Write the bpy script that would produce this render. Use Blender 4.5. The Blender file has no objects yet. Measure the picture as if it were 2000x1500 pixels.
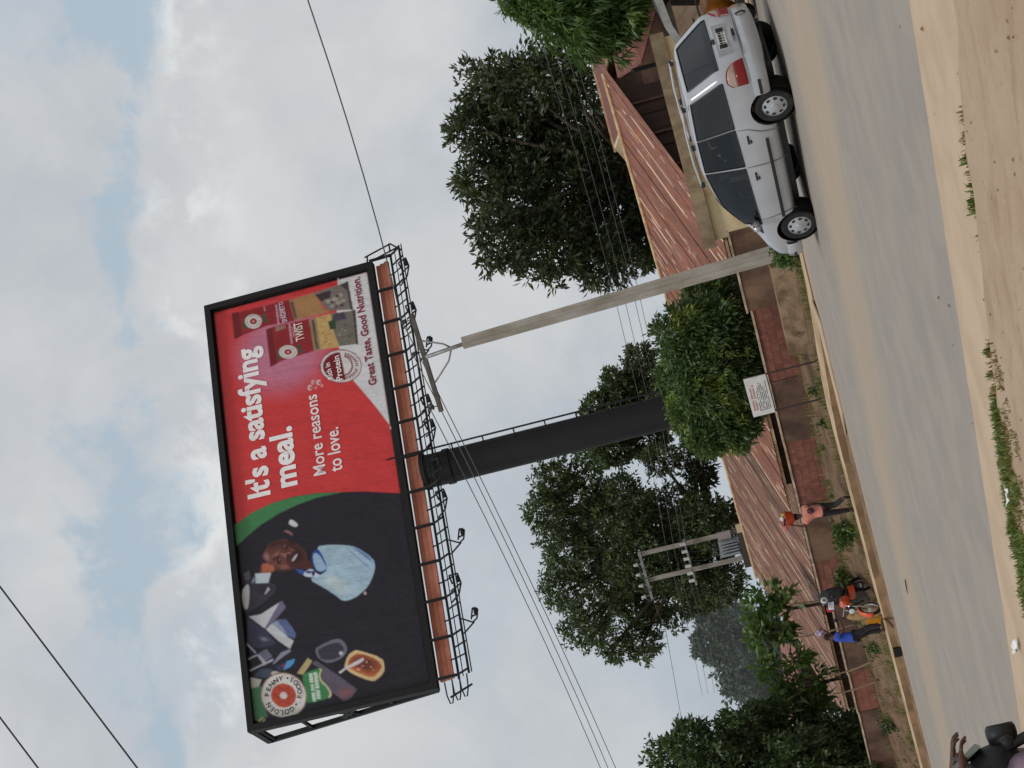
import bpy, bmesh, math, random
import numpy as np
from mathutils import Vector, Matrix
R=math.radians
random.seed(7); RNG=np.random.default_rng(11)
SC=bpy.context.scene; COL=SC.collection

# ------------------------------------------------------------------ camera
PIT,ROL,EYE=R(7.56),R(14.3),Vector((0,0,1.9))
fwd=Vector((0,math.cos(PIT),math.sin(PIT))); rt=Vector((1,0,0)); up=Vector((0,-math.sin(PIT),math.cos(PIT)))
Ri=math.cos(ROL)*rt-math.sin(ROL)*up; Ui=math.cos(ROL)*up+math.sin(ROL)*rt
cam=bpy.data.cameras.new('camera'); cam.sensor_width=36; cam.lens=36*3300/2000; cam.clip_end=3000; cam.clip_start=.1
co=bpy.data.objects.new('camera',cam); COL.objects.link(co)
co.matrix_world=Matrix.Translation(EYE)@Matrix((-Ui,Ri,-fwd)).transposed().to_4x4()   # the photograph lies on its side
SC.camera=co
SC.view_settings.view_transform='Standard'; SC.view_settings.look='None'; SC.view_settings.gamma=1
SC.view_settings.use_curve_mapping=False; SC.view_settings.exposure=0.0

# ------------------------------------------------------------------ sky and sun
SUN_EL,SUN_AZ=R(62),R(200)          # azimuth from +Y, clockwise
sd=bpy.data.lights.new('sun','SUN'); sd.energy=1.5; sd.angle=R(14); sd.color=(1,.97,.93)
so=bpy.data.objects.new('sun',sd); COL.objects.link(so)
sv=Vector((math.sin(SUN_AZ)*math.cos(SUN_EL),math.cos(SUN_AZ)*math.cos(SUN_EL),math.sin(SUN_EL)))
so.rotation_euler=sv.to_track_quat('Z','Y').to_euler()

class NT:
    def __init__(s,tree): s.t=tree; s.n=tree.nodes; s.l=tree.links
    def __call__(s,typ,ins=None,**props):
        n=s.n.new(typ)
        for k,v in props.items(): setattr(n,k,v)
        for k,v in (ins or {}).items(): s.put(n.inputs[k],v)
        return n
    def put(s,sock,v):
        if isinstance(v,bpy.types.NodeSocket): s.l.new(v,sock)
        elif isinstance(v,bpy.types.Node): s.l.new(v.outputs[0],sock)
        else:
            if sock.type=='RGBA' and len(v)==3: v=(*v,1)
            sock.default_value=v
    def math(s,op,a,b=0.0,c=0.0,clamp=False):
        return s('ShaderNodeMath',{0:a,1:b,2:c},operation=op,use_clamp=clamp).outputs[0]
    def noise(s,vec,scale,detail=4,rough=.55,dist=0.0):
        return s('ShaderNodeTexNoise',{'Vector':vec,'Scale':scale,'Detail':detail,'Roughness':rough,'Distortion':dist}).outputs[0]
    def ramp(s,f,a,b):      # smooth 0..1 between a and b
        return s('ShaderNodeMapRange',{0:f,1:a,2:b,3:0.0,4:1.0},interpolation_type='SMOOTHSTEP').outputs[0]
    def mix(s,f,a,b,blend='MIX'):
        n=s('ShaderNodeMix',data_type='RGBA',blend_type=blend)
        s.put(n.inputs[0],f); s.put(n.inputs[6],a); s.put(n.inputs[7],b); return n.outputs[2]
    def map(s,vec,scale=(1,1,1),loc=(0,0,0),rot=(0,0,0)):
        return s('ShaderNodeMapping',{'Vector':vec,'Scale':scale,'Location':loc,'Rotation':rot}).outputs[0]

W=bpy.data.worlds.new('World'); SC.world=W; W.use_nodes=True
W.node_tree.nodes.clear(); g=NT(W.node_tree)
tc=g('ShaderNodeTexCoord').outputs['Generated']
sky=g('ShaderNodeTexSky',sky_type='NISHITA',sun_disc=False,sun_elevation=SUN_EL,sun_rotation=SUN_AZ,air_density=1.2,dust_density=2.0)
BANDN=(-0.0,0.0,0.0)
def ray(x,y): return fwd-(x-1000)/3300*Ui-(y-750)/3300*Ri
bn=ray(225,120).cross(ray(285,1250)).normalized()       # great circle along which the cloud deck breaks open
if bn.dot(ray(400,700))<0: bn=-bn
d0=g('ShaderNodeVectorMath',{0:tc,1:bn},operation='DOT_PRODUCT').outputs['Value']
nl=g.noise(tc,5.0,3,.5); nm=g.noise(tc,16.0,7,.6,.3); nf=g.noise(tc,42.0,5,.6)
nb=g.noise(g.map(tc,loc=(3,1,2)),7.0,6,.55,.4)
dd=g.math('ADD',d0,g.math('MULTIPLY',g.math('SUBTRACT',nl,.5),.10))
ab=g.math('ABSOLUTE',dd)
nv=g.noise(g.map(tc,loc=(1,6,2)),9.0,2,.5)
open_=g.math('ADD',g.math('SUBTRACT',g.math('MULTIPLY',g.math('SUBTRACT',nv,.21),.09),ab),g.math('MULTIPLY',g.math('SUBTRACT',nm,.53),.13))
blue=g.ramp(open_,-.004,.018)
# second, fainter thinning elsewhere
thin=g.math('MULTIPLY',g.ramp(g.noise(g.map(tc,loc=(7,2,5)),6.0,4,.5),.52,.72),.55)
bluecol=g.mix(.78,sky.outputs[0],(4.75,5.75,6.5))
grey=g.mix(g.ramp(nb,.30,.70),(5.0,5.3,5.7),(6.35,6.5,6.6))
grey=g.mix(thin,grey,(4.3,5.25,6.2))
low=g.math('MULTIPLY',g.ramp(dd,.10,.30),g.ramp(g.noise(g.map(tc,loc=(4,8,1)),4.0,4,.5),.34,.60))
grey=g.mix(g.math('MULTIPLY',low,.75),grey,(4.0,4.65,5.35))
# sunlit puffs on the lower lip of the opening
lip=g.math('MULTIPLY',g.math('MULTIPLY',g.ramp(dd,.004,.03),g.ramp(dd,.085,.03)),g.ramp(nm,.44,.62))
cl=g.mix(g.math('MULTIPLY',lip,.8),grey,(8.4,8.5,8.45))
cl=g.mix(g.math('MULTIPLY',g.ramp(nf,.35,.7),.10),cl,(7.6,7.8,7.9))
out=g.mix(g.math('MULTIPLY',blue,.92),cl,bluecol)
bgn=g('ShaderNodeBackground',{'Color':out,'Strength':.1})
g.l.new(bgn.outputs[0],g('ShaderNodeOutputWorld').inputs[0])

# ------------------------------------------------------------------ materials
def lin(c): return tuple(((v/255)/12.92 if v/255<=.04045 else ((v/255+.055)/1.055)**2.4) for v in c)
MATS={}
def mat(name,c,rough=.7,c2=None,scale=3.0,lo=.35,hi=.65,bump=0.0,bscale=40,metal=0.0,spec=.4,coat=0.0,back=None,stretch=(1,1,1),rand=0.0,world=False,fine=0.0):
    if name in MATS: return MATS[name]
    m=bpy.data.materials.new(name); m.use_nodes=True; MATS[name]=m
    t=NT(m.node_tree); t.n.clear()
    b=t('ShaderNodeBsdfPrincipled',{'Roughness':rough,'Metallic':metal,'Specular IOR Level':spec,'Coat Weight':coat,'Coat Roughness':.08})
    vec=t('ShaderNodeNewGeometry').outputs['Position'] if world else t('ShaderNodeTexCoord').outputs['Object']
    if rand or stretch!=(1,1,1):
        if rand:
            oi=t('ShaderNodeObjectInfo').outputs['Random']
            vec=t('ShaderNodeVectorMath',{0:vec,1:t('ShaderNodeCombineXYZ',{0:t.math('MULTIPLY',oi,37.0),1:t.math('MULTIPLY',oi,91.0),2:0.0}).outputs[0]},operation='ADD').outputs[0]
        vec=t.map(vec,scale=stretch)
    col=lin(c)
    if c2 is not None: col=t.mix(t.ramp(t.noise(vec,scale,6,.6),lo,hi),lin(c),lin(c2))
    if fine: col=t.mix(1.0,col,t('ShaderNodeMapRange',{0:t.noise(vec,scale*23,3,.6),3:1-fine,4:1+fine}).outputs[0],'MULTIPLY')
    if rand and c2 is not None:
        col=t.mix(1.0,col,t('ShaderNodeMapRange',{0:oi,3:1-rand,4:1+rand}).outputs[0],'MULTIPLY')
    if back is not None: col=t.mix(t('ShaderNodeNewGeometry').outputs['Backfacing'],col,lin(back))
    t.put(b.inputs['Base Color'],col)
    if bump:
        bp=t('ShaderNodeBump',{'Height':t.noise(vec,bscale,5,.6),'Strength':bump,'Distance':.02}); t.l.new(bp.outputs[0],b.inputs['Normal'])
    t.l.new(b.outputs[0],t('ShaderNodeOutputMaterial').inputs[0])
    return m
def leafmat(name,c,c2,young=None,trans=.25,rough=.45):
    m=bpy.data.materials.new(name); m.use_nodes=True; MATS[name]=m
    t=NT(m.node_tree); t.n.clear()
    ri=t('ShaderNodeNewGeometry'); vec=t('ShaderNodeTexCoord').outputs['Object']
    col=t.mix(ri.outputs['Random Per Island'],lin(c),lin(c2))
    if young is not None: col=t.mix(t.math('MULTIPLY',t.ramp(t.noise(vec,1.3,3,.6),.52,.7),.8),col,lin(young))
    b=t('ShaderNodeBsdfPrincipled',{'Base Color':col,'Roughness':rough,'Specular IOR Level':.45})
    tr=t('ShaderNodeBsdfTranslucent',{'Color':t.mix(.5,col,lin((90,120,40)))})
    mx=t('ShaderNodeMixShader',{0:trans,1:b.outputs[0],2:tr.outputs[0]})
    t.l.new(mx.outputs[0],t('ShaderNodeOutputMaterial').inputs[0]); return m
def glassmat(name,tint,refl=.12):
    m=bpy.data.materials.new(name); m.use_nodes=True; MATS[name]=m
    t=NT(m.node_tree); t.n.clear()
    tr=t('ShaderNodeBsdfTransparent',{'Color':(*tint,1)}); gl=t('ShaderNodeBsdfGlossy',{'Color':(.9,.95,1,1),'Roughness':.06})
    fr=t('ShaderNodeFresnel',{'IOR':1.5})
    mx=t('ShaderNodeMixShader',{0:t.math('ADD',fr.outputs[0],refl,clamp=True),1:tr.outputs[0],2:gl.outputs[0]})
    t.l.new(mx.outputs[0],t('ShaderNodeOutputMaterial').inputs[0]); return m

# ------------------------------------------------------------------ building helpers
def link(name,me,m=None,parent=None):
    if m is not None:
        for k in (m if isinstance(m,(list,tuple)) else [m]): me.materials.append(k)
    o=bpy.data.objects.new(name,me); COL.objects.link(o)
    if parent is not None: o.parent=parent
    return o
def tag(o,label=None,cat=None,group=None,kind=None):
    if label: o['label']=label
    if cat: o['category']=cat
    if group: o['group']=group
    if kind: o['kind']=kind
    return o
def thing(name,label,cat,loc=(0,0,0),rot=(0,0,0),group=None):
    o=bpy.data.objects.new(name,None); COL.objects.link(o); o.empty_display_size=.3
    o.location=loc; o.rotation_euler=rot
    return tag(o,label,cat,group)
class MB:
    def __init__(s): s.v=[]; s.f=[]; s.mi=[]; s.M=Matrix.Identity(4); s.k=0
    def add(s,vs,fs,k=None):
        b=len(s.v); s.v+=[tuple(s.M@Vector(v)) for v in vs]; s.f+=[tuple(b+i for i in f) for f in fs]; s.mi+=[s.k if k is None else k]*len(fs)
        return s
    def box(s,c,d,rz=0,k=None,taper=1.0):
        c=Vector(c); q=Matrix.Rotation(rz,3,'Z'); h=Vector(d)/2
        vs=[]
        for z in (-1,1):
            t=taper if z>0 else 1
            for x,y in ((-1,-1),(1,-1),(1,1),(-1,1)): vs.append(c+q@Vector((x*h.x*t,y*h.y*t,z*h.z)))
        return s.add(vs,[(3,2,1,0),(4,5,6,7),(0,1,5,4),(1,2,6,5),(2,3,7,6),(3,0,4,7)],k)
    def tube(s,pts,r,n=6,k=None,cap=True):
        pts=[Vector(p) for p in pts]; rs=r if isinstance(r,(list,tuple)) else [r]*len(pts)
        vs=[];fs=[]; u=None
        for i,p in enumerate(pts):
            a=pts[max(0,i-1)]; b=pts[min(len(pts)-1,i+1)]; d=(b-a)
            d=d.normalized() if d.length>1e-9 else Vector((0,0,1))
            if u is None: u=d.orthogonal().normalized()
            else: u=(u-d*u.dot(d)); u=u.normalized() if u.length>1e-6 else d.orthogonal().normalized()
            w=d.cross(u)
            for j in range(n):
                an=2*math.pi*(j+.5)/n; vs.append(p+(u*math.cos(an)+w*math.sin(an))*rs[i])
        for i in range(len(pts)-1):
            for j in range(n): fs.append((i*n+j,i*n+(j+1)%n,(i+1)*n+(j+1)%n,(i+1)*n+j))
        if cap: fs.append(tuple(range(n-1,-1,-1))); fs.append(tuple((len(pts)-1)*n+j for j in range(n)))
        return s.add(vs,fs,k)
    def bar(s,a,b,w,h=None,k=None):           # square bar between two points
        a=Vector(a);b=Vector(b);d=(b-a).normalized(); h=h or w
        u=d.cross(Vector((0,0,1))); u=u.normalized() if u.length>1e-4 else Vector((1,0,0)); t=u.cross(d)
        vs=[p+u*sx*w/2+t*sy*h/2 for p in (a,b) for sx,sy in ((-1,-1),(1,-1),(1,1),(-1,1))]
        return s.add(vs,[(3,2,1,0),(4,5,6,7),(0,1,5,4),(1,2,6,5),(2,3,7,6),(3,0,4,7)],k)
    def slab(s,quad,t,k=None):                # plate of thickness t hanging below / behind a quad (ccw seen from its front)
        q=[Vector(p) for p in quad]; n=(q[1]-q[0]).cross(q[2]-q[0]).normalized(); m=len(q)
        vs=q+[p-n*t for p in q]
        return s.add(vs,[tuple(range(m)),tuple(range(2*m-1,m-1,-1))]+[(i,m+i,m+(i+1)%m,(i+1)%m) for i in range(m)],k)
    def lathe(s,prof,n=24,k=None,c=(0,0,0),axis='Z'):
        vs=[];fs=[];c=Vector(c)
        for (r,z) in prof:
            for j in range(n):
                a=2*math.pi*j/n; x,y=r*math.cos(a),r*math.sin(a)
                vs.append(c+(Vector((x,y,z)) if axis=='Z' else Vector((x,z,y)) if axis=='Y' else Vector((z,x,y))))
        for i in range(len(prof)-1):
            for j in range(n): fs.append((i*n+j,i*n+(j+1)%n,(i+1)*n+(j+1)%n,(i+1)*n+j))
        return s.add(vs,fs,k)
    def mesh(s,name='m',smooth=False,angle=None):
        me=bpy.data.meshes.new(name); me.from_pydata(s.v,[],s.f); me.polygons.foreach_set('material_index',s.mi)
        bm=bmesh.new(); bm.from_mesh(me); bmesh.ops.recalc_face_normals(bm,faces=bm.faces); bm.to_mesh(me); bm.free()
        if smooth or angle: 
            me.polygons.foreach_set('use_smooth',[True]*len(me.polygons))
            if angle: me.set_sharp_from_angle(angle=R(angle))
        me.update(); return me
    def build(s,name,m,parent=None,smooth=False,angle=None): return link(name,s.mesh(name,smooth,angle),m,parent)
def evaluated(me,mods):
    o=bpy.data.objects.new('tmp',me); COL.objects.link(o)
    for typ,props,fn in mods:
        md=o.modifiers.new('m',typ)
        for k,v in props.items(): setattr(md,k,v)
        if fn: fn(o,md)
    dg=bpy.context.evaluated_depsgraph_get(); dg.update()
    r=bpy.data.meshes.new_from_object(o.evaluated_get(dg)); bpy.data.objects.remove(o); return r

# road frame: s runs along the road (away to the left), n across it (away to the right)
TV=Vector((-.72924,.68426,0)); NV=Vector((.68426,.72924,0))
def P(s,n,z=0.0): return TV*s+NV*n+Vector((0,0,z))
def SNof(p): p=Vector(p); return p.x*TV.x+p.y*TV.y, p.x*NV.x+p.y*NV.y
ROADYAW=math.atan2(TV.y,TV.x)
def terr(s):
    s=min(s,72.0); x=(s-23.5)/1.5
    return -.0325*1.5*(x if x>30 else math.log1p(math.exp(x)))
def sm(a,b,x): t=min(1,max(0,(x-a)/(b-a))); return t*t*(3-2*t)
def kerbh(s): return .05+.24*sm(25.5,31,s)
def wallz(s): return .40-.03*max(0,s-41)
def hn(x,y,f=1.0): return (math.sin(x*1.7*f+1.3)*math.cos(y*2.1*f+.4)+math.sin(x*4.3*f+y*3.7*f)*.5+math.sin(x*9.1*f-y*7.3*f)*.25)/1.75
def sandedge(s): return 9.27-.17*max(0,s-9.9)-.02*max(0,s-9.9)**2 if s<14 else 8.2
def gz(s,n):
    t=terr(s)
    if n<9.4: 
        o=sandedge(s); e=sm(o+.03+.05*hn(s*2,0),o-.16+.06*hn(s*2,3),n); return t+e*.055+e*.02*hn(s,n)+(.03*hn(s*.3,n*.3) if n<8 else 0)
    if n<27.95: return t-.0
    k=t+kerbh(s)-.02
    if n<29.1: return k if n>28.0 else t-.02
    if n<31.2: 
        e=sm(29.1,30.9,n); return k*(1-e)+max(k,wallz(s))*e+.035*hn(s*1.5,n*2)*sm(29.1,29.6,n)
    return max(-2.2,min(k,-.55+terr(s)*.9))
def onground(s,n): return P(s,n,gz(s,n))
# ------------------------------------------------------------------ ground, road, kerb
def grid(name,ss,ns,zf,m,kind='structure',warp=None):
    vs=[];fs=[]
    for s in ss:
        for n in ns: vs.append(tuple(P(s,(warp(s,n) if warp else n),zf(s,(warp(s,n) if warp else n)))))
    w=len(ns)
    for i in range(len(ss)-1):
        for j in range(w-1): fs.append((i*w+j,i*w+j+1,(i+1)*w+j+1,(i+1)*w+j))
    me=bpy.data.meshes.new(name); me.from_pydata(vs,[],fs); me.polygons.foreach_set('use_smooth',[True]*len(fs))
    o=link(name,me,m); return tag(o,kind=kind)
def frange(a,b,st):
    o=[];x=a
    while x<b-1e-6: o.append(x); x+=st
    return o
def roadmat():
    m=bpy.data.materials.new('dusty_asphalt'); m.use_nodes=True; t=NT(m.node_tree); t.n.clear()
    pos=t('ShaderNodeNewGeometry').outputs['Position']
    rv=t.map(pos,rot=(0,0,-ROADYAW)); sx=t('ShaderNodeSeparateXYZ',{0:rv}); s_,n_=sx.outputs[0],t.math('MULTIPLY',sx.outputs[1],-1.0)
    st=t.map(rv,scale=(.10,1.2,1)); wob=t.math('MULTIPLY',t.math('SUBTRACT',t.noise(t.map(rv,scale=(.12,.5,1)),1.0,3,.5),.5),2.2)
    n2=t.math('ADD',n_,wob)
    dust=t.math('MULTIPLY',t.ramp(n2,16.4,18.4),t.ramp(n2,21.8,19.6))
    edge=t.math('ADD',t.ramp(n2,25.6,27.6),t.math('MULTIPLY',t.ramp(n2,10.5,9.8),.5),clamp=True)
    streak=t.ramp(t.noise(st,1.6,5,.6),.42,.68); fine=t.noise(pos,180,3,.7); mid=t.noise(pos,1.1,5,.6)
    asp=t.mix(t.ramp(mid,.35,.68),lin((143,136,128)),lin((153,145,135)))
    asp=t.mix(t.math('MULTIPLY',streak,.10),asp,lin((160,148,130)))
    lane=t.ramp(t.noise(t.map(rv,scale=(.03,2.6,1)),1.0,3,.5),.5,.62)
    asp=t.mix(t.math('MULTIPLY',lane,.08),asp,lin((124,120,118)))
    dcol=t.mix(t.ramp(mid,.35,.65),lin((174,155,132)),lin((164,146,125)))
    f=t.math('ADD',t.math('MULTIPLY',dust,t.math('ADD',t.math('MULTIPLY',streak,.25),.52)),t.math('MULTIPLY',edge,.55),clamp=True)
    col=t.mix(f,asp,dcol)
    spk=t('ShaderNodeMapRange',{0:fine,3:.82,4:1.18}).outputs[0]; col=t.mix(1.0,col,spk,'MULTIPLY')
    stain=t.ramp(t.noise(t.map(pos,loc=(5,3,0)),.55,4,.6),.66,.78); col=t.mix(t.math('MULTIPLY',stain,.25),col,lin((104,98,92)))
    b=t('ShaderNodeBsdfPrincipled',{'Base Color':col,'Roughness':.85,'Specular IOR Level':.3})
    bp=t('ShaderNodeBump',{'Height':fine,'Strength':.35,'Distance':.01}); t.l.new(bp.outputs[0],b.inputs['Normal'])
    t.l.new(b.outputs[0],t('ShaderNodeOutputMaterial').inputs[0]); return m
def soilmat():
    m=bpy.data.materials.new('sandy_soil'); m.use_nodes=True; t=NT(m.node_tree); t.n.clear()
    pos=t('ShaderNodeNewGeometry').outputs['Position']; rv=t.map(pos,rot=(0,0,-ROADYAW)); sx=t('ShaderNodeSeparateXYZ',{0:rv}); n_=t.math('MULTIPLY',sx.outputs[1],-1.0)
    a=t.noise(pos,.9,6,.6); b_=t.noise(t.map(rv,scale=(.5,1.6,1)),2.4,6,.65); f=t.noise(pos,60,4,.7)
    near=t.mix(t.ramp(a,.35,.66),lin((183,161,138)),lin((172,149,126)))
    near=t.mix(t.math('MULTIPLY',t.ramp(b_,.48,.68),.65),near,lin((160,134,110)))
    near=t.mix(t.math('MULTIPLY',t.ramp(t.noise(t.map(pos,loc=(9,9,0)),7,5,.65),.58,.72),.4),near,lin((132,102,76)))
    far=t.mix(t.ramp(b_,.36,.64),lin((124,102,82)),lin((98,78,62)))
    far=t.mix(t.math('MULTIPLY',t.ramp(a,.5,.7),.6),far,lin((132,114,92)))
    col=t.mix(t.ramp(n_,27.0,28.4),near,far)
    col=t.mix(1.0,col,t('ShaderNodeMapRange',{0:f,3:.84,4:1.16}).outputs[0],'MULTIPLY')
    b=t('ShaderNodeBsdfPrincipled',{'Base Color':col,'Roughness':.95,'Specular IOR Level':.15})
    bp=t('ShaderNodeBump',{'Height':t.math('ADD',f,t.math('MULTIPLY',b_,2.0)),'Strength':.7,'Distance':.02}); t.l.new(bp.outputs[0],b.inputs['Normal'])
    t.l.new(b.outputs[0],t('ShaderNodeOutputMaterial').inputs[0]); return m
SOIL=soilmat()
ss=[-300,-150,-60,-20,-10]+frange(-5,62,.35)+[62,66,72,90,150,300]
ns=[-80,-30,-10,-4,0,2,3.5]+frange(4.5,9.6,.12)+[10.5,14,20,27.5,27.93,28.02,28.5,29.05]+frange(29.15,31.3,.22)+[31.5,33,40,60,100,200,420]
grid('ground',ss,ns,gz,SOIL)
def nearedge(s): return (10.62+(s-7.5)*-.125 if s>7.5 else 10.62)+.035*hn(s*1.3,.7)+.02*hn(s*5,.2) if s<17 else 9.43+.05*hn(s*.6,.7)
rs=[-200,-100,-40,-15,-5]+frange(0,62,.3)+[62,66,72,90,150,300]
grid('road',rs,[0,.08,.25,.5,.75,1],lambda s,n:terr(s)+.0005+.0115*sm(0,.5,n-nearedge(s)),roadmat(),warp=lambda s,u:nearedge(s)*(1-u)+27.93*u)
SHM=mat('shoulder_dust',(186,165,141),.95,(176,153,128),1.4,bump=.25,bscale=60,world=True,fine=.05)
grid('shoulder',rs,[0,.5,1],lambda s,n:terr(s)+.005,SHM,warp=lambda s,u:(sandedge(s)-.10+.05*hn(s*2,5))*(1-u)+(nearedge(s)+.25)*u)
# kerb with a raised face, its flat cap is the footpath strip
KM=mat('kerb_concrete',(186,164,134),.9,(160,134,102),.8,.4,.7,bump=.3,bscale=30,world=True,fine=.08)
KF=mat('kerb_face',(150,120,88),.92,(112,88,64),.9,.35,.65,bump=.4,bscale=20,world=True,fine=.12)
mb=MB(); ks=frange(-12,66,.5)
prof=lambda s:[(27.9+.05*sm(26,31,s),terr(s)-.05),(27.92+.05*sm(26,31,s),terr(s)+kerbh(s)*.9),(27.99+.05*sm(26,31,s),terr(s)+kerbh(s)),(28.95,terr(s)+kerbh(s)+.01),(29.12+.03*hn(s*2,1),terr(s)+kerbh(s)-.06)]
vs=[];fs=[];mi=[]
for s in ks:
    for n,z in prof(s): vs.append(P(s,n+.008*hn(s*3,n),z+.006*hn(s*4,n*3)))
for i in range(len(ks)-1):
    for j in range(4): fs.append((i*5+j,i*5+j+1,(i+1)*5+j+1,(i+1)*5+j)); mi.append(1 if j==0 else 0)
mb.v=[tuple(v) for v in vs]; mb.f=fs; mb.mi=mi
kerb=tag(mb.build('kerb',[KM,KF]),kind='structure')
BLK=mat('black_gap',(14,12,11),.9)
mb=MB(); mb.box(P(39.7,27.945,terr(39.7)+.14),(.42,.06,.2),ROADYAW); mb.build('drain_dark_box',BLK,kerb)  # black box on the kerb face paints the dark of a drain hole
# gutter rim left of the driveway: thin beige slab edge lying in front of the kerb
mb=MB(); mb.slab([P(26.0,27.2,terr(26)+.016),P(26.0,27.95,terr(26)+.05),P(30.6,27.95,terr(30.6)+.05),P(29.3,27.5,terr(29.3)+.016)][::-1],.03)
tag(mb.build('driveway_ramp',SHM),kind='structure')

# ------------------------------------------------------------------ grass and weeds (uncountable)
def blades(name,spots,m,hmin,hmax,label):
    v=[];f=[]
    for (p,r,k) in spots:
        for i in range(k):
            a=random.uniform(0,6.283); q=Vector(p)+Vector((math.cos(a),math.sin(a),0))*r*math.sqrt(random.random())
            s_,n_=SNof(q); q.z=gz(s_,n_)-.01
            h=random.uniform(hmin,hmax); d=Vector((random.gauss(0,1),random.gauss(0,1),0)).normalized(); w=Vector((-d.y,d.x,0))*random.uniform(.004,.009)
            lean=random.uniform(.15,.9)*h; b=len(v)
            v+=[q-w,q+w,q+d*lean*.4+Vector((0,0,h*.7))+w*.7,q+d*lean*.4+Vector((0,0,h*.7))-w*.7,q+d*lean+Vector((0,0,h*random.uniform(.7,1)))]
            f+=[(b,b+1,b+2,b+3),(b+3,b+2,b+4)]
    me=bpy.data.meshes.new(name); me.from_pydata([tuple(x) for x in v],[],f)
    return tag(link(name,me,m),label=label,cat='grass',kind='stuff')
GM=leafmat('grass_green',(86,108,44),(112,128,58),(140,136,80),.3)
GD=leafmat('grass_dry',(120,104,62),(150,132,88),None,.2)
sp=[]
for i in range(150):
    u=random.random(); s=10.0+u*2.3; n=sandedge(s)-.02-abs(random.gauss(0,.30+.5*u)); sp.append((P(s,n),.05+.07*random.random(),int(18+34*u)))
for i in range(16): s=random.uniform(11.0,12.6); sp.append((P(s,sandedge(s)-random.uniform(0,.9)),.12,55))
for i in range(3): s=random.uniform(9.5,9.9); sp.append((P(s,sandedge(s)+random.uniform(-.08,.0)),.03,12))
for i in range(11): s=random.uniform(7.55,8.3); sp.append((P(s,sandedge(s)-.02+random.uniform(-.07,.02)),.03,12))
blades('verge_grass',sp,GM,.03,.10,'short green grass along the broken edge of the sandy verge')
sp=[(P(s,sandedge(s)+random.uniform(-.1,.03)),.04,9) for s in [random.uniform(7.2,8.5) for i in range(14)]]+[(P(s,sandedge(s)-random.uniform(0,.8)),.07,14) for s in [random.uniform(9.3,12.5) for i in range(90)]]
sp+=[(P(random.uniform(5.9,6.6),9.9+random.uniform(-.12,.12)),.05,8) for i in range(6)]
blades('dry_verge_grass',sp,GD,.02,.07,'dry straw coloured grass at the edge of the sandy verge')
sp=[]
for i in range(150):
    s=random.uniform(25,50); n=random.choice([random.uniform(29.1,29.5),random.uniform(30.3,30.95),random.uniform(29.2,30.9)])
    sp.append((P(s,n),random.uniform(.08,.3),random.randint(10,45)))
blades('bank_grass',sp,GD,.06,.22,'dry grass on the earth bank below the wall')
sp=[(P(random.uniform(25,50),random.choice([random.uniform(29.1,29.5),random.uniform(30.2,30.9)])),random.uniform(.08,.25),random.randint(12,40)) for i in range(120)]
blades('bank_weeds',sp,GM,.06,.24,'low green weeds scattered along the foot of the wall')

# ------------------------------------------------------------------ foliage
def leaf_cloud(name,blobs,nclus,k,ll,lw,m,parent,shell=.5,droop=.25,spread=.9,depth=.6,seed=1,jit=.28):
    rng=np.random.default_rng(seed); B=np.array(blobs,float); wts=B[:,3]**2.2; wts/=wts.sum()
    B=B.copy(); B[:,1]+=rng.uniform(-1,1,len(B))*depth*B[:,3].max()
    idx=rng.choice(len(B),nclus,p=wts); d=rng.normal(size=(nclus,3)); d/=np.linalg.norm(d,axis=1)[:,None]
    rad=B[idx,3]*(shell+(1.06-shell)*rng.random(nclus)**.55)
    rad*=1+jit*(np.sin(d[:,0]*5+idx)*np.cos(d[:,2]*6+idx*2)+rng.normal(size=nclus)*.22)
    C=B[idx,:3]+d*rad[:,None]
    c=np.repeat(C,k,0); dd=np.repeat(d,k,0); n=len(c)
    ax=rng.normal(size=(n,3))*spread+dd*.75; ax[:,2]-=droop*1.2; ax/=np.linalg.norm(ax,axis=1)[:,None]
    L=ll*rng.uniform(.6,1.25,n); Wd=lw*rng.uniform(.7,1.2,n)
    sd=np.cross(ax,rng.normal(size=(n,3))); sd/=np.linalg.norm(sd,axis=1)[:,None]
    nr=np.cross(ax,sd); base=c+ax*L[:,None]*.12+rng.normal(size=(n,3))*ll*.22
    mid=base+ax*L[:,None]*.5+nr*L[:,None]*.06
    tip=base+ax*L[:,None]-nr*L[:,None]*.05; tip[:,2]-=droop*L*.25
    v=np.stack([base,mid+sd*Wd[:,None]*.5,tip,mid-sd*Wd[:,None]*.5],1).reshape(-1,3)
    me=bpy.data.meshes.new(name); nf=n
    me.vertices.add(len(v)); me.vertices.foreach_set('co',v.ravel().astype(np.float32))
    me.loops.add(nf*4); me.loops.foreach_set('vertex_index',np.arange(nf*4,dtype=np.int32))
    me.polygons.add(nf); me.polygons.foreach_set('loop_start',np.arange(0,nf*4,4,dtype=np.int32)); me.polygons.foreach_set('loop_total',np.full(nf,4,dtype=np.int32))
    me.update(calc_edges=True); return link(name,me,m,parent),B
BARK=mat('bark',(84,72,60),.95,(56,48,40),6,bump=.6,bscale=30,stretch=(1,1,.3))
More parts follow.
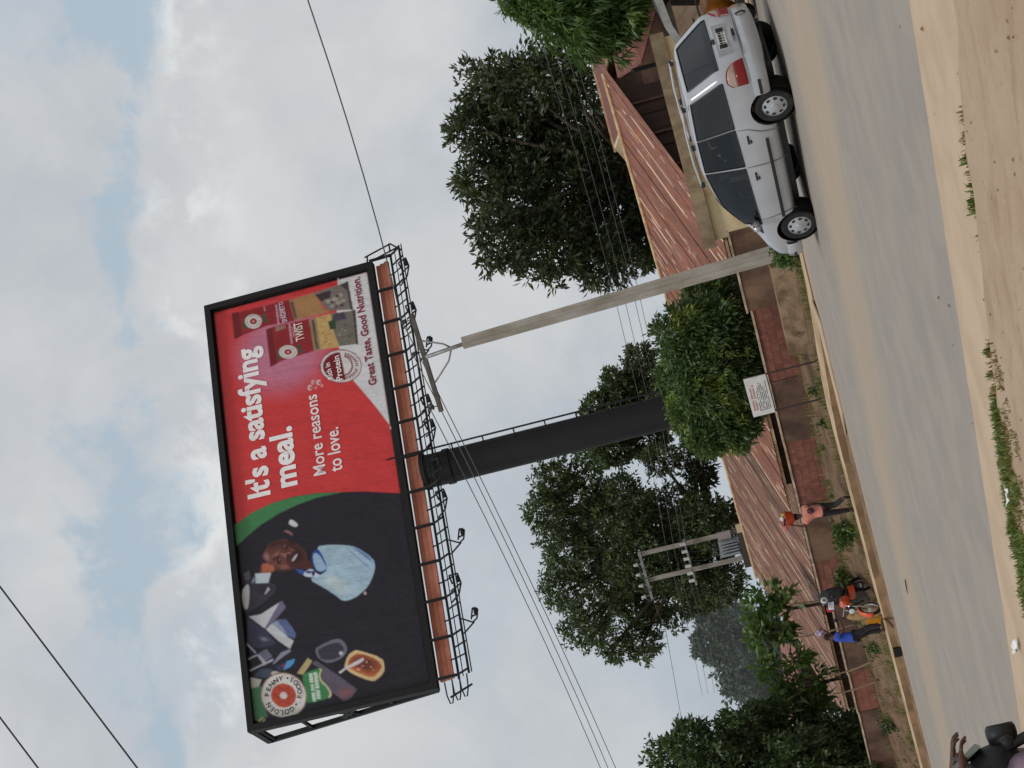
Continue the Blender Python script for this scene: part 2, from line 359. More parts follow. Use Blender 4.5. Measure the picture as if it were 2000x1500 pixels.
def tree(name,label,cat,base,blobs,nclus,k,ll,lw,m,seed,trunk=.2,group=None,fork=.35,**kw):
    base=Vector(base); t=thing(name,label,cat,base,group=group)
    bl=[(x-base.x,y-base.y,z-base.z,r) for x,y,z,r in blobs]
    cr,B=leaf_cloud('crown',bl,nclus,k,ll,lw,m,t,seed=seed,**kw)
    cr['kind']='stuff'
    mb=MB(); rr=random.Random(seed); cen=Vector(B[:,:3].mean(0)); zlow=min(b[2]-b[3] for b in B); h=max(.3,zlow+ (cen.z-zlow)*fork)
    top=Vector((cen.x*.6,cen.y*.6,h)); mb.tube([(0,0,-.3),(top.x*.3+rr.uniform(-.1,.1),top.y*.3,h*.5),top],[trunk*1.25,trunk,trunk*.8],8)
    for b in B:
        e=Vector(b[:3]); m1=top.lerp(e,.45)+Vector((rr.uniform(-.3,.3),rr.uniform(-.3,.3),rr.uniform(0,.4)))*b[3]*.6
        mb.tube([top-Vector((0,0,.1)),m1,e],[trunk*.5,trunk*.3,trunk*.1],5)
        for q in range(4):
            dq=Vector((rr.gauss(0,1),rr.gauss(0,1),rr.gauss(.2,1))).normalized()*b[3]*.85
            mb.tube([m1.lerp(e,.6),e+dq*.5,e+dq],[trunk*.16,trunk*.1,trunk*.04],4)
    mb.build('trunk',BARK,t,smooth=True); return t
# ------------------------------------------------------------------ perimeter wall: plastered and bare block panels in turn
PLAS=mat('wall_plaster',(124,98,78),.95,(86,64,52),1.1,.35,.68,bump=.5,bscale=14,rand=.10,fine=.12)
PLASD=mat('wall_plaster_dark',(112,86,70),.95,(72,54,46),1.3,.3,.7,bump=.5,bscale=14,rand=.10,fine=.12)
REDB=mat('red_block',(134,86,72),.95,(108,68,58),2.2,.35,.68,bump=.5,bscale=25,rand=.12,fine=.12)
MORT=mat('block_mortar',(112,76,64),.95,(92,62,54),6)
COPE=mat('coping_light',(196,176,152),.9,(150,130,110),3,bump=.3)
wall=thing('perimeter_wall','low roadside wall of alternating plastered and bare red block panels below the roofs','wall',P(27,31.1,0))
wl=wall.location
def wbox(mb,s0,s1,z0,z1,n0=31.0,n1=31.2): mb.box(P((s0+s1)/2,(n0+n1)/2,(z0+z1)/2)-wl,(s1-s0,n1-n0,z1-z0),ROADYAW)
blkme={}
panels=[(26.2,28.7,'p',1.40),(28.7,31.3,'r',1.29),(31.3,33.7,'d',1.28),(33.7,36.3,'r',1.27),(36.3,38.9,'p',1.27),(38.9,40.9,'r',1.26),(40.9,44.6,'d',1.02),(44.6,46.8,'r',.99),(46.8,50.2,'d',.96),(50.2,54.5,'d',.92)]
for s0,s1,k,zt in panels:
    mb=MB()
    if k!='r':
        wbox(mb,s0+.01,s1-.01,-1.0,zt-.05); pn=mb.build('wall_panel',PLAS if k=='p' else PLASD,wall)
    else:
        wbox(mb,s0,s1,-1.0,zt-.06,31.02,31.19); pn=mb.build('block_panel',MORT,wall)
        rows=5; bh=.215; nb=int((s1-s0)/.45)+1
        for r in range(rows):
            x=s0+.01-(.225 if r%2 else 0); z=zt-.065-bh*(r+.5)
            while x<s1-.05:
                a=max(x,s0+.01); b=min(x+.442,s1-.01)
                if b-a>.06:
                    key=round(b-a,2)
                    if key not in blkme:
                        q=MB(); q.box((0,0,0),(key,.04,bh-.009)); blkme[key]=q.mesh('block'); blkme[key].materials.append(REDB)
                    o=bpy.data.objects.new('block',blkme[key]); COL.objects.link(o); o.parent=pn
                    o.location=P((a+b)/2,31.034+random.uniform(-.004,.003),z)-wl; o.rotation_euler=(0,random.uniform(-.004,.004),ROADYAW)
                x+=.45
    mb=MB(); wbox(mb,s0-.02,s1+.02,zt-.05,zt,30.97,31.23); mb.build('coping',COPE,wall)
# low concrete ledge in front of the wall beside the pole
mb=MB(); mb.box(P(27.9,30.05,.36),(2.9,.5,.56),ROADYAW); 
tag(mb.build('concrete_ledge',[mat('ledge_concrete',(154,132,106),.95,(108,88,68),2.5,bump=.5,bscale=18,fine=.1)]),'low weathered concrete ledge on the bank beside the foot of the utility pole','ledge')

# ------------------------------------------------------------------ corrugated roofs
def rustmat(name,c,c2,c3,pale,rows):
    m=bpy.data.materials.new(name); m.use_nodes=True; t=NT(m.node_tree); t.n.clear(); MATS[name]=m
    vec=t('ShaderNodeTexCoord').outputs['Object']; oi=t('ShaderNodeObjectInfo').outputs['Random']
    off=t('ShaderNodeCombineXYZ',{0:t.math('MULTIPLY',oi,57.0),1:t.math('MULTIPLY',oi,31.0)}).outputs[0]
    v2=t('ShaderNodeVectorMath',{0:vec,1:off},operation='ADD').outputs[0]
    a=t.noise(t.map(v2,scale=(2.2,.5,1)),1.6,5,.6); b_=t.noise(t.map(v2,scale=(7,.7,1)),1.5,5,.65); f=t.noise(v2,30,4,.6)
    col=t.mix(t.ramp(a,.38,.64),lin(c),lin(c2)); col=t.mix(t.ramp(b_,.47,.66),col,lin(c3))
    x=t.math('ADD',t('ShaderNodeSeparateXYZ',{0:vec}).outputs[0],t.math('MULTIPLY',t.math('SUBTRACT',t.noise(t.map(v2,scale=(.1,.8,1)),1.5,3,.6),.5),.10))
    e1=t.math('MULTIPLY',t.ramp(x,.085,.03),t.ramp(t.noise(t.map(v2,scale=(.1,.42,1)),1.2,3,.5),.46,.53))
    e2=t.math('MULTIPLY',t.ramp(t.math('ABSOLUTE',t.math('SUBTRACT',x,.42)),.05,.02),t.ramp(t.noise(t.map(v2,scale=(.1,.5,1),loc=(4,4,0)),1.2,3,.5),.58,.63))
    bl=t.ramp(t.noise(t.map(v2,scale=(1.6,.28,1),loc=(2,9,0)),1.3,6,.7),.57,.67)
    col=t.mix(t.math('MULTIPLY',bl,.55),col,lin(pale))
    col=t.mix(t.math('MULTIPLY',t.math('ADD',e1,e2,clamp=True),.85),col,lin(pale))
    col=t.mix(1.0,col,t('ShaderNodeMapRange',{0:f,3:.85,4:1.15}).outputs[0],'MULTIPLY')
    col=t.mix(1.0,col,t('ShaderNodeMapRange',{0:oi,3:.86,4:1.14}).outputs[0],'MULTIPLY')
    b=t('ShaderNodeBsdfPrincipled',{'Base Color':col,'Roughness':.62,'Specular IOR Level':.35}); t.l.new(b.outputs[0],t('ShaderNodeOutputMaterial').inputs[0]); return m
RUSTA=rustmat('roof_rust_red',(112,72,62),(132,90,76),(156,92,58),(214,190,160),1)
RUSTB=rustmat('roof_rust_brown',(106,78,70),(128,94,80),(146,98,68),(206,182,154),1)
def sheetmesh(w,l,wav,amp,m):
    vs=[];fs=[];nx=wav*4
    for j in range(2):
        for i in range(nx+1): vs.append((w*i/nx,l*j,amp*math.cos(2*math.pi*i/4)))
    for i in range(nx): fs.append((i,i+1,nx+2+i,nx+1+i))
    me=bpy.data.meshes.new('roof_sheet'); me.from_pydata(vs,[],fs); me.materials.append(m); return me
def corrugated(root,s0,s1,n0,z0,n1,z1,m,rows,part,seed):
    rr=random.Random(seed); w=.84; L=math.hypot(n1-n0,z1-z0); l=L/rows+.10; me=sheetmesh(w,l,8,.012,m)
    pitch=math.atan2(z1-z0,n1-n0); ncol=int(math.ceil((s1-s0)/.76))
    for c in range(ncol):
        for r in range(rows):
            o=bpy.data.objects.new('roof_sheet',me); COL.objects.link(o); o.parent=part
            f=r*(L/rows)/L
            p=P(s1-c*.76+rr.uniform(-.01,.01),n0+(n1-n0)*f+rr.uniform(-.05,.03)*(r==0),z0+(z1-z0)*f+.006*r+.004*(c%2))-root.location
            X=-TV; Y=(NV*math.cos(pitch)+Vector((0,0,1))*math.sin(pitch)); Z=X.cross(Y)
            M=Matrix((X,Y,Z)).transposed()@Matrix.Rotation(rr.uniform(-.004,.004),3,'Y')@Matrix.Rotation(rr.uniform(0,.0008),3,'X').inverted()
            o.matrix_local=Matrix.Translation(p)@M.to_4x4()
DARKW=mat('house_wall_dark',(92,70,58),.9,(64,48,42),2,fine=.1)
CREAM=mat('cream_plaster',(244,224,180),.9,(222,194,146),1.2,.4,.7,bump=.3,bscale=15,fine=.08)
CREAM2=mat('cream_gable_paint',(200,182,150),.9,(176,154,120),2)
PLANK=mat('dark_plank',(74,54,48),.85,(56,42,38),3,rand=.2,stretch=(1,1,.2))
PALEW=mat('pale_edge_wood',(206,178,140),.85,(178,140,104),3)
def house(label,s0,s1,n0,z0,n1,z1,m,rows,seed):
    t=thing('house',label,'house',P((s0+s1)/2,(n0+n1)/2,-1.2)); L=t.location
    mb=MB(); nn=[n0+.55,2*n1-n0-.55]
    mb.box(P((s0+s1)/2,n0+.6,(z0-1.6)/2-.05)-L,(s1-s0-1.2,.15,z0+1.55),ROADYAW); mb.box(P((s0+s1)/2,nn[1],(z0-1.6)/2-.05)-L,(s1-s0-1.2,.15,z0+1.55),ROADYAW)
    for s in (s0+.6,s1-.6):
        mb.add([P(s+d,n,z)-L for d in (-.08,.08) for n,z in ((nn[0],-1.6),(nn[1],-1.6),(nn[1],z0+.05),(n1,z1-.12),(nn[0],z0+.05))],[(0,1,2,3,4),(9,8,7,6,5)]+[(i,5+i,5+(i+1)%5,(i+1)%5) for i in range(5)])
    mb.build('wall',DARKW,t)
    mb=MB(); q=[P(s0+.05,n0+.05,z0-.09),P(s0+.05,n1,z1-.10),P(s1-.05,n1,z1-.10),P(s1-.05,n0+.05,z0-.09)]
    mb.slab([p-L for p in q][::-1],.05); q=[P(s0+.05,2*n1-n0,z0),P(s0+.05,n1+.01,z1-.03),P(s1-.05,n1+.01,z1-.03),P(s1-.05,2*n1-n0,z0)]; mb.slab([p-L for p in q],.05)
    rf=mb.build('roof',mat('roof_underside',(84,64,56),.9),t)
    corrugated(t,s0,s1,n0-.08,z0,n1,z1,m,rows,rf,seed)
    mb=MB(); mb.tube([P(s0-.1,n1,z1+.03)-L,P(s1+.1,n1,z1+.03)-L],.07,8); mb.build('ridge_cap',PALEW,t,smooth=True)
    mb=MB(); mb.bar(P(s0,n0-.02,z0-.06)-L,P(s1,n0-.02,z0-.06)-L,.03,.09); mb.build('fascia',PALEW,t)
    return t
h1=house('red rusted sheet roofed house with a dark boarded gable, right of the billboard post',29.3,41,35,1.48,43.5,3.66,RUSTA,1,3); L=h1.location
mb=MB(); mb.bar(P(29.24,34.9,1.44)-L,P(29.24,43.5,3.64)-L,.05,.12); mb.build('verge_board',mat('verge_wood',(120,80,66),.85,(150,108,84),4),h1)
for i in range(9):
    n=35.7+i*.86; zt=1.48+(n-35)*.2565-.12; mb=MB(); mb.box(P(29.80,n+.41,(zt-1.5)/2)-L,(.04+.015*(i%2),.83,zt+1.5),ROADYAW); o=mb.build('gable_board',PLANK,h1)
for n in (38.9,40.6,42.3):
    zt=1.48+(n-35)*.2565-.15; mb=MB(); mb.box(P(29.74,n,(zt-1.5)/2)-L,(.06,.09,zt+1.5),ROADYAW); mb.build('gable_batten',mat('batten_wood',(120,94,82),.85,(96,72,62),5),h1)
# upper roof behind the ridge, with a cream gable under its left end
SMOOTHR=mat('roof_smooth_maroon',(120,78,70),.7,(108,68,62),2.5,bump=.2,bscale=8,stretch=(1,4,1))
e0,e1,r1,r0=UPQ=[Vector((9.42,54.92,3.59)),Vector((7.47,56.76,3.56)),Vector((7.12,60.51,4.24)),Vector((9.85,57.96,4.11))]
uh=thing('house','small raised roof with a cream gable end behind the red rusted roof','house',P(31,48,-1)); L=uh.location
mb=MB(); mb.slab([p-L for p in (e0+Vector((2.2,-2.05,0)),e1,r1,r0+Vector((2.2,-2.05,0)))][::-1],.06); mb.build('roof',SMOOTHR,uh)
mb=MB(); mb.bar(e0+Vector((2.2,-2.05,.02))-L,e1+Vector((0,0,.02))-L,.06,.08); mb.bar(r0+Vector((2.2,-2.05,.02))-L,r1+Vector((0,0,.02))-L,.05,.09); mb.build('edge_board',PALEW,uh)
mb=MB(); g0,g1,g2,g3=[Vector(p) for p in ((6.9,58.66,4.17),(7.63,57.98,3.58),(6.53,59.01,3.5),(6.4,59.14,3.87))]
mb.slab([g1+Vector((.2,.2,0))-L,g0+Vector((.1,0,0))-L,g3-L,g2+Vector((0,0,-1.2))-L,g1+Vector((.2,.2,-2.5))-L],.2); mb.build('gable_wall',CREAM2,uh)
mb=MB(); mb.box(Vector((9.4,58.9,.9))-L,(4,1.6,5.2),ROADYAW); mb.build('wall',DARKW,uh)
h2=house('long brown rusted sheet roofed house below the transformer behind the wall',38.2,58.3,38,1.16,46.5,3.38,RUSTB,1,5)
# cream building with a heavy weathered roof slab, right behind the minivan
cb=thing('cream_building','cream plastered low building with a weathered concrete roof slab behind the silver minivan','building',P(25,33.5,-.5)); L=cb.location
mb=MB(); mb.box(P(25.1,33.6,.6)-L,(4.7,2.2,2.3),ROADYAW); mb.build('wall',CREAM,cb)
mb=MB(); mb.box(P(25.05,33.5,1.86)-L,(4.95,2.35,.34),ROADYAW); mb.build('roof_slab',mat('weathered_concrete',(160,142,114),.95,(122,104,82),2.2,.3,.7,bump=.5,bscale=18,fine=.12),cb)
mb=MB(); mb.box(P(27.62,33.1,.1)-L,(.12,.3,3.0),ROADYAW); mb.build('gate_post',DARKW,cb)
# maroon awning house at the right
ah=thing('house','house with a smooth maroon awning half hidden by the mango tree at the right','house',(9,46,-.8)); L=ah.location
q=[Vector(p) for p in ((7.21,45.2,3.12),(7.23,44,2.41),(9.6,44,1.05),(10.4,45.2,3.0))]
mb=MB(); mb.slab([p-L for p in q],.06); mb.build('awning',mat('awning_maroon',(134,86,76),.7,(120,74,66),3,bump=.15,bscale=10),ah)
mb=MB(); mb.box(Vector((9.9,46.6,.7))-L,(5.2,2.4,3.6),-.4); mb.build('wall',DARKW,ah)
mb=MB(); mb.box(Vector((7.1,44.1,2.35))-L,(.1,.1,.7)); mb.build('post',BLK,ah)
# far house beyond the plants
fh=thing('house','far house with a plain pink brown roof glimpsed through the green shrubs','house',(-19.6,98,-1.5)); L=fh.location
mb=MB(); mb.slab([Vector(p)-L for p in ((-17.2,95,2.6),(-17.6,97.5,3.45),(-22.6,97.5,4.1),(-22.4,95,3.3))],.08); mb.build('roof',mat('far_roof',(140,98,86),.8,(124,84,74),1.5),fh)
mb=MB(); mb.box(Vector((-19.8,97.4,.6))-L,(4.6,3.6,4.2)); mb.build('wall',DARKW,fh)

# ------------------------------------------------------------------ trees and shrubs
BL={
'T1':[(12.02,68.0,9.02,1.28),(10.44,68.0,9.86,1.13),(8.41,68.0,10.28,1.13),(5.68,68.0,9.68,1.28),(7.37,68.0,8.81,1.55),(9.57,68.0,8.25,1.65),(11.5,68.0,7.54,1.44),(11.51,68.0,6.03,1.24),(9.47,68.0,6.34,1.65),(7.03,68.0,6.76,1.85),(4.95,68.0,7.72,1.55),(8.05,68.0,5.0,1.44),(5.61,68.0,5.41,1.65),(3.87,68.0,6.07,1.24),(4.3,68.0,4.48,1.13),(5.64,68.0,3.92,1.03),(10.64,68.0,5.19,0.93)],
'T2':[(9.28,42.0,4.93,0.53),(8.93,42.0,4.38,0.76),(8.51,42.0,3.83,0.89),(8.17,42.0,3.33,0.92),(8.37,42.0,2.62,0.79),(9.79,42.0,4.16,0.89),(9.59,42.0,3.03,1.15)],
'T3':[(0.86,46.0,2.38,0.56),(0.78,46.0,1.77,0.53),(0.11,46.0,3.07,0.78),(-0.03,46.0,2.25,0.86),(-0.31,46.0,1.69,0.64),(-0.88,46.0,3.39,0.72),(-1.2,46.0,2.69,1.0),(-1.39,46.0,1.96,0.7),(-2.0,46.0,3.39,0.67),(-2.34,46.0,2.7,0.84),(-2.48,46.0,2.16,0.45),(-2.71,46.0,3.22,0.45),(-0.8,46.0,1.46,0.36)],
'T4':[(-0.48,88.0,6.77,0.8),(-1.4,88.0,8.24,0.91),(-2.04,88.0,7.66,1.07),(-2.53,88.0,9.55,0.96),(-3.1,88.0,8.4,1.2),(-2.16,88.0,6.65,1.07),(-3.65,88.0,10.06,0.75),(-4.4,88.0,9.28,1.07),(-4.26,88.0,7.6,1.33),(-4.63,88.0,10.59,0.8)],
'T5':[(-4.92,82.0,11.7,0.99),(-6.29,82.0,12.44,1.04),(-8.2,82.0,12.02,1.29),(-10.09,82.0,12.77,1.12),(-11.84,82.0,11.92,1.19),(-5.95,82.0,10.67,1.29),(-8.31,82.0,10.5,1.69),(-10.61,82.0,10.57,1.54),(-7.03,82.0,8.88,1.62),(-9.5,82.0,8.74,1.79),(-12.06,82.0,9.91,1.29),(-8.4,82.0,6.93,1.54),(-10.39,82.0,7.18,1.64),(-12.21,82.0,8.15,1.37),(-8.51,82.0,5.43,1.39),(-10.25,82.0,5.62,1.39),(-11.88,82.0,6.28,1.24),(-9.03,82.0,4.29,0.89),(-11.68,82.0,4.96,0.99),(-13.66,82.0,9.67,0.89),(-13.64,82.0,11.08,0.75)],
'T6':[(-23.93,150.0,9.54,1.82),(-26.38,150.0,9.7,2.05),(-25.77,150.0,7.69,2.36),(-28.96,150.0,8.03,2.27),(-30.9,150.0,8.75,1.64),(-30.47,150.0,6.56,2.18),(-27.92,150.0,5.46,2.27),(-33.22,150.0,6.79,2.09),(-30.18,150.0,3.73,1.82),(-35.87,150.0,7.46,1.82)],
'T7':[(-13.97,58.0,7.68,0.74),(-13.33,58.0,6.61,0.77),(-14.18,58.0,5.92,1.02),(-13.33,58.0,4.99,0.81),(-14.48,58.0,4.56,1.2),(-13.61,58.0,3.99,0.74),(-14.4,58.0,3.29,1.02),(-15.1,58.0,2.58,1.02),(-15.25,58.0,1.91,0.74),(-14.0,58.0,2.66,0.56),(-15.48,58.0,6.61,1.41),(-15.92,58.0,4.57,1.58),(-16.54,58.0,2.59,1.23)],
'SA':[(-9.56,61.0,2.9,0.48),(-10.0,61.0,3.47,0.59),(-10.18,61.0,2.68,0.52),(-10.91,61.0,3.61,0.67),(-10.94,61.0,2.68,0.52),(-9.83,61.0,2.18,0.26)],
'SB':[(-11.87,60.0,3.5,0.58),(-11.94,60.0,2.41,0.4),(-12.76,60.0,2.9,0.65),(-13.29,60.0,2.2,0.55),(-12.59,60.0,1.84,0.36),(-13.19,60.0,3.46,0.69),(-13.87,60.0,2.53,0.62)],
}
LT1=leafmat('leaf_dark_rosette',(50,59,43),(70,79,50),(95,104,56),.22)
LT2=leafmat('leaf_mango_bright',(58,84,40),(84,112,50),(112,136,56),.28)
LT3=leafmat('leaf_mango_dense',(56,77,47),(86,109,54),(141,159,70),.24)
LT5=leafmat('leaf_dull_green',(56,68,47),(84,98,59),(109,125,70),.24)
LT7=leafmat('leaf_shade_green',(52,70,45),(77,95,54),(95,120,63),.24)
LSH=leafmat('leaf_broad',(70,100,52),(104,132,66),(110,100,60),.3)
BL['T5']+=[(-5.3,82.5,6.6,.8),(-5.6,82,5.3,.8),(-4.6,82,4.9,.6),(-4.1,82,4.6,.55),(-6.6,82,5.0,.8)]
BL['T7']+=[(-15.0,58,1.7,.9),(-14.2,58.5,1.6,.8),(-15.9,58,1.2,1.0),(-14.9,59,.8,.8)]
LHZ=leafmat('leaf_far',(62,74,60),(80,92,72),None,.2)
tree('spreading_tree','large dark tree with star shaped leaf rosettes behind the red rusted roof','tree',(7.2,68.5,-1.4),BL['T1'],4300,8,.36,.125,LT1,21,trunk=.32,shell=.30,depth=1.2,jit=.17,droop=.1,spread=1.0)
tree('mango_tree','bright green mango tree with long drooping leaves at the right above the maroon awning','tree',(9.2,42.6,-.6),[(x,y,z,r*.86) for x,y,z,r in BL['T2']],2000,11,.30,.062,LT2,22,trunk=.2,shell=.5,depth=1,droop=.55,spread=.75)
tree('mango_tree','dense rounded mango tree hanging over the roadside wall behind the white notice board','tree',(-1.0,46.6,-.6),BL['T3'],4200,10,.20,.06,LT3,23,trunk=.18,shell=.62,depth=1,droop=.35,spread=.8,jit=.16)
tree('round_tree','round topped far tree right of the billboard post','tree',(-2.6,89,-1.6),BL['T4'],3000,8,.26,.12,LT5,24,trunk=.3,shell=.5,depth=1,jit=.16,spread=1.0)
tree('tall_tree','tall broad dark tree behind the transformer poles left of the billboard post','tree',(-9.5,84,-1.6),BL['T5'],7600,8,.26,.105,LT5,25,trunk=.4,shell=.36,depth=1.4,jit=.2,droop=.3,spread=1.0)
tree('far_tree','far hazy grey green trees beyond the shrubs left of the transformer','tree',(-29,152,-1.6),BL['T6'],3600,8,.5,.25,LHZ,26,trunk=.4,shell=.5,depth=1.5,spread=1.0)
tree('leafy_tree','dense leafy tree at the far left standing over the end of the wall','tree',(-14.6,58.4,-1.4),BL['T7'],5200,9,.22,.095,LT7,27,trunk=.22,shell=.5,depth=1,droop=.25,spread=1.0)
tree('shrub','taller broad leaved shrub in front of the brown rusted roof right of the far house','shrub',(-10.3,61,-1.4),[(x,y,z,r*.62) for x,y,z,r in BL['SA']],95,8,.40,.16,LSH,28,trunk=.07,shell=.45,depth=1,droop=.2,spread=1.0)
tree('shrub','drooping broad leaved shrub with long stems over the left end of the brown rusted roof','shrub',(-12.9,60,-1.4),[(x,y,z,r*.62) for x,y,z,r in BL['SB']],130,8,.42,.15,LSH,29,trunk=.07,shell=.45,depth=1,droop=.35,spread=1.0)
def weed(label,x,y,z,r,seed,n=46,k=7,ll=.16,m=None): 
    rr=random.Random(seed); z=gz(*SNof((x,y,0)))
    bl=[(x+rr.uniform(-.5,.5)*r,y+rr.uniform(-.4,.4)*r,z+r*rr.uniform(.35,.9),r*rr.uniform(.4,.62)) for i in range(5)]
    return tree('weed',label,'weed',(x,y,z),bl,n,k,ll,ll*.45,m or LT2,seed,trunk=.015,shell=.3,depth=.3,spread=1.0,group='leafy weeds along the wall foot')
weed('bushy green weed at the foot of the utility pole by the nose of the minivan',1.25,39.1,.4,.46,41,100,8,.12)
weed('bushy dark green weed behind the legs of the walking woman',-6.1,46.55,.2,.46,42,80,8,.13)
weed('small pale weed on the bank left of the concrete ledge',-.35,41.6,.2,.26,43,40,6,.11,LSH)
weed('small leafy weed below the left half of the white notice board',-2.0,42.55,.2,.19,44,26,5,.10)
weed('small leafy weed on the bank left of the notice board posts',-2.9,43.6,.2,.17,45,24,5,.09)
weed('tall weed against the dark panel behind the parked motorcycle',-8.1,48.9,.2,.5,46,70,7,.17)
weed('drooping weed at the wall foot between the bamboo poles',-10.2,50.6,.2,.24,47,30,5,.12)
weed('weed with long leaves at the wall foot at the far left',-13.4,53.9,.2,.34,48,40,6,.13,LT7)
# ------------------------------------------------------------------ utility pole, wires, transformer station
CONC=mat('pole_concrete',(170,165,156),.9,(142,135,122),2.0,bump=.4,bscale=25,stretch=(1,1,.4),fine=.1)
GALV=mat('galvanised_steel',(150,150,148),.5,(124,124,122),5,metal=.5)
DSTL=mat('dark_steel',(58,58,60),.6,(44,44,46),6)
PORC=mat('insulator_brown',(48,36,34),.25,spec=.6)
PORW=mat('insulator_white',(196,196,192),.3,spec=.6)
ALU=mat('wire_aluminium',(84,86,88),.5)
BLKW=mat('wire_black',(34,34,36),.6)
up_=thing('utility_pole','tapered concrete utility pole with a crossarm standing by the nose of the minivan','utility pole',(1.43,39.79,.2)); L=up_.location
b0=Vector((1.44,39.79,.1))-L; b1=Vector((1.24,39.98,8.12))-L
mb=MB(); a=R(20); ux=Vector((math.cos(a),math.sin(a),0)); uy=Vector((-math.sin(a),math.cos(a),0)); vs=[]
for p,w,h in ((b0,.34,.24),(b1,.25,.17)):
    for x,y in ((-1,-1),(-.45,-1),(-.38,-.72),(.38,-.72),(.45,-1),(1,-1),(1,1),(-1,1)): vs.append(p+ux*x*w/2+uy*y*h/2)
mb.add(vs,[(i,(i+1)%8,8+(i+1)%8,8+i) for i in range(8)]+[tuple(range(8,16))]); mb.build('pole',CONC,up_)
mb=MB(); mb.tube([b1-Vector((0,0,.3)),Vector((1.14,40.07,9.08))-L],.05,10); mb.build('steel_pipe',GALV,up_,smooth=True)
xr,xl=Vector((2.21,40.0,9.16))-L,Vector((-.22,40.5,9.12))-L
mb=MB(); mb.bar(xr,xl,.11,.11); xa=mb.build('crossarm',mat('weathered_arm',(96,90,84),.8,(74,70,66),4),up_)
for q in ((1.55,40.1,9.1),(.5,40.32,9.06)):
    m=Vector((1.2,40.05,8.42))-L; e=Vector(q)-L; mb=MB(); mb.tube([m,m.lerp(e,.4)+Vector((0,0,-.1)),m.lerp(e,.8)+Vector((0,0,-.04)),e],.022,6); mb.build('brace',GALV,up_,smooth=True)
INSP=[Vector((2.09,40.0,9.42)),Vector((1.29,40.2,9.40)),Vector((-.07,40.5,9.38))]
def pin(m,p,sc=1.0,k=0):
    m.lathe([(r*sc,z*sc) for r,z in ((.012,-.22),(.012,-.1),(.05,-.11),(.085,-.09),(.045,-.06),(.07,-.04),(.035,-.01),(.05,.01),(.03,.045),(0,.05))],10,k,c=p)
for p in INSP:
    mb=MB(); pin(mb,p-L); mb.build('insulator',PORC,up_,smooth=True)
def sag(a,b,sg,n=14): 
    a=Vector(a);b=Vector(b); return [a.lerp(b,i/n)-Vector((0,0,sg*4*(i/n)*(1-i/n))) for i in range(n+1)]
def wire(label,pts,r,m=ALU,group=None):
    p0=Vector(pts[0]); mb=MB(); mb.tube([Vector(p)-p0 for p in pts],r,5); o=mb.build('overhead_wire',m,None,smooth=True); o.location=p0
    return tag(o,label,'wire',group)
wire('single wire from the utility pole crossarm passing the billboard and leaving at the upper right',sag(INSP[0],(17.0,25.0,8.3),.5),.016)
ends=[(-12.53,53.58,9.67),(-12.6,53.65,9.44),(-12.67,53.71,9.21)]
for k,(p,e,lb) in enumerate(zip((INSP[2],INSP[1],INSP[0]),ends,('upper of three wires crossing the sky left of the utility pole','middle of three wires crossing the sky left of the utility pole','lowest of three wires crossing the sky left of the utility pole'))):
    e=Vector(e); d=(e-p); wire(lb,sag(p,p+d*2.0+Vector((0,0,.2)),.45,24),.013)
d=Vector((-1.82,0,-.81)); a=Vector((-.61,14,8.57))
wire('thick black wire crossing the top left sky, longer of two',[a-d*5,a-d*2.5,a,a+d,a+d*3,a+d*6],.0085,BLKW)
a=Vector((-1.83,14.2,8.93)); wire('thick black wire at the very corner of the sky, shorter of two',[a-d*4,a-d*2,a,a+d,a+d*3,a+d*6],.0085,BLKW)
pl=[(13.5,50.0,5.35),(6.94,56.57,5.39),(3.22,60.06,5.52),(-1.88,64.84,5.88),(-9.0,74.4,6.95),(-14.26,84,7.5),(-19,92,8.2)]
for dz,lb in ((0,'topmost'),(-.33,'second from the top'),(-.68,'third from the top'),(-.88,'lowest')):
    wire(lb+' of four service wires strung across the trees to the transformer poles',[Vector(p)+Vector((0,0,dz)) for p in pl],.010,ALU,'service wires to the transformer poles')
wire('thin far wire in the gap of sky left of the tall tree',[(-9,72,8.1),(-13.1,80,8.3),(-17.29,80,8.61),(-26,82,9)],.012)
ts=thing('transformer_station','pair of concrete poles carrying a grey finned transformer above the brown rusted roof','transformer',(-9.5,75,-1.0)); L=ts.location
for x0,x1,zt in ((-9.95,-10.03,8.15),(-8.75,-8.9,8.2)):
    mb=MB(); mb.box((Vector((x0,75,3.4))+Vector((x1,75,zt))*0)-L+Vector((0,0,.15)),(.2,.26,9.2),.3,taper=.8); mb.build('pole',CONC,ts)
mb=MB(); mb.bar(Vector((-8.6,74.8,8.18))-L,Vector((-10.8,74.8,8.12))-L,.12,.12); mb.build('crossarm',GALV,ts)
for x in (-9.15,-9.6,-10.1,-10.6):
    mb=MB(); pin(mb,Vector((x,74.8,8.5))-L,1.3); mb.build('insulator',PORW,ts,smooth=True)
    mb=MB(); mb.tube([Vector((x,74.8,8.45))-L,Vector((x-.25,74.7,8.2))-L,Vector((x-.1,74.6,7.9))-L],.02,4); mb.build('jumper_wire',ALU,ts)
mb=MB(); mb.bar(Vector((-8.5,74.6,6.12))-L,Vector((-10.6,74.6,6.05))-L,.14,.1); mb.build('crossarm',GALV,ts)
for i in range(6):
    x=-8.7-i*.33; mb=MB(); mb.box(Vector((x,74.5,6.2))-L,(.13,.12,.26)); mb.build('fuse_holder',PORW,ts)
for x in (-9.1,-9.5):
    mb=MB(); mb.tube([Vector((x,74.6,6.0))-L,Vector((x-.1,74.6,5.5))-L,Vector((x-.05,74.55,4.9))-L],.018,4); mb.build('jumper_wire',BLKW,ts)
mb=MB(); mb.box(Vector((-9.3,74.6,4.25))-L,(.72,.6,.86)); tb=mb.build('transformer',mat('transformer_grey',(150,156,158),.5,(128,134,138),4),ts)
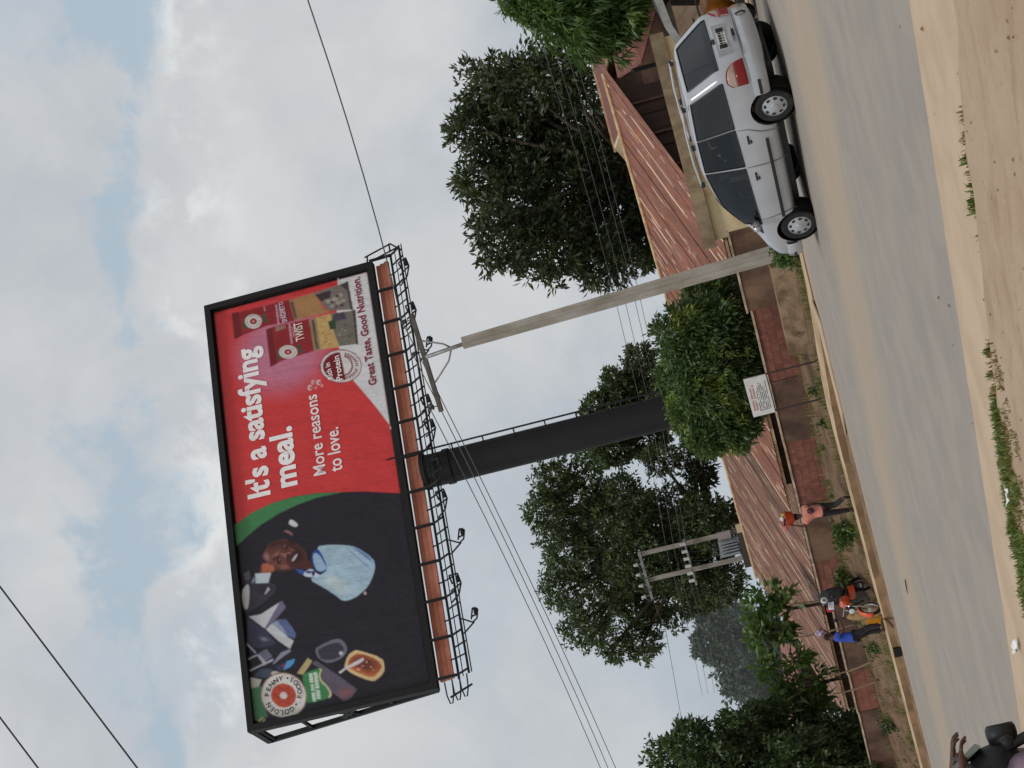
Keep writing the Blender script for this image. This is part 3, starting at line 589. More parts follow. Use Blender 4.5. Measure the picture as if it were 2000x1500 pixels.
for i in range(5):
    mb=MB(); mb.box(Vector((-9.55+i*.13,74.22,4.2))-L,(.05,.2,.74)); mb.build('cooling_fin',MATS['transformer_grey'],tb)
for x in (-9.5,-9.25,-9.05):
    mb=MB(); pin(mb,Vector((x,74.6,4.9))-L,1.2); mb.build('bushing',PORC,tb,smooth=True)
mb=MB(); mb.box(Vector((-8.75,74.6,4.35))-L,(.34,.4,.6)); mb.build('conservator_box',mat('transformer_pink',(160,148,146),.5),tb)
mb=MB(); mb.box(Vector((-9.35,74.6,3.62))-L,(1.9,.9,.34)); mb.build('platform',mat('platform_dark',(70,62,58),.8),ts)
mb=MB(); mb.box(Vector((-8.55,74.2,3.55))-L,(.36,.3,.4)); mb.build('meter_box',mat('meter_cream',(206,186,150),.7),ts)

# ------------------------------------------------------------------ billboard
BC=Vector((-1.729,57,17.03)); BE=Vector((.9009,.434,0)).normalized(); BN=Vector((.434,-.9009,0)).normalized(); BZ=Vector((0,0,1)); BWD,BHT=16.1,6.52
bb=thing('billboard','huge red and black food advertising billboard on a single dark post towering over the roofs','billboard',(-2.2,57.0,-1.3)); L=bb.location
def bp(x,y,z=0.0): return BC+BE*x+BZ*y+BN*z-L
BLKP=mat('billboard_black',(23,24,26),.7,(18,19,21),1.2,fine=.06)
PRIM=mat('primer_orange',(222,146,120),.7,(196,122,98),1.0,stretch=(1,1,1),fine=.08)
mb=MB(); pc=Vector((-2.2,57.05,0))-L
mb.lathe([(.58,-.5),(.58,13.05),(.64,13.05),(.64,13.2),(0,13.2)],14,c=pc); mb.build('post',BLKP,bb,smooth=True,angle=40)
mb=MB(); mb.lathe([(.585,12.15),(.625,12.17),(.625,12.4),(.585,12.42)],14,c=pc); mb.build('collar',BLKP,bb,smooth=True,angle=40)
ld=MB(); rx=Vector((.74,-.1,0)); 
for dx in (.0,.0): pass
ld.tube([pc+rx+Vector((0,-.22,1.5)),pc+rx+Vector((0,-.22,14.3))],.028,5); ld.tube([pc+rx+Vector((0,.22,1.5)),pc+rx+Vector((0,.22,14.3))],.028,5)
lad=ld.build('ladder',BLKP,bb)
for i in range(28):
    z=1.8+i*.4; mb=MB(); mb.tube([pc+rx+Vector((0,-.22,z)),pc+rx+Vector((0,.22,z))],.018,4); mb.build('rung',BLKP,lad)
for i in range(10):
    z=2.1+i*1.1; mb=MB(); mb.tube([pc+rx+Vector((0,0,z)),pc+Vector((.5,-.05,z))],.025,4); mb.build('standoff',BLKP,lad)
mb=MB(); x,y=BWD/2,BHT/2
mb.add([bp(sx*(x-.1),sy*(y-.1),-.12) for sx,sy in ((-1,-1),(1,-1),(1,1),(-1,1))]+[bp(sx*(x-.1),sy*(y-.1),-.2) for sx,sy in ((-1,-1),(1,-1),(1,1),(-1,1))],[(0,1,2,3),(7,6,5,4)]); mb.build('backing',BLKP,bb)
fr=MB()
for a,b in (((-x,y-.11),(x,y-.11)),((-x,-y+.11),(x,-y+.11))): fr.bar(bp(*a,.0),bp(*b,.0),.34,.22)
for a,b in (((-x+.11,y-.22),(-x+.11,-y+.22)),((x-.11,y-.22),(x-.11,-y+.22))):
    pa,pb=bp(*a,0),bp(*b,0); fr.add([p+BE*sx*.11+BN*sz*.17 for p in (pa,pb) for sx,sz in ((-1,-1),(1,-1),(1,1),(-1,1))],[(3,2,1,0),(4,5,6,7),(0,1,5,4),(1,2,6,5),(2,3,7,6),(3,0,4,7)])
fr.build('frame',BLKP,bb)
# open brace standing behind the left edge
sb=MB(); ta,tb2=bp(-x+.1,y-.1,-1.75),bp(-x+.1,-y+.1,-.34)
sb.bar(ta,tb2,.16,.16); sb.bar(bp(-x+.1,y-.12,-.1),ta,.2,.2)
side=sb.build('side_brace',BLKP,bb)
for f in (.03,.26,.5,.74,.97):
    mb=MB(); q=ta.lerp(tb2,f); w=bp(-x+.1,y-.1-f*(2*y-.2),-.15); mb.bar(w,q,.1,.1); mb.build('strut',BLKP,side)
mb=MB(); mb.bar(ta.lerp(tb2,.44),bp(-x+.1,-.4,-.15),.12,.12); mb.bar(ta.lerp(tb2,.56),bp(-x+.1,.4,-.15),.1,.1); mb.build('strut',BLKP,side)
# printed sheet
ART=[
((38,35,45),[(-7.750000000000001,2.96),(-7.750000000000001,-2.96),(7.750000000000001,-2.96),(7.750000000000001,2.96)]),
('RED',[(7.750000000000001,2.96),(-0.71,2.96),(-0.4,2.38),(-0.23,1.61),(-0.18,0.78),(-0.27,-0.04),(-0.44,-0.84),(-0.64,-1.71),(-1.03,-2.96),(7.750000000000001,-2.96)]),
((70,135,85),[(-0.72,3.09),(-0.4,2.38),(-0.23,1.61),(-0.2,0.78),(-0.28,-0.03),(-0.48,-0.97),(-0.47,-0.84),(-0.44,-0.01),(-0.52,0.68),(-0.67,1.39),(-0.93,2.1),(-1.21,2.6),(-1.47,3.02)]),
((226,226,228),[(1.4,-2.96),(1.4,-3.03),(2.39,-2.56),(3.15,-2.15),(3.67,-1.86),(4.25,-1.65),(4.91,-1.54),(6.38,-1.63),(7.84,-1.86),(7.89,-1.9),(7.750000000000001,-1.88),(7.750000000000001,-2.96)]),
((150,38,44),[(7.56,2.29),(7.52,1.97),(7.49,0.76),(7.48,0.07),(6.56,-0.04),(6.66,0.99),(6.54,1.96),(6.45,2.3)]),
((120,30,38),[(7.56,2.29),(7.53,2.03),(6.54,1.99),(6.45,2.3)]),
((176,132,86),[(7.47,-0.1),(7.49,-0.88),(7.29,-0.97),(6.71,-1.22),(6.53,-1.43),(6.6,-0.19)]),
((150,125,92),[(7.47,0.07),(7.47,-0.1),(6.6,-0.19),(6.56,-0.04)]),
((95,80,62),[(7.37,0.03),(7.37,-0.06),(6.66,-0.14),(6.66,-0.06)]),
((128,118,112),[(7.49,-0.88),(7.57,-2.18),(6.4,-2.26),(6.61,-1.35),(7.07,-1.09)]),
((66,50,58),[(7.4,-0.94),(7.41,-1.54),(7.12,-1.48),(7.11,-1.27),(7.04,-1.14)]),
((165,158,150),[(6.95,-1.52),(6.89,-1.45),(6.92,-1.33),(7.01,-1.28),(7.07,-1.35),(7.04,-1.47)]),
((165,158,150),[(6.98,-1.77),(6.92,-1.69),(6.95,-1.56),(7.05,-1.51),(7.11,-1.59),(7.08,-1.71)]),
((165,158,150),[(7.08,-1.97),(7.03,-1.9),(7.06,-1.79),(7.14,-1.75),(7.2,-1.81),(7.17,-1.92)]),
((165,158,150),[(6.73,-1.63),(6.68,-1.56),(6.71,-1.45),(6.79,-1.41),(6.84,-1.47),(6.81,-1.58)]),
((165,158,150),[(6.79,-1.89),(6.72,-1.81),(6.76,-1.69),(6.86,-1.63),(6.92,-1.71),(6.88,-1.83)]),
((165,158,150),[(6.84,-2.04),(6.79,-1.98),(6.82,-1.88),(6.89,-1.84),(6.94,-1.9),(6.92,-2.0)]),
((84,62,52),[(6.88,-1.58),(6.86,-1.5),(6.92,-1.44),(6.98,-1.47),(6.95,-1.56)]),
((84,62,52),[(7.07,-1.82),(7.05,-1.73),(7.12,-1.66),(7.18,-1.7),(7.15,-1.8)]),
((84,62,52),[(6.65,-1.95),(6.63,-1.85),(6.7,-1.77),(6.77,-1.81),(6.74,-1.92)]),
((84,62,52),[(6.66,-1.7),(6.64,-1.64),(6.7,-1.57),(6.74,-1.61),(6.72,-1.69)]),
((72,62,62),[(7.52,-1.91),(7.61,-2.22),(6.38,-2.26),(6.42,-2.16),(7.23,-2.14)]),
((150,38,44),[(6.52,1.07),(6.56,0.77),(6.49,-0.58),(5.16,-0.62),(5.1,0.65),(4.97,1.07)]),
((120,30,38),[(6.52,1.07),(6.53,0.84),(5.03,0.82),(4.97,1.07)]),
((150,130,100),[(6.49,-0.58),(6.47,-0.84),(5.15,-0.86),(5.14,-0.61)]),
((88,72,55),[(6.42,-0.67),(6.41,-0.76),(5.22,-0.78),(5.23,-0.7)]),
((202,168,108),[(6.47,-0.84),(6.47,-1.54),(6.1,-1.49),(5.05,-1.55),(5.15,-0.87)]),
((165,122,70),[(5.78,-0.97),(5.81,-1.07),(5.77,-1.08),(5.74,-0.98)]),
((225,195,140),[(5.77,-1.34),(5.79,-1.44),(5.75,-1.45),(5.73,-1.35)]),
((165,122,70),[(6.42,-0.96),(6.44,-1.06),(6.4,-1.07),(6.38,-0.96)]),
((225,195,140),[(6.14,-1.03),(6.16,-1.13),(6.12,-1.14),(6.1,-1.03)]),
((165,122,70),[(5.42,-1.05),(5.44,-1.15),(5.4,-1.16),(5.38,-1.06)]),
((150,110,60),[(5.4,-1.01),(5.42,-1.11),(5.38,-1.12),(5.36,-1.02)]),
((225,195,140),[(5.36,-1.13),(5.38,-1.24),(5.34,-1.24),(5.32,-1.14)]),
((150,110,60),[(6.37,-1.13),(6.39,-1.23),(6.36,-1.24),(6.33,-1.14)]),
((150,110,60),[(5.32,-0.87),(5.34,-0.97),(5.31,-0.98),(5.28,-0.88)]),
((165,122,70),[(6.37,-1.08),(6.39,-1.18),(6.35,-1.19),(6.33,-1.09)]),
((165,122,70),[(5.55,-1.07),(5.57,-1.17),(5.53,-1.18),(5.51,-1.08)]),
((165,122,70),[(5.28,-1.17),(5.31,-1.27),(5.27,-1.28),(5.24,-1.17)]),
((150,110,60),[(5.68,-1.23),(5.7,-1.33),(5.66,-1.33),(5.64,-1.23)]),
((150,110,60),[(6.21,-1.38),(6.23,-1.48),(6.19,-1.49),(6.17,-1.39)]),
((225,195,140),[(6.08,-1.15),(6.1,-1.25),(6.06,-1.26),(6.04,-1.16)]),
((165,122,70),[(5.66,-1.06),(5.68,-1.17),(5.64,-1.17),(5.62,-1.07)]),
((118,114,102),[(6.47,-1.42),(6.35,-2.31),(4.99,-2.24),(5.08,-1.56),(5.81,-1.42)]),
((150,130,90),[(5.32,-1.76),(5.34,-1.84),(5.28,-1.85),(5.27,-1.77)]),
((150,130,90),[(5.54,-1.75),(5.55,-1.82),(5.49,-1.83),(5.48,-1.76)]),
((160,155,140),[(5.76,-1.7),(5.78,-1.78),(5.72,-1.79),(5.71,-1.71)]),
((150,130,90),[(5.13,-2.0),(5.14,-2.08),(5.08,-2.08),(5.07,-2.01)]),
((80,76,70),[(5.39,-1.94),(5.41,-2.01),(5.35,-2.02),(5.34,-1.95)]),
((150,130,90),[(5.18,-2.07),(5.2,-2.15),(5.14,-2.16),(5.13,-2.08)]),
((150,130,90),[(5.52,-1.59),(5.54,-1.67),(5.48,-1.68),(5.47,-1.6)]),
((80,76,70),[(5.47,-2.03),(5.49,-2.11),(5.43,-2.12),(5.42,-2.04)]),
((150,130,90),[(5.66,-1.62),(5.67,-1.7),(5.61,-1.71),(5.6,-1.63)]),
((160,155,140),[(5.84,-2.18),(5.86,-2.25),(5.8,-2.26),(5.79,-2.19)]),
((80,76,70),[(5.88,-1.83),(5.9,-1.91),(5.84,-1.92),(5.83,-1.84)]),
((160,155,140),[(5.66,-1.81),(5.68,-1.89),(5.62,-1.9),(5.61,-1.82)]),
((160,155,140),[(5.56,-1.56),(5.58,-1.64),(5.52,-1.65),(5.51,-1.57)]),
((150,130,90),[(5.53,-1.76),(5.55,-1.84),(5.49,-1.85),(5.48,-1.77)]),
((74,68,84),[(6.41,-1.5),(6.4,-1.91),(6.09,-1.98),(6.12,-1.43)]),
((50,72,48),[(6.19,-1.27),(6.18,-1.56),(5.81,-1.54),(5.84,-1.31)]),
((72,62,62),[(6.41,-2.23),(6.34,-2.34),(4.95,-2.26),(5.0,-2.19)]),
((152,118,108),[(6.54,0.73),(6.49,0.32),(6.37,0.33),(6.32,0.71)]),
((62,92,66),[(7.12,1.9),(7.19,1.78),(6.78,1.79),(6.78,1.92)]),
((58,86,64),[(7.16,1.17),(7.16,0.98),(6.99,1.04),(6.81,0.9),(6.82,1.09)]),
((222,220,214),[(6.9,1.19),(6.84,1.21),(6.78,1.24),(6.74,1.28),(6.7,1.34),(6.68,1.4),(6.68,1.47),(6.69,1.54),(6.72,1.61),(6.76,1.67),(6.81,1.73),(6.87,1.77),(6.94,1.8),(7.0,1.82),(7.07,1.82),(7.14,1.81),(7.19,1.78),(7.24,1.73),(7.27,1.68),(7.29,1.62),(7.29,1.55),(7.28,1.48),(7.25,1.41),(7.21,1.34),(7.16,1.29),(7.1,1.24),(7.04,1.21),(6.97,1.19)]),
((90,60,60),[(6.92,1.26),(6.87,1.27),(6.83,1.3),(6.79,1.33),(6.77,1.37),(6.75,1.42),(6.75,1.48),(6.76,1.53),(6.78,1.59),(6.81,1.64),(6.85,1.68),(6.9,1.71),(6.95,1.74),(7.0,1.75),(7.05,1.75),(7.1,1.74),(7.15,1.72),(7.18,1.68),(7.21,1.64),(7.22,1.59),(7.22,1.54),(7.22,1.48),(7.19,1.43),(7.16,1.38),(7.12,1.33),(7.08,1.3),(7.02,1.28),(6.97,1.26)]),
((222,220,214),[(6.92,1.28),(6.88,1.29),(6.84,1.31),(6.81,1.34),(6.78,1.38),(6.77,1.43),(6.77,1.48),(6.77,1.53),(6.79,1.58),(6.82,1.63),(6.86,1.67),(6.9,1.7),(6.95,1.72),(7.0,1.73),(7.05,1.73),(7.09,1.72),(7.13,1.7),(7.17,1.67),(7.19,1.63),(7.2,1.59),(7.21,1.54),(7.2,1.48),(7.18,1.43),(7.15,1.39),(7.11,1.35),(7.07,1.32),(7.02,1.29),(6.97,1.28)]),
((160,40,46),[(6.95,1.37),(6.9,1.38),(6.87,1.42),(6.85,1.47),(6.86,1.52),(6.88,1.57),(6.92,1.61),(6.97,1.64),(7.02,1.65),(7.07,1.63),(7.1,1.6),(7.12,1.55),(7.12,1.49),(7.09,1.44),(7.05,1.4),(7.0,1.37)]),
((225,200,190),[(6.97,1.47),(6.95,1.48),(6.95,1.51),(6.97,1.54),(7.0,1.55),(7.02,1.53),(7.02,1.5),(7.01,1.48)]),
((62,92,66),[(5.53,0.73),(5.58,0.61),(5.19,0.63),(5.19,0.76)]),
((58,86,64),[(5.56,0.01),(5.56,-0.18),(5.39,-0.11),(5.21,-0.25),(5.23,-0.07)]),
((222,220,214),[(5.3,0.01),(5.24,0.02),(5.19,0.05),(5.15,0.1),(5.13,0.16),(5.11,0.23),(5.11,0.3),(5.13,0.38),(5.15,0.45),(5.19,0.52),(5.24,0.58),(5.3,0.63),(5.36,0.67),(5.42,0.68),(5.48,0.69),(5.54,0.67),(5.59,0.64),(5.63,0.59),(5.65,0.53),(5.67,0.47),(5.67,0.39),(5.65,0.32),(5.63,0.24),(5.59,0.17),(5.54,0.11),(5.48,0.06),(5.42,0.03),(5.36,0.01)]),
((90,60,60),[(5.32,0.08),(5.27,0.09),(5.23,0.12),(5.2,0.15),(5.18,0.2),(5.17,0.25),(5.17,0.31),(5.18,0.37),(5.2,0.43),(5.24,0.48),(5.27,0.53),(5.32,0.57),(5.36,0.6),(5.41,0.61),(5.46,0.61),(5.51,0.6),(5.54,0.57),(5.57,0.54),(5.59,0.49),(5.61,0.44),(5.61,0.38),(5.59,0.32),(5.57,0.26),(5.54,0.21),(5.5,0.16),(5.46,0.12),(5.41,0.1),(5.36,0.08)]),
((222,220,214),[(5.32,0.1),(5.28,0.11),(5.25,0.14),(5.22,0.17),(5.2,0.21),(5.19,0.26),(5.19,0.31),(5.2,0.37),(5.22,0.42),(5.25,0.47),(5.28,0.52),(5.32,0.55),(5.37,0.58),(5.41,0.59),(5.46,0.59),(5.5,0.58),(5.53,0.56),(5.56,0.52),(5.58,0.48),(5.59,0.43),(5.59,0.38),(5.58,0.32),(5.56,0.27),(5.53,0.22),(5.5,0.18),(5.45,0.14),(5.41,0.12),(5.37,0.1)]),
((160,40,46),[(5.35,0.2),(5.31,0.21),(5.28,0.25),(5.27,0.3),(5.27,0.36),(5.3,0.42),(5.34,0.46),(5.38,0.49),(5.43,0.5),(5.47,0.48),(5.5,0.44),(5.51,0.39),(5.5,0.33),(5.48,0.28),(5.44,0.23),(5.4,0.2)]),
((225,200,190),[(5.38,0.3),(5.36,0.32),(5.35,0.35),(5.37,0.38),(5.4,0.39),(5.42,0.38),(5.42,0.34),(5.4,0.31)]),
((205,170,185),[(7.42,0.61),(7.41,0.54),(7.29,0.54),(7.3,0.61)]),
((205,170,185),[(7.28,0.61),(7.27,0.54),(7.15,0.54),(7.16,0.61)]),
((205,170,185),[(7.13,0.61),(7.12,0.54),(7.04,0.54),(7.05,0.61)]),
((205,170,185),[(7.03,0.61),(7.02,0.54),(6.89,0.54),(6.9,0.61)]),
((205,170,185),[(6.88,0.61),(6.87,0.54),(6.8,0.54),(6.81,0.61)]),
((205,170,185),[(6.79,0.61),(6.78,0.54),(6.73,0.54),(6.74,0.61)]),
((205,170,185),[(6.71,0.61),(6.7,0.54),(6.61,0.54),(6.62,0.61)]),
((205,170,185),[(7.23,0.48),(7.22,0.42),(7.17,0.42),(7.18,0.48)]),
((205,170,185),[(7.16,0.48),(7.15,0.42),(7.09,0.42),(7.1,0.48)]),
((205,170,185),[(7.07,0.48),(7.07,0.42),(6.99,0.42),(7.0,0.48)]),
((205,170,185),[(6.97,0.48),(6.97,0.42),(6.87,0.42),(6.88,0.48)]),
((205,170,185),[(6.86,0.48),(6.85,0.42),(6.8,0.42),(6.8,0.48)]),
((205,170,185),[(7.46,1.05),(7.46,1.01),(7.41,1.01),(7.41,1.05)]),
((205,170,185),[(7.39,1.05),(7.39,1.01),(7.27,1.01),(7.28,1.05)]),
((215,170,190),[(6.52,0.2),(6.51,0.14),(6.44,0.14),(6.45,0.2)]),
((215,170,190),[(6.43,0.2),(6.42,0.14),(6.31,0.14),(6.32,0.2)]),
((215,170,190),[(6.3,0.2),(6.29,0.14),(6.19,0.14),(6.19,0.2)]),
((215,170,190),[(6.17,0.2),(6.16,0.14),(6.09,0.14),(6.1,0.2)]),
((215,170,190),[(6.08,0.2),(6.07,0.14),(6.0,0.14),(6.0,0.2)]),
((215,170,190),[(5.98,0.2),(5.97,0.14),(5.9,0.14),(5.9,0.2)]),
((215,170,190),[(5.88,0.2),(5.87,0.14),(5.79,0.14),(5.79,0.2)]),
((215,170,190),[(5.77,0.2),(5.76,0.14),(5.68,0.14),(5.69,0.21)]),
((215,170,190),[(6.34,0.08),(6.34,0.04),(6.26,0.04),(6.26,0.08)]),
((215,170,190),[(6.24,0.08),(6.24,0.04),(6.15,0.04),(6.15,0.08)]),
((215,170,190),[(6.13,0.08),(6.13,0.04),(6.02,0.04),(6.02,0.08)]),
((215,170,190),[(6.0,0.08),(6.0,0.04),(5.92,0.04),(5.92,0.08)]),
((125,28,38),[(4.08,-2.27),(3.98,-2.25),(3.89,-2.21),(3.8,-2.15),(3.73,-2.08),(3.68,-1.99),(3.64,-1.89),(3.61,-1.78),(3.6,-1.66),(3.61,-1.54),(3.63,-1.42),(3.67,-1.31),(3.73,-1.19),(3.8,-1.09),(3.88,-0.99),(3.97,-0.91),(4.07,-0.84),(4.18,-0.79),(4.28,-0.76),(4.39,-0.74),(4.5,-0.75),(4.6,-0.77),(4.69,-0.81),(4.77,-0.87),(4.84,-0.94),(4.9,-1.03),(4.94,-1.13),(4.97,-1.24),(4.98,-1.36),(4.97,-1.48),(4.95,-1.6),(4.91,-1.72),(4.85,-1.83),(4.78,-1.94),(4.7,-2.03),(4.6,-2.12),(4.5,-2.18),(4.4,-2.23),(4.29,-2.27),(4.18,-2.28)]),
((228,222,222),[(4.09,-2.24),(3.99,-2.22),(3.9,-2.18),(3.83,-2.12),(3.76,-2.05),(3.71,-1.97),(3.67,-1.87),(3.64,-1.77),(3.63,-1.66),(3.64,-1.54),(3.67,-1.43),(3.7,-1.32),(3.76,-1.21),(3.82,-1.11),(3.9,-1.02),(3.99,-0.94),(4.08,-0.87),(4.18,-0.82),(4.28,-0.79),(4.39,-0.78),(4.49,-0.78),(4.58,-0.8),(4.67,-0.84),(4.75,-0.9),(4.82,-0.97),(4.87,-1.05),(4.91,-1.15),(4.94,-1.25),(4.94,-1.36),(4.94,-1.48),(4.91,-1.59),(4.87,-1.71),(4.82,-1.82),(4.75,-1.92),(4.67,-2.01),(4.59,-2.09),(4.49,-2.15),(4.39,-2.2),(4.29,-2.23),(4.19,-2.25)]),
((125,26,36),[(4.11,-2.16),(4.02,-2.14),(3.95,-2.11),(3.88,-2.06),(3.82,-1.99),(3.77,-1.92),(3.74,-1.83),(3.72,-1.74),(3.71,-1.64),(3.72,-1.54),(3.74,-1.44),(3.77,-1.34),(3.82,-1.24),(3.88,-1.15),(3.95,-1.07),(4.02,-1.0),(4.11,-0.94),(4.19,-0.9),(4.29,-0.87),(4.38,-0.86),(4.46,-0.86),(4.55,-0.88),(4.63,-0.91),(4.7,-0.96),(4.76,-1.03),(4.8,-1.1),(4.84,-1.19),(4.86,-1.28),(4.87,-1.38),(4.86,-1.48),(4.84,-1.58),(4.81,-1.69),(4.76,-1.78),(4.7,-1.87),(4.63,-1.95),(4.55,-2.02),(4.47,-2.08),(4.38,-2.12),(4.29,-2.15),(4.2,-2.16)]),
((225,222,222),[(4.91,-1.54),(4.88,-1.63),(4.85,-1.72),(4.81,-1.8),(4.76,-1.88),(4.7,-1.95),(4.63,-2.02),(4.56,-2.08),(4.49,-2.13),(4.41,-2.17),(4.33,-2.19),(4.25,-2.21),(4.17,-2.22),(4.1,-2.21),(4.02,-2.2),(3.95,-2.17),(3.89,-2.13),(3.83,-2.09),(3.78,-2.03),(3.74,-1.97),(3.7,-1.9),(3.68,-1.82),(3.66,-1.74),(3.66,-1.65)]),
((128,30,44),[(4.67,-1.68),(4.65,-1.74),(4.61,-1.79),(4.57,-1.84),(4.51,-1.88),(4.45,-1.92),(4.38,-1.94),(4.31,-1.96),(4.24,-1.96),(4.17,-1.96),(4.1,-1.94),(4.04,-1.91),(3.98,-1.88),(3.94,-1.83),(3.9,-1.78),(3.88,-1.73),(3.87,-1.67),(3.87,-1.61)]),
((225,222,222),[(4.62,-1.66),(4.6,-1.71),(4.57,-1.76),(4.53,-1.8),(4.48,-1.84),(4.43,-1.87),(4.37,-1.89),(4.31,-1.9),(4.25,-1.91),(4.18,-1.9),(4.13,-1.89),(4.07,-1.86),(4.03,-1.83),(3.99,-1.79),(3.96,-1.75),(3.94,-1.7),(3.93,-1.65),(3.93,-1.6)]),
((120,36,50),[(4.66,-1.71),(4.77,-1.73),(4.74,-1.8),(4.64,-1.75)]),
((120,36,50),[(4.62,-1.79),(4.72,-1.84),(4.67,-1.9),(4.59,-1.83)]),
((120,36,50),[(4.56,-1.86),(4.64,-1.93),(4.59,-1.98),(4.52,-1.9)]),
((120,36,50),[(4.49,-1.92),(4.56,-2.01),(4.51,-2.05),(4.46,-1.95)]),
((120,36,50),[(4.42,-1.97),(4.47,-2.08),(4.41,-2.11),(4.38,-2.0)]),
((120,36,50),[(4.35,-2.01),(4.37,-2.12),(4.31,-2.15),(4.3,-2.03)]),
((120,36,50),[(4.27,-2.03),(4.27,-2.15),(4.21,-2.16),(4.23,-2.04)]),
((120,36,50),[(4.19,-2.04),(4.17,-2.16),(4.11,-2.16),(4.15,-2.04)]),
((120,36,50),[(4.05,-2.01),(3.99,-2.12),(3.93,-2.1),(4.01,-1.99)]),
((120,36,50),[(3.98,-1.97),(3.91,-2.08),(3.86,-2.04),(3.95,-1.95)]),
((120,36,50),[(3.93,-1.92),(3.84,-2.01),(3.8,-1.96),(3.9,-1.89)]),
((120,36,50),[(3.89,-1.86),(3.78,-1.93),(3.76,-1.87),(3.87,-1.82)]),
((120,36,50),[(3.86,-1.79),(3.74,-1.84),(3.73,-1.77),(3.85,-1.74)]),
((120,36,50),[(3.84,-1.71),(3.72,-1.73),(3.72,-1.67),(3.84,-1.66)]),
((232,205,205),[(3.92,-0.49),(3.87,-0.47),(3.85,-0.43),(3.86,-0.39),(3.9,-0.36),(3.96,-0.36),(4.0,-0.37),(4.03,-0.41),(4.02,-0.45),(3.98,-0.48)]),
((170,45,50),[(3.91,-0.47),(3.89,-0.46),(3.88,-0.44),(3.9,-0.41),(3.93,-0.41),(3.96,-0.42),(3.97,-0.45),(3.95,-0.47)]),
((232,205,205),[(3.86,-0.71),(3.8,-0.69),(3.77,-0.64),(3.78,-0.59),(3.83,-0.55),(3.9,-0.54),(3.97,-0.57),(3.99,-0.62),(3.98,-0.67),(3.93,-0.7)]),
((170,45,50),[(3.85,-0.69),(3.82,-0.68),(3.81,-0.65),(3.83,-0.62),(3.87,-0.61),(3.91,-0.63),(3.92,-0.66),(3.89,-0.69)]),
((232,205,205),[(3.74,-0.37),(3.68,-0.35),(3.65,-0.3),(3.66,-0.25),(3.72,-0.21),(3.79,-0.2),(3.85,-0.23),(3.88,-0.27),(3.86,-0.32),(3.81,-0.36)]),
((170,45,50),[(3.73,-0.35),(3.7,-0.34),(3.69,-0.3),(3.71,-0.28),(3.76,-0.27),(3.79,-0.29),(3.8,-0.32),(3.78,-0.35)]),
((232,205,205),[(3.71,-0.78),(3.68,-0.76),(3.66,-0.74),(3.67,-0.72),(3.69,-0.7),(3.73,-0.7),(3.76,-0.71),(3.77,-0.73),(3.76,-0.75),(3.74,-0.77)]),
((170,45,50),[(3.7,-0.77),(3.68,-0.76),(3.68,-0.74),(3.69,-0.73),(3.71,-0.73),(3.73,-0.74),(3.73,-0.75),(3.72,-0.76)]),
((232,205,205),[(3.68,-0.54),(3.65,-0.53),(3.64,-0.51),(3.64,-0.49),(3.67,-0.47),(3.7,-0.46),(3.73,-0.48),(3.74,-0.5),(3.74,-0.52),(3.71,-0.54)]),
((170,45,50),[(3.67,-0.54),(3.66,-0.53),(3.65,-0.51),(3.66,-0.5),(3.69,-0.5),(3.7,-0.5),(3.71,-0.52),(3.69,-0.53)]),
((82,46,42),[(-2.46,0.77),(-2.49,0.72),(-2.52,0.68),(-2.57,0.62),(-2.62,0.56),(-2.68,0.5),(-2.74,0.45),(-2.8,0.42),(-2.85,0.41),(-2.89,0.42),(-2.92,0.45),(-2.94,0.49),(-2.94,0.54),(-2.93,0.61),(-2.91,0.68),(-2.89,0.76),(-2.86,0.84),(-2.82,0.92),(-2.77,0.97),(-2.71,0.98),(-2.64,0.96),(-2.55,0.91),(-2.49,0.86),(-2.46,0.81)]),
((98,58,52),[(-2.04,2.14),(-2.0,2.13),(-1.97,2.11),(-1.93,2.09),(-1.9,2.07),(-1.86,2.04),(-1.82,2.0),(-1.79,1.97),(-1.76,1.92),(-1.72,1.87),(-1.7,1.82),(-1.68,1.77),(-1.67,1.71),(-1.67,1.65),(-1.67,1.59),(-1.67,1.53),(-1.68,1.46),(-1.69,1.38),(-1.7,1.31),(-1.72,1.24),(-1.75,1.17),(-1.79,1.1),(-1.82,1.03),(-1.86,0.97),(-1.9,0.91),(-1.95,0.86),(-2.0,0.81),(-2.05,0.77),(-2.1,0.73),(-2.15,0.69),(-2.21,0.67),(-2.26,0.64),(-2.32,0.63),(-2.37,0.62),(-2.42,0.61),(-2.47,0.62),(-2.51,0.63),(-2.55,0.65),(-2.59,0.67),(-2.62,0.71),(-2.65,0.75),(-2.68,0.79),(-2.71,0.84),(-2.73,0.89),(-2.75,0.93),(-2.77,0.98),(-2.78,1.03),(-2.79,1.09),(-2.79,1.16),(-2.78,1.23),(-2.78,1.3),(-2.77,1.37),(-2.76,1.43),(-2.75,1.48),(-2.74,1.54),(-2.72,1.59),(-2.7,1.63),(-2.67,1.67),(-2.64,1.71),(-2.6,1.75),(-2.57,1.78),(-2.53,1.81),(-2.49,1.85),(-2.46,1.88),(-2.42,1.92),(-2.39,1.96),(-2.36,2.0),(-2.32,2.03),(-2.29,2.06),(-2.26,2.09),(-2.23,2.11),(-2.2,2.13),(-2.17,2.14),(-2.14,2.14),(-2.11,2.14),(-2.07,2.14)]),
('FACE',[(-2.24,1.38),(-2.02,2.17),(-1.7,1.32)]),
((90,53,48),[(-1.7,1.91),(-1.64,1.67),(-1.63,1.44),(-1.67,1.21),(-1.72,1.18),(-1.78,1.34),(-1.83,1.54),(-1.87,1.77),(-1.84,1.92),(-1.77,1.99)]),
((82,48,44),[(-1.71,1.85),(-1.66,1.66),(-1.65,1.47),(-1.68,1.29),(-1.73,1.26),(-1.78,1.39),(-1.82,1.55),(-1.84,1.74),(-1.83,1.86),(-1.76,1.92)]),
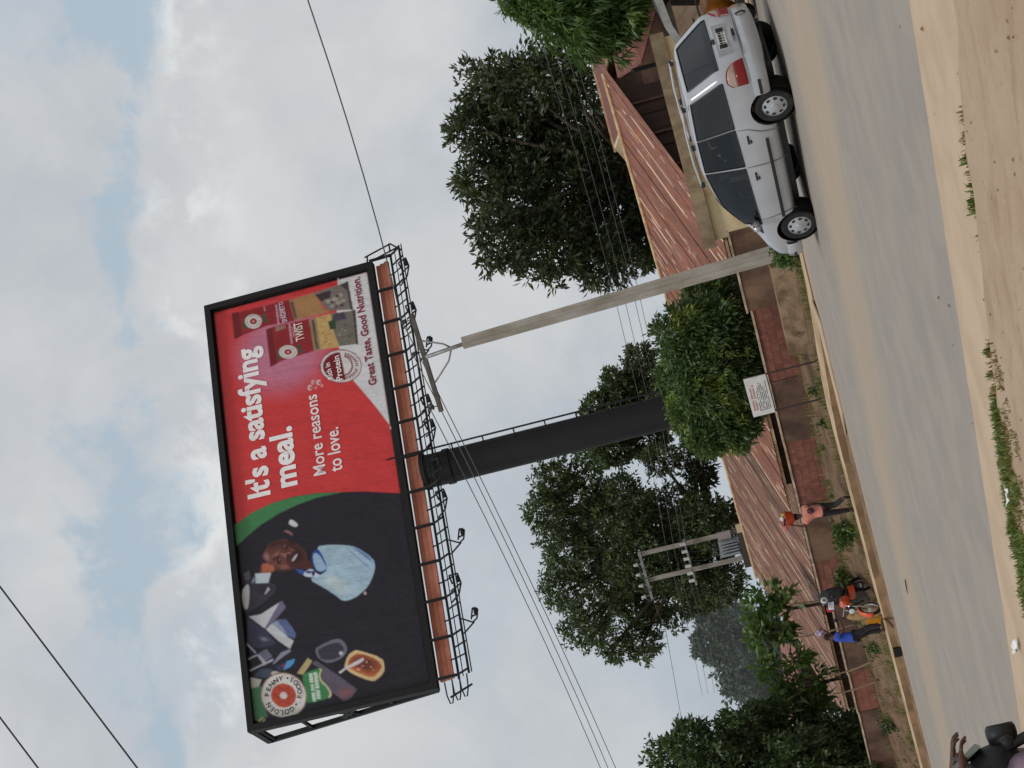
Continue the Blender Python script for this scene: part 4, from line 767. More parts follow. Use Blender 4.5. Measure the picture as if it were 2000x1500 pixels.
((74,43,40),[(-1.72,1.79),(-1.68,1.64),(-1.67,1.5),(-1.7,1.36),(-1.73,1.34),(-1.77,1.44),(-1.8,1.56),(-1.82,1.71),(-1.81,1.8),(-1.76,1.84)]),
((66,38,36),[(-1.72,1.73),(-1.7,1.63),(-1.69,1.53),(-1.71,1.43),(-1.73,1.42),(-1.76,1.49),(-1.78,1.57),(-1.8,1.67),(-1.79,1.74),(-1.75,1.76)]),
((111,71,66),[(-2.0,2.13),(-1.92,2.04),(-1.93,1.96),(-2.04,1.9),(-2.16,1.86),(-2.3,1.85),(-2.36,1.89),(-2.35,2.0),(-2.27,2.08),(-2.12,2.15)]),
((124,85,80),[(-2.03,2.11),(-1.96,2.03),(-1.97,1.97),(-2.06,1.92),(-2.15,1.88),(-2.27,1.87),(-2.32,1.91),(-2.31,1.99),(-2.24,2.06),(-2.12,2.12)]),
((137,98,94),[(-2.06,2.08),(-2.0,2.02),(-2.01,1.97),(-2.08,1.93),(-2.15,1.91),(-2.24,1.9),(-2.28,1.93),(-2.27,1.99),(-2.22,2.04),(-2.13,2.08)]),
((150,112,108),[(-2.08,2.05),(-2.05,2.01),(-2.05,1.98),(-2.1,1.95),(-2.15,1.93),(-2.21,1.93),(-2.23,1.95),(-2.23,1.99),(-2.19,2.03),(-2.13,2.05)]),
((109,67,60),[(-2.5,1.66),(-2.49,1.51),(-2.55,1.34),(-2.66,1.16),(-2.73,1.13),(-2.76,1.25),(-2.76,1.38),(-2.73,1.53),(-2.67,1.63),(-2.56,1.7)]),
((120,76,69),[(-2.53,1.61),(-2.52,1.49),(-2.56,1.36),(-2.65,1.21),(-2.71,1.19),(-2.74,1.28),(-2.74,1.39),(-2.72,1.51),(-2.66,1.59),(-2.57,1.65)]),
((131,85,77),[(-2.55,1.57),(-2.55,1.48),(-2.58,1.37),(-2.65,1.26),(-2.69,1.25),(-2.71,1.32),(-2.71,1.4),(-2.7,1.49),(-2.66,1.56),(-2.59,1.6)]),
((142,94,86),[(-2.58,1.53),(-2.58,1.46),(-2.6,1.39),(-2.65,1.32),(-2.68,1.3),(-2.69,1.35),(-2.69,1.41),(-2.68,1.47),(-2.65,1.52),(-2.61,1.54)]),
((110,68,61),[(-2.13,1.85),(-2.08,1.73),(-2.02,1.62),(-1.95,1.53),(-1.97,1.48),(-2.09,1.49),(-2.19,1.56),(-2.26,1.7),(-2.26,1.81),(-2.19,1.88)]),
((122,78,71),[(-2.12,1.82),(-2.09,1.72),(-2.04,1.63),(-1.98,1.56),(-2.0,1.52),(-2.09,1.52),(-2.17,1.58),(-2.24,1.7),(-2.24,1.78),(-2.17,1.84)]),
((134,88,80),[(-2.12,1.78),(-2.09,1.71),(-2.06,1.64),(-2.01,1.58),(-2.03,1.55),(-2.1,1.56),(-2.16,1.6),(-2.21,1.69),(-2.21,1.75),(-2.16,1.8)]),
((146,98,90),[(-2.12,1.74),(-2.1,1.69),(-2.08,1.65),(-2.05,1.61),(-2.06,1.59),(-2.1,1.59),(-2.15,1.62),(-2.18,1.68),(-2.18,1.73),(-2.15,1.76)]),
((87,51,46),[(-1.91,1.05),(-1.98,0.87),(-2.09,0.73),(-2.23,0.63),(-2.37,0.58),(-2.51,0.58),(-2.63,0.64),(-2.73,0.77),(-2.77,0.92),(-2.76,1.11),(-2.68,1.25),(-2.52,1.32),(-2.4,1.32),(-2.32,1.23),(-2.24,1.14),(-2.19,1.03),(-2.09,1.02),(-1.95,1.1)]),
((77,44,41),[(-2.0,1.03),(-2.05,0.88),(-2.14,0.77),(-2.26,0.69),(-2.37,0.65),(-2.48,0.65),(-2.57,0.7),(-2.66,0.8),(-2.69,0.93),(-2.69,1.08),(-2.62,1.19),(-2.49,1.25),(-2.39,1.25),(-2.32,1.18),(-2.27,1.1),(-2.22,1.02),(-2.14,1.01),(-2.03,1.08)]),
((66,37,35),[(-2.08,1.02),(-2.13,0.9),(-2.19,0.82),(-2.28,0.76),(-2.37,0.73),(-2.45,0.73),(-2.52,0.77),(-2.59,0.84),(-2.61,0.94),(-2.61,1.05),(-2.56,1.14),(-2.46,1.18),(-2.38,1.18),(-2.33,1.13),(-2.29,1.07),(-2.25,1.01),(-2.19,1.0),(-2.1,1.05)]),
((56,30,30),[(-2.17,1.0),(-2.2,0.92),(-2.24,0.86),(-2.3,0.82),(-2.36,0.8),(-2.42,0.8),(-2.47,0.83),(-2.51,0.88),(-2.53,0.95),(-2.53,1.03),(-2.49,1.08),(-2.42,1.11),(-2.37,1.11),(-2.34,1.08),(-2.31,1.04),(-2.28,0.99),(-2.24,0.99),(-2.18,1.02)]),
((116,74,68),[(-2.14,1.47),(-2.16,1.3),(-2.2,1.2),(-2.26,1.17),(-2.3,1.19),(-2.34,1.24),(-2.34,1.33),(-2.3,1.44),(-2.24,1.51),(-2.17,1.54)]),
((135,91,84),[(-2.17,1.43),(-2.19,1.31),(-2.21,1.24),(-2.25,1.22),(-2.29,1.23),(-2.31,1.27),(-2.31,1.33),(-2.28,1.41),(-2.24,1.46),(-2.19,1.48)]),
((154,108,100),[(-2.2,1.39),(-2.21,1.32),(-2.23,1.28),(-2.25,1.27),(-2.27,1.27),(-2.29,1.3),(-2.28,1.33),(-2.27,1.38),(-2.24,1.41),(-2.21,1.42)]),
((110,68,61),[(-1.97,1.24),(-2.02,1.13),(-2.09,1.03),(-2.16,0.96),(-2.19,0.97),(-2.16,1.07),(-2.09,1.16),(-2.0,1.25)]),
((122,78,70),[(-2.0,1.2),(-2.04,1.12),(-2.09,1.05),(-2.14,1.0),(-2.16,1.01),(-2.14,1.08),(-2.09,1.15),(-2.02,1.21)]),
((134,88,80),[(-2.04,1.16),(-2.06,1.11),(-2.08,1.07),(-2.12,1.04),(-2.13,1.04),(-2.12,1.09),(-2.09,1.13),(-2.05,1.16)]),
((82,48,44),[(-2.21,1.67),(-2.18,1.6),(-2.22,1.54),(-2.31,1.5),(-2.4,1.5),(-2.49,1.53),(-2.52,1.57),(-2.51,1.62),(-2.43,1.66),(-2.29,1.69)]),
((66,38,37),[(-2.25,1.64),(-2.23,1.6),(-2.26,1.56),(-2.32,1.53),(-2.39,1.53),(-2.45,1.55),(-2.48,1.57),(-2.47,1.61),(-2.41,1.64),(-2.31,1.66)]),
((50,28,30),[(-2.29,1.62),(-2.28,1.59),(-2.3,1.57),(-2.34,1.55),(-2.37,1.55),(-2.41,1.56),(-2.43,1.58),(-2.42,1.6),(-2.39,1.62),(-2.33,1.63)]),
((81,48,44),[(-1.8,1.34),(-1.79,1.29),(-1.83,1.24),(-1.92,1.21),(-2.0,1.22),(-2.07,1.25),(-2.08,1.28),(-2.05,1.33),(-1.98,1.35),(-1.86,1.37)]),
((64,38,37),[(-1.84,1.33),(-1.84,1.29),(-1.86,1.26),(-1.92,1.24),(-1.98,1.24),(-2.03,1.26),(-2.04,1.28),(-2.02,1.32),(-1.97,1.33),(-1.88,1.34)]),
((48,28,30),[(-1.88,1.31),(-1.88,1.29),(-1.89,1.27),(-1.93,1.26),(-1.96,1.26),(-1.99,1.27),(-2.0,1.29),(-1.99,1.3),(-1.96,1.32),(-1.91,1.32)]),
((80,47,44),[(-2.29,1.8),(-2.15,1.71),(-2.21,1.67),(-2.39,1.76)]),
((62,36,36),[(-2.27,1.76),(-2.22,1.72),(-2.24,1.7),(-2.32,1.74)]),
((80,47,44),[(-1.81,1.48),(-1.74,1.41),(-1.79,1.36),(-1.91,1.41)]),
((62,36,36),[(-1.81,1.44),(-1.78,1.41),(-1.8,1.39),(-1.85,1.41)]),
((150,124,120),[(-2.36,1.54),(-2.37,1.55),(-2.38,1.55),(-2.39,1.56),(-2.39,1.57),(-2.38,1.58),(-2.36,1.58),(-2.35,1.58),(-2.33,1.58),(-2.31,1.57),(-2.3,1.57),(-2.29,1.56),(-2.29,1.55),(-2.3,1.54),(-2.32,1.54),(-2.34,1.54)]),
((150,124,120),[(-1.91,1.3),(-1.93,1.31),(-1.94,1.31),(-1.94,1.32),(-1.94,1.33),(-1.93,1.33),(-1.92,1.34),(-1.9,1.34),(-1.89,1.34),(-1.87,1.33),(-1.86,1.33),(-1.86,1.32),(-1.86,1.31),(-1.87,1.31),(-1.88,1.3),(-1.9,1.3)]),
((150,106,98),[(-2.13,1.47),(-2.16,1.41),(-2.17,1.32),(-2.16,1.19),(-2.18,1.12),(-2.2,1.11),(-2.22,1.17),(-2.23,1.3),(-2.22,1.4),(-2.19,1.46),(-2.17,1.49),(-2.13,1.5)]),
((71,41,39),[(-2.19,1.26),(-2.22,1.21),(-2.29,1.2),(-2.38,1.22),(-2.43,1.25),(-2.44,1.29),(-2.37,1.3),(-2.24,1.29)]),
((44,24,26),[(-2.27,1.26),(-2.28,1.24),(-2.31,1.23),(-2.34,1.24),(-2.37,1.25),(-2.37,1.27),(-2.34,1.27),(-2.29,1.27)]),
((206,196,198),[(-2.45,1.12),(-2.4,1.07),(-2.34,1.02),(-2.3,0.95),(-2.29,0.91),(-2.32,0.9),(-2.36,0.92),(-2.42,0.97),(-2.47,1.02),(-2.51,1.07),(-2.52,1.11),(-2.5,1.14)]),
((58,28,30),[(-2.31,0.88),(-2.33,0.87),(-2.38,0.88),(-2.46,0.94),(-2.52,0.99),(-2.56,1.06),(-2.57,1.1),(-2.55,1.1),(-2.52,1.07),(-2.48,1.02),(-2.42,0.97),(-2.34,0.92)]),
((75,46,44),[(-2.35,1.97),(-2.45,1.85),(-2.56,1.73),(-2.69,1.61),(-2.77,1.42),(-2.81,1.16),(-2.82,1.16),(-2.82,1.43),(-2.78,1.63),(-2.68,1.77),(-2.55,1.89),(-2.39,1.99)]),
((92,58,54),[(-2.52,1.78),(-2.56,1.72),(-2.61,1.67),(-2.66,1.62),(-2.7,1.54),(-2.71,1.43),(-2.72,1.43),(-2.72,1.54),(-2.7,1.63),(-2.66,1.69),(-2.6,1.74),(-2.53,1.78)]),
((64,60,72),[(-3.29,3.02),(-3.14,2.96),(-3.02,2.9),(-2.93,2.84),(-2.85,2.78),(-2.8,2.72),(-2.78,2.65),(-2.78,2.57),(-2.8,2.49),(-2.85,2.4),(-2.89,2.31),(-2.94,2.21),(-2.99,2.12),(-3.04,2.02),(-3.09,1.94),(-3.15,1.88),(-3.21,1.83),(-3.28,1.8),(-3.34,1.8),(-3.41,1.83),(-3.47,1.88),(-3.52,1.96),(-3.58,2.05),(-3.64,2.16),(-3.7,2.27),(-3.76,2.4),(-3.81,2.52),(-3.86,2.64),(-3.89,2.74),(-3.92,2.84),(-3.92,2.92),(-3.88,2.99),(-3.8,3.03),(-3.68,3.06),(-3.56,3.07),(-3.43,3.06)]),
((60,56,68),[(-3.0,2.42),(-3.1,2.05),(-3.22,1.85),(-3.34,1.81),(-3.45,1.96),(-3.55,2.31),(-3.43,2.52),(-3.11,2.58)]),
((56,52,64),[(-3.08,2.35),(-3.15,2.09),(-3.23,1.95),(-3.32,1.92),(-3.4,2.03),(-3.47,2.27),(-3.39,2.42),(-3.16,2.46)]),
((52,49,60),[(-3.16,2.29),(-3.2,2.13),(-3.25,2.04),(-3.3,2.03),(-3.35,2.09),(-3.39,2.24),(-3.34,2.33),(-3.21,2.35)]),
((176,100,76),[(-2.56,2.3),(-2.48,2.27),(-2.4,2.23),(-2.34,2.18),(-2.33,2.12),(-2.38,2.04),(-2.43,1.96),(-2.48,1.89),(-2.53,1.82),(-2.58,1.76),(-2.63,1.75),(-2.69,1.78),(-2.72,1.85),(-2.73,1.97),(-2.72,2.08),(-2.7,2.18),(-2.67,2.26),(-2.63,2.3)]),
((184,108,82),[(-2.42,2.06),(-2.37,2.04),(-2.35,2.02),(-2.36,1.99),(-2.39,1.98),(-2.45,1.97),(-2.5,1.98),(-2.54,2.0),(-2.55,2.03),(-2.54,2.05),(-2.51,2.07),(-2.46,2.07)]),
((112,58,48),[(-2.38,1.96),(-2.39,1.95),(-2.42,1.95),(-2.47,1.95),(-2.52,1.96),(-2.55,1.98),(-2.57,1.99),(-2.56,1.99),(-2.54,1.98),(-2.5,1.97),(-2.46,1.96),(-2.4,1.96)]),
((184,108,82),[(-2.48,1.97),(-2.43,1.95),(-2.41,1.93),(-2.42,1.9),(-2.45,1.89),(-2.51,1.88),(-2.56,1.89),(-2.6,1.91),(-2.61,1.94),(-2.6,1.96),(-2.57,1.98),(-2.52,1.98)]),
((112,58,48),[(-2.44,1.87),(-2.45,1.86),(-2.48,1.86),(-2.53,1.86),(-2.58,1.87),(-2.61,1.89),(-2.63,1.9),(-2.62,1.9),(-2.6,1.89),(-2.56,1.88),(-2.52,1.87),(-2.46,1.87)]),
((184,108,82),[(-2.54,1.89),(-2.49,1.87),(-2.47,1.84),(-2.48,1.82),(-2.52,1.8),(-2.58,1.8),(-2.63,1.81),(-2.67,1.83),(-2.68,1.85),(-2.67,1.88),(-2.64,1.89),(-2.59,1.89)]),
((112,58,48),[(-2.5,1.79),(-2.51,1.78),(-2.54,1.77),(-2.6,1.77),(-2.64,1.78),(-2.68,1.8),(-2.69,1.81),(-2.68,1.81),(-2.66,1.81),(-2.63,1.8),(-2.58,1.79),(-2.53,1.79)]),
((120,64,52),[(-2.56,2.3),(-2.48,2.27),(-2.42,2.24),(-2.39,2.22),(-2.41,2.21),(-2.48,2.21),(-2.56,2.22),(-2.63,2.23),(-2.66,2.26),(-2.62,2.3)]),
((196,210,220),[(-2.62,2.48),(-2.74,1.91),(-3.07,2.05),(-2.98,2.5)]),
((150,160,178),[(-2.9,2.64),(-2.7,2.5),(-2.87,2.53),(-2.96,2.6)]),
((206,208,212),[(-3.1,2.98),(-2.96,2.85),(-2.94,2.77),(-3.04,2.74),(-3.21,2.74),(-3.46,2.78),(-3.65,2.82),(-3.79,2.87),(-3.82,2.92),(-3.76,2.99),(-3.59,3.03),(-3.31,3.04)]),
((96,90,104),[(-2.54,2.89),(-2.45,2.68),(-2.75,2.65),(-2.85,2.84)]),
((190,178,196),[(-3.45,2.24),(-3.21,2.09),(-3.31,2.0),(-3.44,2.18)]),
((172,202,220),[(-2.22,0.14),(-2.22,-0.01),(-2.24,-0.19),(-2.29,-0.41),(-2.36,-0.66),(-2.45,-0.94),(-2.57,-1.16),(-2.71,-1.3),(-2.88,-1.46),(-3.06,-1.62),(-3.21,-1.71),(-3.33,-1.73),(-3.47,-1.71),(-3.61,-1.66),(-3.78,-1.57),(-3.97,-1.44),(-4.11,-1.29),(-4.21,-1.13),(-4.29,-0.97),(-4.33,-0.82),(-4.35,-0.67),(-4.34,-0.53),(-4.28,-0.41),(-4.17,-0.32),(-4.02,-0.18),(-3.83,0.01),(-3.62,0.24),(-3.39,0.51),(-3.27,0.53),(-3.25,0.31),(-3.22,0.12),(-3.15,-0.02),(-2.97,-0.05),(-2.66,0.03),(-2.44,0.11),(-2.29,0.18)]),
((152,180,210),[(-2.49,-1.0),(-2.53,-1.11),(-2.69,-1.31),(-2.97,-1.58),(-3.18,-1.71),(-3.32,-1.72),(-3.27,-1.63),(-3.02,-1.45),(-2.79,-1.25),(-2.58,-1.05)]),
((132,159,200),[(-2.57,-1.08),(-2.6,-1.17),(-2.73,-1.32),(-2.96,-1.54),(-3.12,-1.65),(-3.23,-1.65),(-3.19,-1.58),(-2.99,-1.43),(-2.81,-1.28),(-2.64,-1.11)]),
((112,138,190),[(-2.65,-1.15),(-2.67,-1.22),(-2.77,-1.34),(-2.94,-1.5),(-3.06,-1.58),(-3.15,-1.58),(-3.11,-1.53),(-2.97,-1.42),(-2.83,-1.3),(-2.7,-1.18)]),
((161,191,215),[(-2.47,-0.76),(-2.48,-0.82),(-2.75,-1.05),(-3.26,-1.45),(-3.54,-1.64),(-3.58,-1.62),(-3.31,-1.4),(-2.75,-0.96)]),
((150,180,210),[(-2.58,-0.85),(-2.59,-0.9),(-2.8,-1.08),(-3.21,-1.41),(-3.43,-1.56),(-3.46,-1.54),(-3.25,-1.36),(-2.8,-1.01)]),
((140,170,205),[(-2.69,-0.94),(-2.7,-0.98),(-2.86,-1.12),(-3.16,-1.36),(-3.33,-1.47),(-3.35,-1.46),(-3.2,-1.32),(-2.86,-1.06)]),
((179,206,220),[(-3.2,-0.11),(-3.36,-0.38),(-3.61,-0.64),(-3.94,-0.89),(-4.14,-0.88),(-4.21,-0.6),(-4.16,-0.39),(-3.99,-0.24),(-3.79,-0.03),(-3.55,0.23),(-3.36,0.28),(-3.2,0.11)]),
((186,210,221),[(-3.3,-0.14),(-3.43,-0.36),(-3.63,-0.57),(-3.9,-0.77),(-4.06,-0.76),(-4.11,-0.54),(-4.07,-0.37),(-3.93,-0.25),(-3.77,-0.08),(-3.59,0.13),(-3.43,0.17),(-3.3,0.03)]),
((194,214,222),[(-3.4,-0.18),(-3.5,-0.34),(-3.65,-0.5),(-3.85,-0.65),(-3.97,-0.64),(-4.01,-0.48),(-3.98,-0.35),(-3.88,-0.26),(-3.76,-0.14),(-3.62,0.02),(-3.5,0.05),(-3.4,-0.05)]),
((150,185,208),[(-3.29,-0.3),(-3.37,-0.45),(-3.4,-0.43),(-3.33,-0.31)]),
('CLOTH',[(-2.22,0.21),(-2.22,-0.08),(-2.31,-0.52),(-2.5,-1.09),(-2.79,-1.37),(-3.15,-1.71),(-3.39,-1.73),(-3.69,-1.63),(-4.06,-1.37),(-4.26,-1.05),(-4.35,-0.74),(-4.33,-0.45),(-4.11,-0.28),(-3.74,0.11),(-3.27,0.64),(-3.25,0.19),(-3.12,-0.09),(-2.51,0.07)]),
((44,76,156),[(-2.31,0.21),(-2.36,0.13),(-2.57,0.04),(-2.93,-0.06),(-3.13,-0.04),(-3.18,0.09),(-3.14,0.22),(-3.01,0.36),(-2.82,0.42),(-2.55,0.43),(-2.38,0.38),(-2.31,0.29)]),
((160,192,220),[(-2.41,0.33),(-2.43,0.23),(-2.57,0.12),(-2.83,0.02),(-2.99,-0.04),(-3.06,-0.04),(-3.1,0.02),(-3.12,0.15),(-3.08,0.25),(-2.99,0.32),(-2.81,0.37),(-2.54,0.38)]),
((60,92,170),[(-2.79,1.06),(-2.97,0.69),(-3.12,0.77),(-2.99,0.93)]),
((206,220,238),[(-2.98,0.69),(-2.94,0.54),(-2.98,0.43),(-3.1,0.36),(-3.18,0.29),(-3.24,0.2),(-3.27,0.25),(-3.25,0.43),(-3.22,0.58),(-3.17,0.71),(-3.11,0.78),(-3.04,0.77)]),
((24,22,60),[(-3.01,0.47),(-3.06,0.35),(-3.24,0.43),(-3.17,0.49)]),
((30,50,130),[(-2.98,0.7),(-3.01,0.49),(-3.11,0.5),(-3.06,0.67)]),
((214,218,226),[(-1.07,1.07),(-1.0,1.02),(-1.03,0.93),(-1.18,0.8),(-1.28,0.76),(-1.31,0.83),(-1.3,0.91),(-1.22,1.0),(-1.17,1.06),(-1.13,1.09)]),
((140,104,100),[(-1.34,1.28),(-1.34,1.21),(-1.37,1.13),(-1.44,1.05),(-1.51,1.0),(-1.59,0.99),(-1.59,1.03),(-1.5,1.13),(-1.43,1.22),(-1.37,1.29)]),
((190,170,180),[(-4.27,-1.31),(-4.29,-1.3),(-4.3,-1.28),(-4.31,-1.26),(-4.3,-1.24),(-4.29,-1.22),(-4.27,-1.21),(-4.24,-1.2),(-4.22,-1.21),(-4.2,-1.22),(-4.19,-1.23),(-4.19,-1.26),(-4.19,-1.28),(-4.21,-1.29),(-4.23,-1.31),(-4.25,-1.31)]),
((206,208,214),[(-4.08,2.87),(-4.11,2.44),(-3.84,1.72),(-3.98,1.63),(-4.65,2.34)]),
((120,112,140),[(-3.82,1.71),(-3.84,1.62),(-4.08,1.53),(-4.71,2.31),(-4.63,2.36)]),
((62,66,86),[(-4.13,2.91),(-4.68,2.37),(-5.27,1.98),(-5.26,2.22),(-5.29,2.57),(-5.19,2.83),(-4.96,3.02)]),
((78,82,101),[(-4.86,2.59),(-4.89,2.44),(-4.95,2.31),(-5.05,2.19),(-5.1,2.22),(-5.11,2.38),(-5.05,2.51),(-4.92,2.62)]),
((94,98,117),[(-4.89,2.56),(-4.91,2.43),(-4.96,2.33),(-5.04,2.24),(-5.08,2.25),(-5.09,2.38),(-5.04,2.49),(-4.93,2.58)]),
((110,114,132),[(-4.91,2.52),(-4.93,2.43),(-4.97,2.35),(-5.03,2.28),(-5.06,2.29),(-5.07,2.39),(-5.03,2.47),(-4.95,2.54)]),
((126,130,148),[(-4.94,2.49),(-4.95,2.42),(-4.97,2.36),(-5.02,2.32),(-5.04,2.33),(-5.04,2.39),(-5.02,2.45),(-4.96,2.5)]),
((96,110,154),[(-4.52,2.08),(-4.43,1.83),(-4.5,1.57),(-4.82,1.39),(-5.09,1.29),(-5.23,1.36),(-5.09,1.56),(-4.92,1.78)]),
((150,165,190),[(-4.52,2.08),(-4.45,1.89),(-4.78,1.71),(-5.11,1.59),(-5.02,1.74)]),
((206,210,214),[(-4.68,2.31),(-4.52,2.08),(-4.86,1.8),(-5.11,1.59),(-5.29,1.4),(-5.54,1.56),(-5.15,1.94)]),
('CLOTH',[(-4.68,2.31),(-4.52,2.08),(-4.43,1.83),(-4.5,1.57),(-4.82,1.39),(-5.09,1.29),(-5.23,1.36),(-5.54,1.56),(-5.15,1.94)]),
((40,40,54),[(-5.32,2.39),(-5.24,1.98),(-5.51,1.69),(-5.69,1.98),(-5.58,2.18)]),
((112,114,134),[(-5.44,2.7),(-5.35,2.37),(-5.66,2.19),(-5.77,2.47)]),
((186,188,202),[(-5.53,3.05),(-5.45,2.73),(-5.5,2.7),(-5.58,3.03)]),
((186,188,202),[(-5.44,2.75),(-5.52,2.6),(-5.81,2.43),(-5.89,2.47),(-5.86,2.53)]),
((186,188,202),[(-5.93,3.04),(-5.81,2.52),(-5.73,2.17),(-5.81,2.19),(-5.98,3.02)]),
((186,188,202),[(-4.98,3.02),(-5.38,2.74),(-5.42,2.77),(-5.03,3.05)]),
((142,146,168),[(-5.89,2.21),(-5.59,1.88),(-5.54,1.56),(-5.63,1.53),(-5.74,1.82),(-5.93,2.18)]),
((86,156,214),[(-6.21,1.87),(-5.93,1.72),(-5.91,1.42),(-6.04,1.48),(-6.16,1.63)]),
((60,62,96),[(-6.0,2.12),(-5.95,1.79),(-6.2,1.85),(-6.2,2.03)]),
((170,60,66),[(-6.03,1.91),(-6.02,1.79),(-6.11,1.81),(-6.09,1.89)]),
((74,84,106),[(-6.17,2.91),(-5.98,2.65),(-6.06,2.28),(-6.26,2.2),(-6.32,2.55)]),
((196,192,180),[(-6.29,2.02),(-6.33,2.04),(-6.35,2.1),(-6.34,2.17),(-6.31,2.24),(-6.26,2.29),(-6.21,2.3),(-6.17,2.28),(-6.16,2.22),(-6.17,2.15),(-6.2,2.08),(-6.24,2.03)]),
((204,204,198),[(-6.18,3.04),(-6.35,2.65),(-6.62,2.8),(-6.55,3.05)]),
((78,134,98),[(-6.57,3.05),(-6.56,2.63),(-7.17,2.67),(-7.63,2.57),(-7.73,2.92),(-7.62,3.06)]),
((186,170,122),[(-6.42,1.42),(-5.99,0.99),(-6.13,0.84),(-6.51,1.21)]),
((100,94,110),[(-6.21,0.86),(-6.14,0.72),(-6.77,0.07),(-7.37,-0.52),(-7.65,-0.24),(-7.64,-0.0),(-7.22,0.4),(-6.83,0.61),(-6.5,0.55)]),
('CLOTH',[(-6.21,0.86),(-6.14,0.72),(-6.77,0.07),(-7.37,-0.52),(-7.65,-0.24),(-7.64,-0.0),(-7.22,0.4),(-6.83,0.61),(-6.5,0.55)]),
((109,93,107),[(-7.19,0.01),(-7.29,-0.42),(-7.43,-0.54),(-7.62,-0.35),(-7.7,-0.18),(-7.69,-0.03),(-7.55,0.09),(-7.28,0.17)]),
((119,93,104),[(-7.25,-0.03),(-7.33,-0.37),(-7.44,-0.47),(-7.59,-0.32),(-7.66,-0.18),(-7.65,-0.05),(-7.53,0.04),(-7.32,0.11)]),
((128,92,101),[(-7.3,-0.06),(-7.36,-0.32),(-7.45,-0.39),(-7.56,-0.28),(-7.61,-0.17),(-7.61,-0.08),(-7.52,-0.01),(-7.35,0.05)]),
((138,92,98),[(-7.35,-0.09),(-7.39,-0.27),(-7.45,-0.32),(-7.53,-0.24),(-7.57,-0.17),(-7.56,-0.1),(-7.5,-0.05),(-7.39,-0.02)]),
((66,136,84),[(-6.5,1.21),(-6.47,1.08),(-6.44,0.93),(-6.43,0.76),(-6.43,0.64),(-6.47,0.58),(-6.54,0.57),(-6.64,0.61),(-6.74,0.63),(-6.85,0.61),(-6.95,0.56),(-7.04,0.47),(-7.14,0.41),(-7.26,0.36),(-7.36,0.35),(-7.46,0.39),(-7.5,0.55),(-7.51,0.83),(-7.5,1.04),(-7.48,1.18),(-7.36,1.23),(-7.16,1.2),(-6.93,1.2),(-6.65,1.25)]),
((206,196,160),[(-6.43,0.63),(-6.46,0.56),(-6.51,0.55),(-6.58,0.6),(-6.67,0.62),(-6.77,0.62),(-6.85,0.6),(-6.9,0.56),(-6.97,0.51),(-7.07,0.44),(-7.18,0.38),(-7.31,0.33),(-7.41,0.33),(-7.48,0.38),(-7.5,0.42),(-7.49,0.45),(-7.44,0.45),(-7.37,0.4),(-7.28,0.4),(-7.17,0.45),(-7.06,0.51),(-6.97,0.59),(-6.89,0.64),(-6.82,0.67),(-6.74,0.68),(-6.64,0.68),(-6.57,0.66),(-6.52,0.62),(-6.48,0.62),(-6.44,0.65)]),
((214,232,218),[(-6.52,1.01),(-6.54,0.89),(-6.61,0.89),(-6.59,1.01)]),
((214,232,218),[(-6.6,1.01),(-6.62,0.89),(-6.68,0.89),(-6.66,1.01)]),
((214,232,218),[(-6.67,1.01),(-6.69,0.89),(-6.78,0.89),(-6.76,1.01)]),
((214,232,218),[(-6.77,1.01),(-6.79,0.89),(-6.86,0.89),(-6.84,1.01)]),
((214,232,218),[(-6.9,1.0),(-6.92,0.89),(-6.98,0.89),(-6.96,1.0)]),
((214,232,218),[(-6.98,1.0),(-7.0,0.89),(-7.04,0.88),(-7.02,1.0)]),
((214,232,218),[(-7.04,1.0),(-7.06,0.88),(-7.13,0.88),(-7.11,1.0)]),
((214,232,218),[(-7.17,1.0),(-7.19,0.88),(-7.26,0.88),(-7.24,1.0)]),
((214,232,218),[(-7.25,1.0),(-7.27,0.88),(-7.35,0.88),(-7.33,1.0)]),
((214,232,218),[(-7.34,1.0),(-7.36,0.88),(-7.44,0.88),(-7.42,0.99)]),
((214,232,218),[(-7.43,0.99),(-7.45,0.88),(-7.5,0.88),(-7.48,0.99)]),
((214,232,218),[(-6.52,0.86),(-6.54,0.73),(-6.62,0.72),(-6.59,0.86)]),
((214,232,218),[(-6.61,0.86),(-6.63,0.72),(-6.69,0.72),(-6.67,0.85)]),
((214,232,218),[(-6.68,0.85),(-6.7,0.72),(-6.77,0.72),(-6.75,0.85)]),
((214,232,218),[(-6.76,0.85),(-6.79,0.72),(-6.85,0.72),(-6.83,0.85)]),
((214,232,218),[(-6.84,0.85),(-6.86,0.72),(-6.92,0.72),(-6.9,0.85)]),
((214,232,218),[(-6.91,0.85),(-6.94,0.72),(-7.0,0.72),(-6.97,0.85)]),
((214,232,218),[(-6.99,0.85),(-7.01,0.72),(-7.09,0.72),(-7.07,0.85)]),
((214,232,218),[(-7.12,0.85),(-7.15,0.72),(-7.22,0.72),(-7.19,0.85)]),
((214,232,218),[(-7.21,0.85),(-7.23,0.71),(-7.29,0.71),(-7.27,0.84)]),
((214,232,218),[(-7.28,0.84),(-7.3,0.71),(-7.38,0.71),(-7.36,0.84)]),
((214,232,218),[(-7.37,0.84),(-7.4,0.71),(-7.45,0.71),(-7.43,0.84)]),
((116,118,132),[(-5.79,0.69),(-5.72,0.67),(-5.65,0.48),(-5.58,0.12),(-5.57,-0.11),(-5.61,-0.2),(-5.68,-0.27),(-5.76,-0.33),(-5.86,-0.37),(-5.97,-0.4),(-6.09,-0.36),(-6.22,-0.24),(-6.3,-0.06),(-6.34,0.17),(-6.3,0.37),(-6.17,0.54),(-6.03,0.65),(-5.9,0.68)]),
